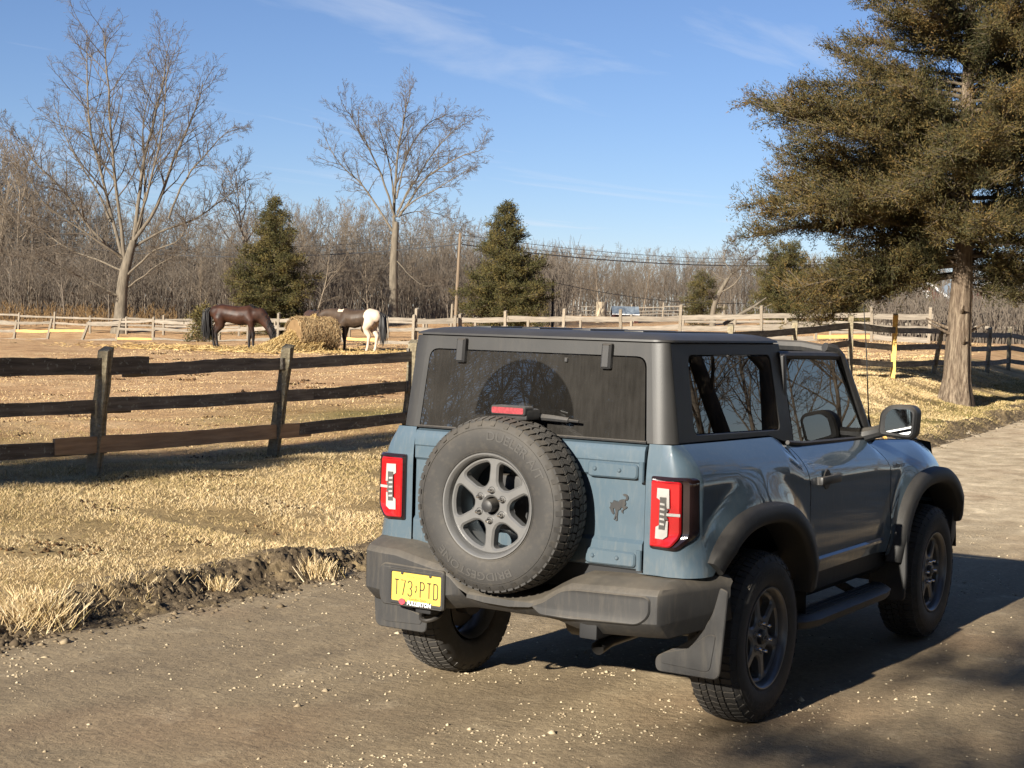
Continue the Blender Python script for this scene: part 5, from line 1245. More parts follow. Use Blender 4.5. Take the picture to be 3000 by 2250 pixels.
def glass_mat(name, tint, dustc=None):
    m = bpy.data.materials.new(name); m.use_nodes = True; nt = m.node_tree; n, l = nt.nodes, nt.links; n.clear()
    out = n.new('ShaderNodeOutputMaterial'); tr = n.new('ShaderNodeBsdfTransparent'); tr.inputs[0].default_value = rgba(tint)
    gl = n.new('ShaderNodeBsdfGlossy'); gl.inputs['Roughness'].default_value = 0.0; gl.inputs['Color'].default_value = (1, 1, 1, 1)
    fr = n.new('ShaderNodeFresnel'); fr.inputs['IOR'].default_value = 1.62
    mx = n.new('ShaderNodeMixShader'); l.new(fr.outputs[0], mx.inputs[0]); l.new(tr.outputs[0], mx.inputs[1]); l.new(gl.outputs[0], mx.inputs[2])
    res = mx.outputs[0]
    if dustc:                                  # dusty rear screen with the fan the wiper has cleaned
        df = n.new('ShaderNodeBsdfDiffuse'); tc_ = n.new('ShaderNodeTexCoord'); sp = n.new('ShaderNodeSeparateXYZ'); l.new(tc_.outputs['Object'], sp.inputs[0])
        dy = math_(n, l, 'SUBTRACT', sp.outputs[1], 0.03); dz = math_(n, l, 'SUBTRACT', sp.outputs[2], 1.415)
        r_ = math_(n, l, 'SQRT', math_(n, l, 'ADD', math_(n, l, 'MULTIPLY', dy, dy), math_(n, l, 'MULTIPLY', dz, dz)))
        wob = tex(n, l, 'Noise', 8, 3, 0.5)
        fan = math_(n, l, 'MULTIPLY', ramp(n, l, r_, [(0.268, 1.0), (0.274, 0.0)]), ramp(n, l, r_, [(0.066, 0.0), (0.072, 1.0)]))
        fan = math_(n, l, 'MULTIPLY', fan, ramp(n, l, math_(n, l, 'ADD', dz, 0.5), [(0.495, 0.0), (0.505, 1.0)]))
        st = tex(n, l, 'Noise', 60, 4, 0.6, mapping=(1, 1, 0.10)); cl = tex(n, l, 'Noise', 4, 4, 0.6)
        dust = math_(n, l, 'ADD', math_(n, l, 'MULTIPLY', st.outputs['Fac'], 0.30), math_(n, l, 'MULTIPLY', cl.outputs['Fac'], 0.40))
        fac = math_(n, l, 'MULTIPLY', dust, math_(n, l, 'SUBTRACT', 1.0, math_(n, l, 'MULTIPLY', fan, 0.60)), True)
        df.inputs[0].default_value = rgba(dustc)
        m2 = n.new('ShaderNodeMixShader'); l.new(fac, m2.inputs[0]); l.new(res, m2.inputs[1]); l.new(df.outputs[0], m2.inputs[2]); res = m2.outputs[0]
    l.new(res, out.inputs['Surface']); return m
M_PAINT = paint_mat()
M_TOP = plastic('moulded_hardtop_grey', (0.033, 0.0325, 0.032), 0.46, 0.06)
M_BUMP = plastic('bumper_plastic', (0.031, 0.030, 0.0295), 0.6, 0.2)
M_TRIM = plastic('black_trim', (0.028, 0.028, 0.029), 0.5, 0.15)
M_FLARE = plastic('flare_plastic', (0.026, 0.0257, 0.0255), 0.6, 0.06)
M_DARK = simple('interior_black', (0.012, 0.012, 0.013), 0.7)
M_SEAT = simple('seat_fabric', (0.030, 0.030, 0.032), 0.85, 0.2, 60, 0.2)
M_RUB = plastic('tyre_rubber', (0.034, 0.032, 0.030), 0.70, 0.16, 120)
M_TXT = simple('tyre_lettering', (0.055, 0.051, 0.046), 0.7)
M_RIM = simple('gunmetal_alloy', (0.20, 0.197, 0.193), 0.36, 0.08, 12, 0.0, metal=0.45)
M_NUT = simple('chrome_nut', (0.75, 0.72, 0.68), 0.12, metal=1.0)
M_DISC = simple('brake_iron', (0.10, 0.09, 0.085), 0.5, metal=0.7)
M_GLS = glass_mat('clear_car_glass', (0.78, 0.84, 0.82)); M_GLP = glass_mat('privacy_glass', (0.10, 0.11, 0.11)); M_GLR = glass_mat('dusty_rear_glass', (0.07, 0.065, 0.06), (0.070, 0.065, 0.059))
M_RED = simple('red_lens', (0.42, 0.010, 0.012), 0.12, coat=1.0, coatr=0.02)
M_WHT = simple('white_lens', (0.40, 0.385, 0.36), 0.18, coat=0.5)
M_LGR = simple('light_housing_black', (0.022, 0.012, 0.012), 0.12, coat=0.8)
M_YELP = simple('yellow_number_plate', (0.62, 0.44, 0.075), 0.45, 0.05, 30)
M_INK = simple('plate_ink', (0.05, 0.035, 0.02), 0.6)
M_INKY = simple('plate_ink_faded', (0.40, 0.27, 0.06), 0.6)
M_WTXT = simple('white_print', (0.85, 0.83, 0.80), 0.5); M_LOGO = simple('red_print', (0.62, 0.06, 0.08), 0.5)
M_STEEL = simple('dark_steel', (0.06, 0.055, 0.05), 0.45, metal=0.6)
M_MIRR = simple('mirror_glass', (0.7, 0.72, 0.74), 0.02, metal=1.0)
M_GREYB = simple('grey_lamp_bar', (0.085, 0.08, 0.075), 0.3)
M_BRK = simple('unlit_brake_lens', (0.30, 0.05, 0.06), 0.25, 0.3, 90, coat=0.5)

car = tag(empty('off_road_car', (0, 0, 0)), 'grey-blue two-door off-road car with a spare wheel parked on the gravel road', 'car')
def part(mb, name, mat, parent=car, smooth=35, weld=0.0): return mb.build(name, mat, parent, smooth, weld)

# ---- side sheet metal -----------------------------------------------------------
YS = ([3.02, 2.99, 2.93, 2.80, 2.5, 1.9, 0.66, -0.2, -0.58][::-1], [0.70, 0.77, 0.815, 0.85, 0.868, 0.874, 0.876, 0.874, 0.865][::-1])
ARX, ARZ, ARN, ARC = 0.600, 0.555, 2.5, 0.42
def arch(dx): return ARC + ARZ * (1 - min(1, abs(dx) / ARX) ** ARN) ** (1 / ARN)
def zlow(x, side):
    z = 0.578
    if x < -0.40: z = 0.757
    if abs(x) < ARX: z = max(z, arch(x))
    if abs(x - 2.55) < ARX: z = max(z, arch(x - 2.55))
    elif x > 2.6: z = 0.75
    return z
def zbelt(x): return float(np.interp(x, [-0.7, 0.40, 0.60, 0.75, 1.70, 1.95, 2.6, 2.95, 3.05], [1.336, 1.322, 1.274, 1.264, 1.250, 1.232, 1.205, 1.165, 1.12]))
def station(u):
    """u>=0: x along the side; u in (-1,0): round the rear corner; returns x,y,nx,ny"""
    if u >= 0:
        x = 3.02 - u; return x, float(np.interp(x, *YS)), 0.0, 1.0
def side_pt(st, z, zb):
    x, y, nx, ny = st; q = zb - z
    ins = 0.112 * max(0, 1 - q / 0.20) ** 2.2
    if z < 0.76: ins += 0.030 * ((0.76 - z) / 0.18) ** 2
    bul = 0.0
    for c in (0.0, 2.55):
        r_ = math.hypot((x - c) / 0.66, (z - ARC) / 0.62)
        if z > 0.5 and ny > 0.5: bul = max(bul, 0.036 * float(sstep(np.array((1.26 - r_) / 0.30))))
    crease = 0.006 * math.exp(-((z - 1.075) / 0.03) ** 2) if ny > 0.9 else 0
    return x + nx * (bul - ins * 0.22), y + ny * (bul - ins + crease * 0)
def corner_stations():
    S = []
    for k in range(1, 11):
        a = R(90 + 90 * k / 10); S.append((-0.58 + 0.12 * math.cos(a), 0.745 + 0.12 * math.sin(a), math.cos(a), math.sin(a)))
    S += [(-0.70, 0.70, -1, 0), (-0.70, 0.638, -1, 0)]
    return S
def sheet(xs, s, shear=None, extra=(), zl=None, rows=20):
    rings = []
    sts = [(x, float(np.interp(x, *YS)), 0.0, 1.0) for x in xs] + list(extra)
    for st in sts:
        zb = zbelt(st[0]); z0 = zl(st[0]) if zl else zlow(st[0], s)
        if len(rings) >= len(xs): z0 = 0.757
        ring = []
        for k in range(rows + 1):
            t = 1 - (1 - k / rows) ** 1.35; z = z0 + (zb - z0) * t
            x, y = side_pt(st, z, zb)
            if shear: x += shear(st[0], z)
            ring.append((x, s * y, z))
        # fold the sheet inwards at its lower edge so that it has a return
        ring.insert(0, (ring[0][0], ring[0][1] - s * 0.035, ring[0][2] + 0.004))
        rings.append(ring)
    return MB().loft(rings, False)
def shr_r(z): return -0.075 * max(0, min(1, (z - 1.0) / 0.28)) ** 1.6
def shr_f(z): return -0.19 * max(0, min(1, (z - 1.08) / 0.17)) ** 1.3 - 0.055 * max(0, min(1, (0.80 - z) / 0.2)) ** 2
XR, XF = 0.660, 1.888
def shear(x, z):
    wr = math.exp(-((x - XR) / 0.12) ** 2); wf = math.exp(-((x - XF) / 0.10) ** 2)
    return shr_r(z) * wr + shr_f(z) * wf
def dense(a, b, n): return list(np.linspace(a, b, n))
for s in (-1, 1):
    q = part(sheet(dense(XR - 0.004, 0.60, 4) + dense(0.595, -0.595, 60)[0:] , s, shear, corner_stations()), 'quarter_panel', M_PAINT)
    f_ = part(sheet(dense(3.02, 2.0, 52) + dense(1.985, XF + 0.004, 8), s, shear), 'front_fender', M_PAINT)
    d_ = part(sheet(dense(XF - 0.004, XR + 0.004, 40), s, shear, zl=lambda x: 0.60), 'door', M_PAINT)
    # pressed line low on the door
    hd = MB(); y = s * 0.895
    hd.box((0.875, y, 1.085), (0.27, 0.028, 0.044), bev=0.012); hd.box((0.76, y - s * 0.016, 1.085), (0.03, 0.03, 0.04)); hd.box((0.99, y - s * 0.016, 1.085), (0.03, 0.03, 0.04))
    part(hd, 'door_handle', M_TRIM, d_)
    hc = MB(); hc.lathe([(0.0, 0.004), (0.05, 0.004), (0.054, 0.0)], 20, Matrix.Translation((0.875, s * 0.876, 1.085)) @ Matrix.Rotation(-s * math.pi / 2, 4, 'X')); part(hc, 'handle_cup', M_TRIM, d_)
    cr = MB(); cr.loft([[(x, s * (0.868), 0.655), (x, s * 0.884, 0.662), (x, s * 0.884, 0.676), (x, s * 0.872, 0.688)] for x in (0.74, 1.1, 1.5, 1.78)], False); part(cr, 'door_moulding', M_PAINT, d_)
    # belt seal and door glass (tilted plane of the cabin side)
    def cab(x, z, o=0.0): return (x, s * (0.745 - 0.125 * (z - 1.338) + o), z)
    bs = MB(); bs.tube([(0.60, s * 0.764, 1.284), (0.80, s * 0.764, 1.268), (1.25, s * 0.763, 1.260), (1.78, s * 0.758, 1.250)], 0.012, 6); part(bs, 'belt_seal', M_TRIM, d_)
    ML = Matrix(((1, 0, 0, 0), (0, -0.125 * s, s, s * (0.745 + 0.125 * 1.338)), (0, 1, 0, 0), (0, 0, 0, 1)))   # (x,z,offset) -> cabin side plane
    gl = MB(); gl.plate(rpoly([(0.72, 1.262), (1.765, 1.243), (1.455, 1.695), (0.655, 1.705)], 0.02), [], -0.006, -0.001, ML); part(gl, 'window_glass', M_GLS, d_)
    # badge on the fender
# ---- badge script on the right and left fender
def text_mesh(body, size, bold=0.0, shear_=0.0, res=3):
    cu = bpy.data.curves.new('txt', 'FONT'); cu.body = body; cu.size = size; cu.align_x = 'CENTER'; cu.align_y = 'CENTER'; cu.resolution_u = res; cu.offset = bold; cu.shear = shear_
    ob = bpy.data.objects.new('txt', cu); COL.objects.link(ob); dg = bpy.context.evaluated_depsgraph_get(); me = bpy.data.meshes.new_from_object(ob.evaluated_get(dg))
    V = [tuple(v.co) for v in me.vertices]; F = [tuple(p.vertices) for p in me.polygons]
    bpy.data.objects.remove(ob); bpy.data.curves.remove(cu); bpy.data.meshes.remove(me); return V, F
TXT = {k: text_mesh(*a) for k, a in dict(bridgestone=('BRIDGESTONE', 0.052, 0.0006), dueler=('DUELER A/T', 0.058, 0.0006), nj=('New Jersey', 0.026, 0.0, 0.2), gs=('Garden State', 0.020, 0.0, 0.3), fullerton=('FULLERTON', 0.030, 0.0012, 0.15), badge=('Bronco', 0.05, 0.001, 0.2)).items()}
for s in (-1, 1):
    V, F = TXT['badge']; m = MB(); m.add([(2.03 - s * -1 * 0 + (p[0] if s < 0 else -p[0]), s * (side_pt((2.03, 0.8735, 0, 1), 1.075, zbelt(2.03))[1] + 0.006 + 0.30 * max(0, (p[0] if s < 0 else -p[0]) + 0.0) * 0.25), 1.085 + p[1] * 0.8) for p in V], F); part(m, 'script_badge', M_TRIM, smooth=0)

# ---- tailgate -------------------------------------------------------------------
tg = MB(); prof = [(1.330, -0.668), (1.322, -0.690), (1.300, -0.700), (1.252, -0.702), (1.246, -0.697), (1.190, -0.697), (1.178, -0.684), (0.905, -0.684), (0.888, -0.699), (0.800, -0.700), (0.776, -0.694), (0.766, -0.670)]
tg.loft([[(x + 0.02, y * 1.002, z) for z, x in prof] if abs(y) > 0.6285 else [(x, y, z) for z, x in prof] for y in (-0.629, -0.628, -0.35, 0, 0.35, 0.628, 0.629)], False)
gate = part(tg, 'tailgate', M_PAINT)
for zc, in ((1.212,), (0.818,)):
    h = MB(); h.plate(rpoly([(-0.345, zc - 0.038), (-0.345, zc + 0.034), (-0.60, zc + 0.030), (-0.60, zc - 0.036)], 0.02), [], 0.0, 0.016, Matrix(((0, 0, -1, -0.697), (1, 0, 0, 0), (0, 1, 0, 0), (0, 0, 0, 1))), 0.007)
    hg = part(h, 'hinge', M_PAINT, gate)
    k = MB(); k.tube([(-0.712, -0.622, zc - 0.045), (-0.712, -0.622, zc + 0.045)], 0.013, 10); part(k, 'hinge_knuckle', M_PAINT, hg)
    for yb in (-0.385, -0.51):
        b_ = MB(); b_.lathe([(0, 0.008), (0.006, 0.008), (0.010, 0.004), (0.011, 0)], 10, Matrix.Translation((-0.713, yb, zc)) @ Matrix.Rotation(-math.pi / 2, 4, 'Y')); part(b_, 'bolt', M_STEEL if zc > 5 else M_PAINT, hg)
# prancing emblem on the tailgate, outline followed from the photo (image axes), facing left
HP = [(232, 880), (262, 905), (270, 840), (285, 780), (262, 690), (285, 680), (320, 735), (360, 690), (415, 640), (430, 585), (455, 600), (480, 625), (510, 590), (525, 630), (560, 640), (590, 590), (605, 640), (660, 625), (740, 565), (830, 525), (920, 515), (975, 540), (1000, 500), (1040, 495), (1055, 440), (1010, 385), (940, 372), (890, 345), (895, 310), (960, 285), (1060, 300), (1130, 350), (1165, 420), (1150, 510), (1100, 540), (1025, 550), (1015, 600), (1045, 680), (1030, 740), (975, 780), (1040, 800), (1100, 795), (1125, 830), (1090, 865), (990, 925), (930, 965), (915, 1010), (930, 1100), (870, 1080), (820, 1000), (850, 960), (920, 920), (950, 880), (870, 880), (820, 840), (790, 920), (730, 970), (670, 975), (655, 1100), (640, 1260), (650, 1390), (600, 1435), (540, 1420), (590, 1370), (595, 1240), (570, 1240), (540, 1340), (500, 1390), (440, 1370), (490, 1320), (520, 1200), (545, 1060), (520, 960), (480, 910), (430, 920), (440, 1000), (475, 1120), (440, 1175), (380, 1150), (320, 1060), (270, 970), (228, 905)]
hs = 0.112 / 1150.0 * 1.12
hm = MB(); hm.plate([(-(-0.50 - (x - 700) * hs * 0.93) * -1, 1.043 - (y - 860) * hs) for x, y in HP], [], 0.0, 0.006, Matrix(((0, 0, -1, -0.684), (1, 0, 0, 0), (0, 1, 0, 0), (0, 0, 0, 1))), 0.0)
part(hm, 'horse_emblem', M_TRIM, gate, 0)

# ---- hardtop --------------------------------------------------------------------
ht = MB()
for s in (-1, 1):
    ML = Matrix(((1, 0, 0, 0), (0, -0.125 * s, s, s * (0.745 + 0.125 * 1.338)), (0, 1, 0, 0), (0, 0, 0, 1)))
    ht.plate([(-0.60, 1.338), (0.40, 1.326), (0.60, 1.285), (0.715, 1.272), (0.622, 1.783), (-0.605, 1.785)], [rpoly([(-0.434, 1.369), (0.551, 1.349), (0.491, 1.727), (-0.439, 1.731)], 0.04, 5)], -0.03, 0.0, ML, 0.003)
    ca = []
    for k in range(9):                                   # rounded rear corner between the rear face and the crease
        a = R(90 * k / 8); ring = []
        for (z, xr, yr, xc, yc) in ((1.338, -0.676, 0.655, -0.600, 0.745), (1.56, -0.655, 0.632, -0.602, 0.7173), (1.785, -0.634, 0.610, -0.605, 0.6891)):
            ring.append((xc + (xr - xc) * math.cos(a), s * (yr + (yc - yr) * math.sin(a)), z))
        ca.append(ring)
    ht.loft(ca, False)
MRr = Matrix(((0, 0.094, -1, -0.676 - 0.094 * 1.338), (1, 0, 0, 0), (0, 1, 0, 0), (0, 0, 0, 1)))       # (y,z,offset) -> rear face plane
ht.plate([(-0.655, 1.338), (0.655, 1.338), (0.610, 1.785), (-0.610, 1.785)], [rpoly([(-0.622, 1.343, 0.006), (0.622, 1.343, 0.006), (0.592, 1.722), (-0.592, 1.722)], 0.05, 5)], -0.03, 0.0, MRr, 0.0)
top = part(ht, 'hardtop', M_TOP, smooth=40)
def capring(z, yw, xr, xf, rr): return [(x, y, z) for x, y in rrect(xr, -yw, xf, yw, rr, 5)]
rc = MB(); rc.loft([capring(1.788, 0.680, -0.628, 0.622, 0.07), capring(1.789, 0.702, -0.650, 0.640, 0.08), capring(1.798, 0.700, -0.648, 0.636, 0.08), capring(1.812, 0.672, -0.612, 0.606, 0.09), capring(1.824, 0.615, -0.555, 0.560, 0.09), capring(1.829, 0.560, -0.50, 0.52, 0.09)], True)
rc.f.append(tuple(range(len(rc.v) - 24, len(rc.v))))
for yy in (-0.42, -0.14, 0.14, 0.42): rc.box((0.0, yy, 1.830), (0.90, 0.10, 0.010), bev=0.004)
part(rc, 'roof_cap', M_TOP, top, 40)
sm = MB(); sm.loft([capring(1.783, 0.684, -0.630, 0.618, 0.07), capring(1.792, 0.684, -0.630, 0.618, 0.07)], True); part(sm, 'roof_seal', M_DARK, top)
for s in (-1, 1):
    ML = Matrix(((1, 0, 0, 0), (0, -0.125 * s, s, s * (0.745 + 0.125 * 1.338)), (0, 1, 0, 0), (0, 0, 0, 1)))
    g = MB(); g.plate(rpoly([(-0.428, 1.375), (0.545, 1.355), (0.486, 1.721), (-0.433, 1.725)], 0.04, 5), [], -0.010, -0.004, ML); part(g, 'quarter_window', M_GLP, top)
g = MB(); g.plate(rpoly([(-0.615, 1.345, 0.006), (0.615, 1.345, 0.006), (0.587, 1.716), (-0.587, 1.716)], 0.05, 5), [], -0.006, 0.003, MRr); rg = part(g, 'rear_window', M_GLR, top)
se = MB(); se.tube([MRr @ Vector((-0.625, 1.342, 0.006)), MRr @ Vector((0.625, 1.342, 0.006))], 0.007, 6); part(se, 'window_seal', M_TRIM, top)
for yy in (-0.398, 0.398):
    b_ = MB(); b_.plate(rpoly([(yy - 0.025, 1.660), (yy + 0.025, 1.660), (yy + 0.025, 1.775), (yy - 0.025, 1.775)], 0.008), [], 0.0, 0.034, MRr, 0.010); part(b_, 'glass_hinge', M_TRIM, rg)
b_ = MB(); b_.plate(rrect(-0.19, 1.683, -0.175, 1.703, 0.003), [], 0.0, 0.014, MRr, 0.002); part(b_, 'latch_knob', M_TRIM, rg)
w = MB(); w.tube([(-0.715, -0.10, 1.425), (-0.720, -0.16, 1.424), (-0.720, -0.245, 1.420)], [0.016, 0.015, 0.012], 8); w.tube([(-0.718, -0.24, 1.420), (-0.716, -0.295, 1.417)], [0.008, 0.006], 6)
w.lathe([(0.0, 0.03), (0.03, 0.03), (0.035, 0)], 14, Matrix.Translation((-0.688, 0.03, 1.415)) @ Matrix.Rotation(-math.pi / 2, 4, 'Y')); w.tube([(-0.712, 0.03, 1.418), (-0.715, -0.12, 1.426)], [0.012, 0.015], 6)
part(w, 'wiper', M_TRIM, rg)

# ---- open front roof: pillars, header, rails, screen ----------------------------
fr = MB()
for s in (-1, 1):
    fr.tube([(1.86, s * 0.745, 1.235), (1.80, s * 0.742, 1.290), (1.62, s * 0.722, 1.52), (1.475, s * 0.697, 1.712), (1.42, s * 0.680, 1.752), (1.36, s * 0.65, 1.765)], [0.040, 0.034, 0.030, 0.030, 0.030, 0.026], 8)
    fr.tube([(0.60, s * 0.688, 1.725), (1.0, s * 0.690, 1.722), (1.44, s * 0.690, 1.716)], [0.022, 0.022, 0.024], 8)
    fr.box((0.66, s * 0.700, 1.50), (0.045, 0.045, 0.46), Matrix.Rotation(-0.15, 3, 'Y'), 0.008)
fr.tube([(1.43, -0.69, 1.735), (1.415, -0.5, 1.764), (1.40, 0, 1.772), (1.415, 0.5, 1.764), (1.43, 0.69, 1.735)], 0.032, 8)
fr.tube([(0.62, -0.66, 1.752), (0.62, 0.66, 1.752)], 0.028, 8)
wf = part(fr, 'windshield_frame', M_TRIM)
ws = MB(); ws.add([(1.84, -0.71, 1.25), (1.84, 0.71, 1.25), (1.455, 0.665, 1.735), (1.455, -0.665, 1.735), (1.87, 0, 1.25), (1.475, 0, 1.745)], [(0, 4, 5, 3), (4, 1, 2, 5)]); part(ws, 'windshield', M_GLS, wf)

# ---- hood, cowl, front --------------------------------------------------------
hd = MB(); rings = []
for x, z in ((1.80, 1.238), (1.90, 1.246), (2.2, 1.236), (2.6, 1.216), (2.85, 1.186), (2.95, 1.150), (3.0, 1.08), (3.02, 0.78)):
    zb = zbelt(x) if x < 2.96 else z
    rings.append([(x, y, z + (zb - z) * (abs(y) / 0.765) ** 3 + 0.02 * math.exp(-((abs(y) - 0.45) / 0.12) ** 2) * (x < 2.9)) for y in np.linspace(-0.765, 0.765, 25)])
hd.loft(rings, False); hood = part(hd, 'hood', M_PAINT)
for s in (-1, 1):
    t_ = MB(); t_.loft([[(x, s * (0.70 - 0.035), zbelt(x)), (x, s * (0.70 - 0.02), zbelt(x) + h), (x, s * (0.70 + 0.02), zbelt(x) + h), (x, s * (0.70 + 0.035), zbelt(x) - 0.01)] for x, h in ((2.55, 0.0), (2.60, 0.05), (2.74, 0.055), (2.80, 0.0))], False); part(t_, 'trail_sight', M_TRIM, hood)
fb = MB(); fb.loft([[(3.04, y, 0.74), (x1, y, 0.745), (x1 + 0.02, y, 0.70), (x1 + 0.01, y, 0.56), (x1 - 0.06, y, 0.50), (3.0, y, 0.50)] for y, x1 in ((-0.90, 3.10), (-0.86, 3.20), (-0.70, 3.27), (0, 3.30), (0.70, 3.27), (0.86, 3.20), (0.90, 3.10))], True, True); part(fb, 'front_bumper', M_BUMP)
an = MB(); an.tube([(1.97, -0.715, 1.215), (1.965, -0.712, 1.30), (1.955, -0.705, 1.36)], [0.011, 0.009, 0.006], 8); an.tube([(1.955, -0.705, 1.36), (1.945, -0.680, 1.75), (1.935, -0.657, 2.01)], [0.0045, 0.0035, 0.0025], 5); part(an, 'antenna', M_TRIM)

# ---- mirrors ---------------------------------------------------------------------
for s in (-1, 1):
    YM = Matrix(((0, 0, -1, 1.66), (s, 0, 0, 0), (0, 1, 0, 0), (0, 0, 0, 1)))
    out_ = [(0.865, 1.275, 0.03), (0.872, 1.405, 0.05), (0.925, 1.452, 0.04), (1.055, 1.452, 0.03), (1.085, 1.42, 0.03), (1.078, 1.29, 0.03), (1.05, 1.262, 0.03)]
    mm = MB(); O = rpoly(out_, 0.03); mm.plate(O, [], -0.085, 0.0, YM, 0.012)
    c0 = Vector((0.975, 1.36)); mm.loft([[YM @ Vector((p[0], p[1], -0.085)) for p in O], [YM @ Vector((c0.x + (p[0] - c0.x) * 0.8, c0.y + (p[1] - c0.y) * 0.8, -0.125)) for p in O]], True)
    mm.tube([(1.74, s * 0.74, 1.262), (1.74, s * 0.82, 1.285), (1.72, s * 0.90, 1.31)], [0.045, 0.036, 0.036], 10)
    mo = part(mm, 'side_mirror', M_TRIM)
    gi = rpoly([(0.905, 1.30, 0.02), (0.910, 1.395, 0.03), (0.945, 1.430, 0.03), (1.045, 1.430, 0.02), (1.062, 1.41, 0.02), (1.055, 1.30, 0.02), (1.04, 1.288, 0.02)], 0.02)
    mg = MB(); mg.plate(gi, [], 0.001, 0.004, YM); part(mg, 'mirror_glass', M_MIRR, mo)

# ---- wheels ----------------------------------------------------------------------
TP = [(0.232, 0.095), (0.238, 0.108), (0.246, 0.1160), (0.264, 0.122), (0.30, 0.1275), (0.335, 0.1262), (0.360, 0.119), (0.378, 0.110), (0.388, 0.101), (0.3945, 0.090), (0.3955, 0.06)]
def side_h(r_): return float(np.interp(r_, [p[0] for p in TP], [p[1] for p in TP]))
ty = MB(); ty.lathe(TP + [(r_, -h) for r_, h in TP[::-1]], 72, Matrix.Identity(4))
ty.lathe([(0.352, side_h(0.352) - 0.001), (0.353, side_h(0.353) + 0.003), (0.356, side_h(0.356) + 0.003), (0.357, side_h(0.357) - 0.001)], 72, Matrix.Identity(4))
ty.lathe([(0.246, side_h(0.246) - 0.001), (0.247, side_h(0.247) + 0.002), (0.250, side_h(0.250) + 0.002), (0.251, side_h(0.251) - 0.001)], 72, Matrix.Identity(4))
TYRE = ty.mesh('tyre', 30)
tr_ = MB(); NB = 66
def tblock(a0, a1, h0, h1, sk, r0=0.390, r1=0.4065, drop=0.0):
    P = []
    for rr, sh in ((r0, 1.0), (r1, 0.94)):
        for (a, h, kk) in ((a0, h0, 0), (a1, h0, 0), (a1, h1, 1), (a0, h1, 1)):
            am = (a0 + a1) / 2; a_ = am + (a - am) * sh + (sk if kk else 0)
            rq = rr - (drop if abs(h) > 0.10 else 0)
            P.append((rq * math.cos(a_), rq * math.sin(a_), h))
    tr_.add(P, [(4, 5, 6, 7), (0, 1, 5, 4), (1, 2, 6, 5), (2, 3, 7, 6), (3, 0, 4, 7)])
for k in range(NB):
    a = 2 * math.pi * k / NB; da = 2 * math.pi / NB
    for h0, h1, sk, ph, fill in ((-0.018, 0.018, 0.25, 0.0, 0.84), (0.024, 0.052, -0.3, 0.3, 0.82), (-0.052, -0.024, -0.3, 0.6, 0.82)):
        tblock(a + ph * da, a + (ph + fill) * da, h0, h1, sk * da)
    for sg in (1, -1):
        o_ = 0.15 if sg > 0 else 0.5
        tblock(a + o_ * da, a + (o_ + 0.74) * da, sg * 0.058, sg * 0.104, 0.12 * da, 0.380, 0.4055, 0.011)
        if k % 2 == 0: # side biters down the shoulder
            P = []
            for rr, hh in ((0.388, 0.099), (0.366, 0.1175)):
                for a_ in (a + (o_ + 0.05) * da, a + (o_ + 0.68) * da): P.append((rr * math.cos(a_), rr * math.sin(a_), sg * (hh + 0.0045)))
            for rr, hh in ((0.388, 0.093), (0.366, 0.112)):
                for a_ in (a + o_ * da, a + (o_ + 0.74) * da): P.append((rr * math.cos(a_), rr * math.sin(a_), sg * hh))
            tr_.add(P, [(0, 1, 3, 2), (0, 2, 6, 4), (1, 5, 7, 3), (0, 4, 5, 1), (2, 3, 7, 6)])
TREAD = tr_.mesh('tread', 0)
def ring_text(key, th, rm, stretch=1.0):
    V, F = TXT[key]; P = []
    for x, y, _ in V:
        r_ = rm + y; a = th - x * stretch / rm; P.append((r_ * math.cos(a), r_ * math.sin(a), side_h(r_) + 0.0022))
    return P, F
LETS = []
for key, th, st in (('dueler', R(62), 1.15), ('bridgestone', R(-98), 1.25)):
    P, F = ring_text(key, th, 0.318, st); lt = MB(); lt.add(P, F); LETS.append(lt.mesh('sidewall_lettering', 0))
# six-spoke rim
def wnd(c):
    P = []
    for r_, hw in ((0.094, 0.012), (0.108, 0.034), (0.150, 0.060), (0.172, 0.072)): P.append((r_, -hw))
    for k in range(5):
        a = R(-19.5 + 39 * k / 4); P.append((0.199 * math.cos(a), 0.199 * math.sin(a)))
    for r_, hw in ((0.172, 0.072), (0.150, 0.060), (0.108, 0.034), (0.094, 0.012)): P.append((r_, hw))
    P = rpoly(P, 0.008, 2); ca, sa = math.cos(c), math.sin(c)
    return [(x * ca - y * sa, x * sa + y * ca) for x, y in P]
def circ(r_, n=48): return [(r_ * math.cos(2 * math.pi * k / n), r_ * math.sin(2 * math.pi * k / n)) for k in range(n)]
def rim_mesh(hub_open):
    rm = MB(); rm.plate(circ(0.2235, 60), [wnd(R(60 * k)) for k in range(6)] + ([circ(0.040, 20)] if hub_open else []), 0.035, 0.082, None, 0.009)
    rm.lathe([(0.2200, 0.070), (0.2210, 0.098), (0.2270, 0.112), (0.2350, 0.1200), (0.2410, 0.1205), (0.2425, 0.112)], 60, Matrix.Identity(4))
    rm.lathe([(0.2205, 0.082), (0.210, 0.03), (0.198, -0.06), (0.215, -0.10), (0.225, -0.108)], 48, Matrix.Identity(4))
    return rm.mesh('rim', 40)
RIM, RIMO = rim_mesh(False), rim_mesh(True)
nt_ = MB(); nt_.lathe([(0.0, 0.030), (0.006, 0.029), (0.0095, 0.022), (0.0105, 0.0), (0.0115, -0.004)], 10, Matrix.Identity(4)); NUT = nt_.mesh('lug_nut', 40)
sk_ = MB(); sk_.lathe([(0.0175, 0.0008), (0.015, 0.0012)], 14, Matrix.Identity(4)); SOCK = sk_.mesh('lug_pocket', 0)
cp = MB(); cp.lathe([(0.0, 0.022), (0.026, 0.022), (0.034, 0.016), (0.037, 0.0)], 24, Matrix.Identity(4)); CAP = cp.mesh('centre_cap', 40)
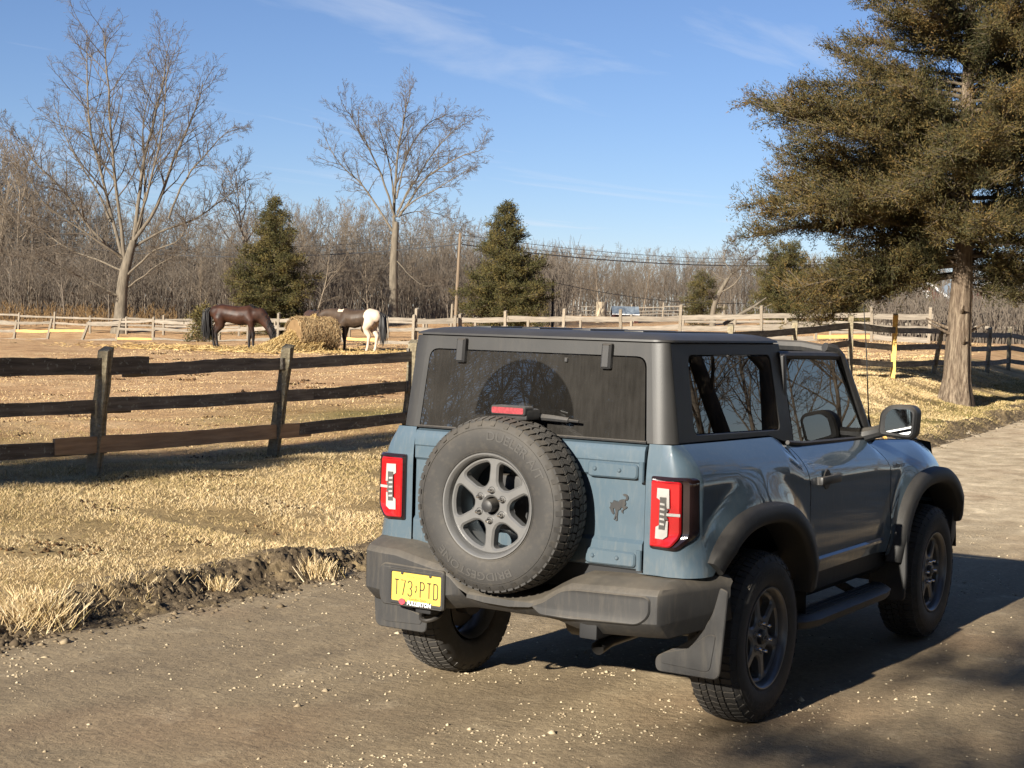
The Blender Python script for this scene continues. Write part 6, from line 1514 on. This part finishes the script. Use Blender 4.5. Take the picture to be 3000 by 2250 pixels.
ov = MB(); ov.plate([(0.022 * math.cos(R(a)), 0.012 * math.sin(R(a))) for a in range(0, 360, 20)], [[(0.018 * math.cos(R(a)), 0.009 * math.sin(R(a))) for a in range(0, 360, 20)]], 0.022, 0.024); OVAL = ov.mesh('cap_oval', 0)
dk = MB(); dk.lathe([(0.0, 0.0), (0.165, 0.0), (0.17, -0.02), (0.10, -0.03), (0.10, -0.10), (0.0, -0.10)], 36, Matrix.Identity(4)); DISC = dk.mesh('brake_disc', 40)
for me, mt in ((TYRE, M_RUB), (TREAD, M_RUB), (LETS[0], M_TXT), (LETS[1], M_TXT), (RIM, M_RIM), (RIMO, M_RIM), (NUT, M_NUT), (SOCK, M_DARK), (CAP, M_TRIM), (OVAL, M_RIM), (DISC, M_DISC)): me.materials.append(mt)
def wheel(name, M, spin, spare=False):
    w_ = empty(name, parent=car); w_.matrix_local = M @ Matrix.Rotation(spin, 4, 'Z')
    t_ = link_mesh('tyre', TYRE, None, w_); 
    link_mesh('tread', TREAD, None, w_); [link_mesh('sidewall_lettering', L_, None, w_) for L_ in LETS]
    link_mesh('rim', RIMO if spare else RIM, None, w_)
    for k in range(6):
        a = R(30 + 60 * k); p = (0.0695 * math.cos(a), 0.0695 * math.sin(a), 0.083)
        o = link_mesh('lug_nut', NUT, None, w_); o.location = p
        o = link_mesh('lug_pocket', SOCK, None, w_); o.location = (p[0], p[1], 0.0825)
    if not spare:
        o = link_mesh('centre_cap', CAP, None, w_); o.location = (0, 0, 0.082); o = link_mesh('cap_oval', OVAL, None, w_); o.location = (0, 0, 0.0825)
        link_mesh('brake_disc', DISC, None, w_)
    return w_
for x in (0.0, 2.55):
    for s in (-1, 1):
        M = Matrix.Translation((x, s * 0.826, 0.402)) @ Matrix.Rotation(-s * math.pi / 2, 4, 'X') @ Matrix.Rotation(0 if s > 0 else math.pi, 4, 'Z')
        wheel('wheel', M, R(13 if x == 0 else 28))
# spare: outward = -x ; local X axis -> image right (-y), local Y -> up
Ms = Matrix(((0, 0, -1, -0.838), (-1, 0, 0, 0.034), (0, 1, 0, 1.024), (0, 0, 0, 1)))
sp = wheel('spare_wheel', Ms, R(-3), True)
pod = MB(); pod.tube([(0.0, 0.0, 0.0), (0, 0, 0.075), (0, 0, 0.118)], [0.033, 0.031, 0.029], 16); pod.lathe([(0, 0.122), (0.020, 0.122), (0.029, 0.116)], 16, Matrix.Identity(4)); part(pod, 'camera_pod', M_TRIM, sp)
cw = MB(); cw.box((-0.735, 0.034, 1.024), (0.09, 0.22, 0.26), bev=0.02); cw.box((-0.74, 0.0, 1.25), (0.05, 0.07, 0.40), bev=0.01); cw.box((-0.79, -0.02, 1.44), (0.12, 0.16, 0.05), bev=0.012); part(cw, 'spare_carrier', M_TRIM)
bl = MB(); bl.plate(rpoly([(-0.098, 1.436), (0.088, 1.436), (0.088, 1.478), (-0.098, 1.478)], 0.012), [], -0.06, 0.012, Matrix(((0, 0, -1, -0.85), (1, 0, 0, 0), (0, 1, 0, 0), (0, 0, 0, 1))), 0.004)
bo = part(bl, 'brake_light', M_TRIM)
b2 = MB(); b2.plate(rpoly([(-0.090, 1.443), (0.080, 1.443), (0.080, 1.471), (-0.090, 1.471)], 0.008), [], 0.0, 0.003, Matrix(((0, 0, -1, -0.8625), (1, 0, 0, 0), (0, 1, 0, 0), (0, 0, 0, 1)))); part(b2, 'lens', M_BRK, bo)

def wrap(mb):                                 # lamp follows the rounded body corner
    mb.v = [(p[0] + 4.6 * max(0, abs(p[1]) - 0.755) ** 2 - 0.004, p[1], p[2]) for p in mb.v]; return mb
# ---- tail lights ------------------------------------------------------------------
for s in (-1, 1):
    T = Matrix(((0, 0, -1, -0.70), (s, 0, 0, 0), (0, 1, 0, 0), (0, 0, 0, 1)))
    hb = MB(); O = densify(rpoly([(0.672, 0.880, 0.012), (0.672, 1.200, 0.012), (0.858, 1.200, 0.03), (0.862, 0.935, 0.03), (0.80, 0.876, 0.02)], 0.012), 0.012); hb.plate(O, [], -0.09, 0.020, T, 0.012)
    tl = part(wrap(hb), 'tail_light', M_LGR)
    rd = MB(); rd.plate(densify(rpoly([(0.680, 0.892, 0.010), (0.680, 1.182, 0.012), (0.818, 1.182, 0.016), (0.822, 0.945, 0.02), (0.780, 0.890, 0.02)], 0.012), 0.012), [], 0.019, 0.030, T, 0.006); part(wrap(rd), 'red_lens', M_RED, tl)
    def K2(y): return 0.680 + (y - 175) / (640 - 175) * 0.14
    def Z2(z): return 1.182 - (z - 240) / (1500 - 240) * 0.290
    wl_ = MB(); wl_.plate([(K2(y), Z2(z)) for y, z in ((290, 372), (478, 378), (490, 750), (448, 748), (440, 540), (335, 545), (335, 600), (285, 560))], [], 0.030, 0.0325, T)
    wl_.plate([(K2(y), Z2(z)) for y, z in ((280, 1120), (335, 1080), (335, 1160), (430, 1165), (445, 985), (475, 985), (470, 1280), (400, 1345), (275, 1340))], [], 0.030, 0.0325, T)
    wl_.plate([(K2(y), Z2(z)) for y, z in ((440, 840), (640, 845), (640, 900), (440, 895))], [], 0.030, 0.0325, T); part(wrap(wl_), 'reversing_lens', M_WHT, tl, 0)
    db = MB(); db.plate([(K2(y), Z2(z)) for y, z in ((338, 540), (445, 545), (430, 1160), (330, 1160))], [], 0.0305, 0.034, T)
    db.plate([(K2(y), Z2(z)) for y, z in ((430, 760), (480, 770), (445, 845), (445, 895), (475, 960), (428, 970))], [], 0.0305, 0.0335, T); part(wrap(db), 'dark_bar', M_GREYB, tl, 0)
    for k in range(5):
        st = MB(); z = 650 + 95 * k; st.plate([(K2(y), Z2(zz)) for y, zz in ((345, z), (418, z + 12), (418, z + 48), (345, z + 40))], [], 0.0335, 0.0350, T); part(wrap(st), 'light_bar', M_WHT, tl, 0)

# ---- flares, wheel wells, flaps, steps ----------------------------------------------
def arcpt(c, dx_, dz_, ang, rx, rz, n=ARN):
    ca, sa = math.cos(ang), math.sin(ang); k = (abs(ca / rx) ** n + abs(sa / rz) ** n) ** (-1 / n); return c + ca * k, ARC + sa * k
for s in (-1, 1):
    for c, a0, a1 in ((0.0, R(12), R(145)), (2.55, R(24), R(170))):
        rings = []
        for k in range(37):
            a = a0 + (a1 - a0) * k / 36; ring = []
            ef = min(1, k / 3, (36 - k) / 3)
            for rx, rz, y in ((0.560, 0.515, 0.78), (0.566, 0.521, 0.925), (0.572, 0.527, 0.950), (0.590, 0.545, 0.962), (0.652, 0.603, 0.952), (0.668, 0.618, 0.934), (0.672, 0.622, 0.86)):
                x, z = arcpt(c, 0, 0, a, rx, rz); ring.append((x, s * (0.87 + (y - 0.87) * (0.72 + 0.28 * ef)), z))
            rings.append(ring)
        fl = MB(); fl.loft(rings, False); fl.f.append(tuple(range(0, 7))); fl.f.append(tuple(range(36 * 7, 37 * 7)))
        part(fl, 'wheel_flare', M_FLARE, smooth=45)
        wl2 = MB(); rg_ = []
        for y in (0.90, 0.44):
            rg_.append([(arcpt(c, 0, 0, a0 - 0.3 + (a1 - a0 + (0.3 if c == 0 else 0.5)) * k / 24, 0.585, 0.54)[0], s * y, arcpt(c, 0, 0, a0 - 0.3 + (a1 - a0 + (0.3 if c == 0 else 0.5)) * k / 24, 0.585, 0.54)[1]) for k in range(25)])
        wl2.loft(rg_, False); wl2.f.append(tuple(range(25, 50))); part(wl2, 'wheel_well', M_DARK)
    # rear mud flap: upright moulded sheet behind the rear tyre, rising along the flare
    FM = Matrix(((0, 0, -1, -0.555), (s, 0, 0, 0), (0, 1, 0, 0), (0, 0, 0, 1)))
    O = rpoly([(0.635, 0.365, 0.06), (0.640, 0.300, 0.05), (0.955, 0.300, 0.04), (0.975, 0.55, 0.05), (0.985, 0.700, 0.015), (0.945, 0.712, 0.01), (0.905, 0.560, 0.06), (0.80, 0.455, 0.08), (0.70, 0.40, 0.04)], 0.03)
    mf = MB(); mf.plate(O, [], -0.012, 0.0, FM, 0.004); fo = part(mf, 'mud_flap', M_BUMP)
    ip = MB(); ip.plate(rpoly([(0.665, 0.340), (0.910, 0.330), (0.935, 0.50), (0.90, 0.50), (0.79, 0.42), (0.665, 0.385)], 0.03), [], -0.002, 0.004, FM, 0.002); part(ip, 'raised_panel', M_BUMP, fo)
    # front flap hanging from the front flare
    FM2 = Matrix(((0, 0, -1, 1.955), (s, 0, 0, 0), (0, 1, 0, 0), (0, 0, 0, 1)))
    mf = MB(); mf.plate(rpoly([(0.74, 0.30, 0.03), (0.74, 0.56), (0.90, 0.66), (0.957, 0.70), (0.962, 0.45), (0.952, 0.30, 0.03)], 0.02), [], -0.03, 0.0, FM2, 0.006); part(mf, 'mud_flap', M_FLARE)
    # rocker and running board
    rk = MB(); rk.loft([[(x, s * 0.845, 0.60), (x, s * 0.825, 0.50), (x, s * 0.78, 0.46), (x, s * 0.60, 0.46)] for x in (0.50, 2.0)], False); part(rk, 'rocker_panel', M_TRIM)
    rb_ = MB(); rings = []
    for x, yo in ((0.42, 0.90), (0.47, 0.95), (0.60, 0.975), (1.60, 0.975), (1.74, 0.95), (1.80, 0.90)):
        rings.append([(x, s * 0.80, 0.405), (x, s * 0.82, 0.425), (x, s * (yo - 0.03), 0.425), (x, s * yo, 0.405), (x, s * (yo - 0.01), 0.368), (x, s * 0.83, 0.352)])
    rb_.loft(rings, True, True); ro = part(rb_, 'running_board', M_TRIM, smooth=50)
    for k in range(3):
        gp = MB(); gp.box((1.11, s * (0.845 + 0.035 * k), 0.427), (1.05, 0.014, 0.006)); part(gp, 'grip_strip', M_RUB, ro)
    for x in (0.65, 1.55):
        bk = MB(); bk.tube([(x, s * 0.62, 0.47), (x, s * 0.85, 0.375)], 0.025, 8); part(bk, 'bracket', M_TRIM, ro)

# ---- rear bumper ---------------------------------------------------------------------
YB = np.array([-0.945, -0.94, -0.925, -0.90, -0.87, -0.835, -0.80, -0.79, -0.765, -0.74, -0.70, -0.60, -0.45, -0.37, -0.33, -0.27, -0.21, -0.16, -0.05, 0.08, 0.18, 0.23, 0.28, 0.33, 0.45, 0.60, 0.70, 0.74, 0.765, 0.79, 0.80, 0.835, 0.87, 0.90, 0.925, 0.94, 0.945])
def bx(y): a = abs(y); return float(np.interp(a, [0, 0.45, 0.70, 0.79, 0.80, 0.85, 0.90, 0.93, 0.945], [-0.885, -0.882, -0.868, -0.852, -0.842, -0.72, -0.57, -0.47, -0.44]))
def bt(y): return float(np.interp(y, [-0.95, -0.80, -0.60, -0.37, -0.31, -0.21, -0.14, 0.03, 0.18, 0.24, 0.30, 0.60, 0.95], [0.712, 0.706, 0.704, 0.694, 0.668, 0.606, 0.582, 0.575, 0.592, 0.640, 0.690, 0.742, 0.750]))
def bb(y): return float(np.interp(y, [-0.95, -0.90, -0.80, -0.45, -0.36, -0.25, 0.20, 0.32, 0.60, 0.80, 0.95], [0.560, 0.528, 0.504, 0.488, 0.498, 0.526, 0.526, 0.502, 0.482, 0.490, 0.55]))
rings = []
for y in YB:
    x, zt, zb = bx(y), bt(y), bb(y); ia = 0.0 if abs(y) < 0.79 else min(1, (abs(y) - 0.79) / 0.15)
    inx = min(-0.44 + 0.02, x + 0.25) if abs(y) > 0.79 else -0.60
    iy = y * (1 - 0.10 * ia)
    rings.append([(inx, iy, zt + 0.050), (x + 0.10 * (1 - ia) + 0.02 * ia, y * (1 - 0.02 * ia), zt + 0.040), (x + 0.022, y, zt + 0.014), (x + 0.004, y, zt - 0.004), (x, y, zt - 0.012), (x + 0.002, y, zb + 0.070), (x + 0.008, y, zb + 0.060), (x + 0.085 - 0.04 * ia, y * (1 - 0.01 * ia), zb - 0.002), (x + 0.10 - 0.04 * ia, y * (1 - 0.01 * ia), zb - 0.006), (inx, iy, zb + 0.01)])
bm_ = MB(); bm_.loft(rings, False); bumper = part(bm_, 'rear_bumper', M_BUMP, smooth=24)
def lay(mb, k=1.0):                           # bend a flat trim piece onto the bumper's plan curve
    mb.v = [(p[0] + (bx(p[1]) + 0.885) * k, p[1], p[2]) for p in mb.v]; return mb
BMx = lambda off: Matrix(((0, 0, -1, -0.886 - off), (1, 0, 0, 0), (0, 1, 0, 0), (0, 0, 0, 1)))
fp = MB(); fp.plate(rpoly([(-0.17, 0.588), (-0.235, 0.612), (-0.33, 0.676, 0.03), (-0.40, 0.688), (-0.735, 0.694, 0.02), (-0.76, 0.680, 0.02), (-0.76, 0.605, 0.03), (-0.71, 0.562, 0.03), (-0.55, 0.556), (-0.36, 0.548), (-0.22, 0.550)], 0.02), [], -0.01, 0.008, BMx(0.0), 0.006); part(lay(fp), 'face_panel', M_BUMP, bumper)
rcs = MB(); rcs.plate(rpoly([(0.300, 0.500), (0.668, 0.492), (0.690, 0.53), (0.690, 0.672), (0.660, 0.694), (0.300, 0.688)], 0.02), [rpoly([(0.312, 0.508), (0.618, 0.508), (0.618, 0.668), (0.312, 0.668)], 0.008)], -0.01, 0.012, BMx(0.0), 0.006); part(lay(rcs), 'plate_surround', M_BUMP, bumper)
lp = MB(); PC = (0.4635, 0.589); lp.plate(rrect(PC[0] - 0.150, PC[1] - 0.075, PC[0] + 0.150, PC[1] + 0.075, 0.008), [], 0.002, 0.004, BMx(0.0)); plate_o = part(lp, 'license_plate', M_YELP, smooth=0)
pf = MB(); pf.plate(rrect(PC[0] - 0.158, PC[1] - 0.083, PC[0] + 0.158, PC[1] + 0.083, 0.01), [[(x, z) for x, z in rrect(PC[0] - 0.143, PC[1] - 0.068, PC[0] + 0.143, PC[1] + 0.069, 0.006)]], 0.0, 0.009, BMx(0.0), 0.003); part(pf, 'plate_frame', M_TRIM, plate_o)
def ribbon(mb, pts, wd, M, h0, h1):
    pts = [Vector(p) for p in pts]; L, Rr_ = [], []
    for i, p in enumerate(pts):
        t = (pts[min(i + 1, len(pts) - 1)] - pts[max(i - 1, 0)]).normalized(); nn = Vector((-t.y, t.x)) * wd / 2
        L.append(p + nn); Rr_.append(p - nn)
    mb.plate([tuple(p) for p in L + Rr_[::-1]], [], h0, h1, M)
def arcp(cx, cy, rx, ry, a0, a1, n=8): return [(cx + rx * math.cos(R(a0 + (a1 - a0) * k / n)), cy + ry * math.sin(R(a0 + (a1 - a0) * k / n))) for k in range(n + 1)]
PM = Matrix(((0, 0, -1, -0.8862), (-1, 0, 0, PC[0]), (0, 1, 0, PC[1]), (0, 0, 0, 1)))          # (right, up, out) on the plate
GL = {'T': [[(-0.5, 1), (0.5, 1)], [(0, 1), (0, -1)]], '7': [[(-0.5, 1), (0.5, 1), (-0.1, -1)]],
      '3': [arcp(0, 0.5, 0.5, 0.5, 160, -90) + arcp(0, -0.5, 0.5, 0.5, 90, -160)[1:]],
      'P': [[(-0.45, -1), (-0.45, 1.09)], [(-0.45, 1), (0.1, 1)] + arcp(0.1, 0.5, 0.4, 0.5, 80, -80) + [(0.1, 0), (-0.45, 0)]],
      'D': [[(-0.45, -1.09), (-0.45, 1.09)], [(-0.45, 1), (0.05, 1)] + arcp(0.05, 0.55, 0.42, 0.45, 80, 0, 4) + arcp(0.05, -0.55, 0.42, 0.45, 0, -80, 4) + [(0.05, -1), (-0.45, -1)]]}
for i, ch in enumerate('T73PTD'):
    m = MB(); xo = (-0.113, -0.075, -0.036, 0.036, 0.076, 0.114)[i]
    for st in GL[ch]: ribbon(m, [(xo + x * 0.0265 * 0.92, -0.004 + y * 0.036) for x, y in st], 0.0062, PM, 0.004, 0.0052)
    part(m, 'plate_character', M_INK, plate_o, 0)
m = MB(); m.plate([(x * 0.0002 , y * 0.0002 - 0.004) for x, y in ((0, 95), (30, 70), (15, 45), (25, 0), (20, -40), (-5, -75), (-15, -95), (-45, -60), (-20, -40), (0, -20), (-5, 40), (-20, 60))], [], 0.004, 0.0052, PM); part(m, 'state_outline', M_INK, plate_o, 0)
for key, yy, mt, nm, xo in (('nj', 0.052, M_INKY, 'state_name', 0.0), ('gs', -0.053, M_INK, 'motto', 0.01)):
    V, F = TXT[key]; m = MB(); m.add([PM @ Vector((p[0] * 0.95 + xo, p[1] + yy, 0.0046)) for p in V], F); part(m, nm, mt, plate_o, 0)
V, F = TXT['fullerton']; m = MB(); m.add([PM @ Vector((p[0] * 0.85 + 0.022, p[1] * 0.9 - 0.073, 0.0102)) for p in V], F); part(m, 'dealer_name', M_WTXT, plate_o, 0)
m = MB(); m.plate([(-0.077 + 0.018 * math.cos(R(a)), -0.069 + 0.015 * math.sin(R(a))) for a in range(0, 360, 24)], [], 0.009, 0.0105, PM); part(m, 'dealer_mark', M_LOGO, plate_o, 0)
for xo in (-0.082, 0.082):
    for zo in (0.0655, -0.066):
        if zo < 0 and xo < 0: continue
        m = MB(); m.lathe([(0, 0.007), (0.006, 0.006), (0.008, 0.003)], 8, PM @ Matrix.Translation((xo, zo, 0.003))); part(m, 'plate_screw', M_TRIM, plate_o)
hk = MB()
hk.tube([(-0.70, 0.50, 0.500)] + [(-0.70 - 0.055 + 0.055 * math.cos(R(a)), 0.465 + 0.050 * math.cos(R(a * 1)) * 0 + 0.052 * math.sin(R(a)) * 1.0, 0.452 + 0.028 * math.cos(R(a))) for a in range(0, 361, 24)], 0.010, 8); part(hk, 'tow_loop', M_STEEL)

# ---- cabin, underside ------------------------------------------------------------------
ub = MB(); ub.box((0.75, 0, 0.62), (2.7, 1.15, 0.16), bev=0.02); ub.box((-0.30, 0, 0.66), (0.62, 1.25, 0.20), bev=0.02); ub.box((2.4, 0, 0.70), (1.1, 0.85, 0.30), bev=0.02)
for s in (-1, 1): ub.box((1.0, s * 0.45, 0.52), (3.7, 0.09, 0.11), bev=0.01)
ub.box((1.1, 0, 0.72), (1.9, 1.56, 0.05)); ub.box((-0.65, 0, 0.95), (0.02, 1.3, 0.6)); ub.box((-0.05, 0, 0.90), (1.2, 0.88, 0.3))
part(ub, 'underbody', M_DARK)
ax = MB(); ax.tube([(0, -0.70, 0.40), (0, -0.12, 0.40), (0, -0.10, 0.40), (0, 0.10, 0.40), (0, 0.12, 0.40), (0, 0.70, 0.40)], [0.045, 0.045, 0.12, 0.12, 0.045, 0.045], 14); part(ax, 'rear_axle', M_STEEL)
ex = MB(); ex.tube([(-0.2, -0.42, 0.42), (-0.62, -0.43, 0.42), (-0.72, -0.43, 0.40)], 0.032, 12, False); part(ex, 'exhaust_pipe', M_STEEL)
for y in (-0.38, 0.38):
    st = MB(); Rb = Matrix.Rotation(-0.22, 3, 'Y'); st.box((0.93, y, 1.02), (0.14, 0.48, 0.64), Rb, 0.05); st.box((1.18, y, 0.80), (0.50, 0.48, 0.16), None, 0.05); st.box((0.84, y, 1.44), (0.09, 0.27, 0.19), Rb, 0.035); st.tube([(0.86, y - 0.05, 1.30), (0.84, y - 0.05, 1.42)], 0.008, 6); st.tube([(0.86, y + 0.05, 1.30), (0.84, y + 0.05, 1.42)], 0.008, 6)
    part(st, 'seat', M_SEAT)
rs = MB(); rs.box((-0.02, 0, 1.02), (0.12, 1.15, 0.50), Matrix.Rotation(-0.25, 3, 'Y'), 0.04)
for y in (-0.32, 0.32): rs.box((-0.08, y, 1.33), (0.08, 0.24, 0.15), None, 0.03)
part(rs, 'rear_seat', M_SEAT)
ds = MB(); ds.box((1.70, 0, 1.10), (0.30, 1.44, 0.26), None, 0.05); ds.box((1.52, 0, 1.19), (0.05, 0.30, 0.16), None, 0.01); part(ds, 'dashboard', M_DARK)
sw = MB(); sw.tube([Matrix.Translation((1.40, 0.37, 1.12)) @ Matrix.Rotation(R(-65), 4, 'Y') @ Vector((0.18 * math.cos(R(a)), 0.18 * math.sin(R(a)), 0)) for a in range(0, 361, 20)], 0.014, 8); sw.tube([(1.40, 0.37, 1.12), (1.60, 0.37, 1.05)], 0.03, 8); part(sw, 'steering_wheel', M_DARK)
im = MB(); im.box((1.50, 0, 1.64), (0.03, 0.22, 0.06), None, 0.012); im.tube([(1.50, 0, 1.66), (1.52, 0, 1.72)], 0.01, 6); part(im, 'rear_view_mirror', M_DARK)
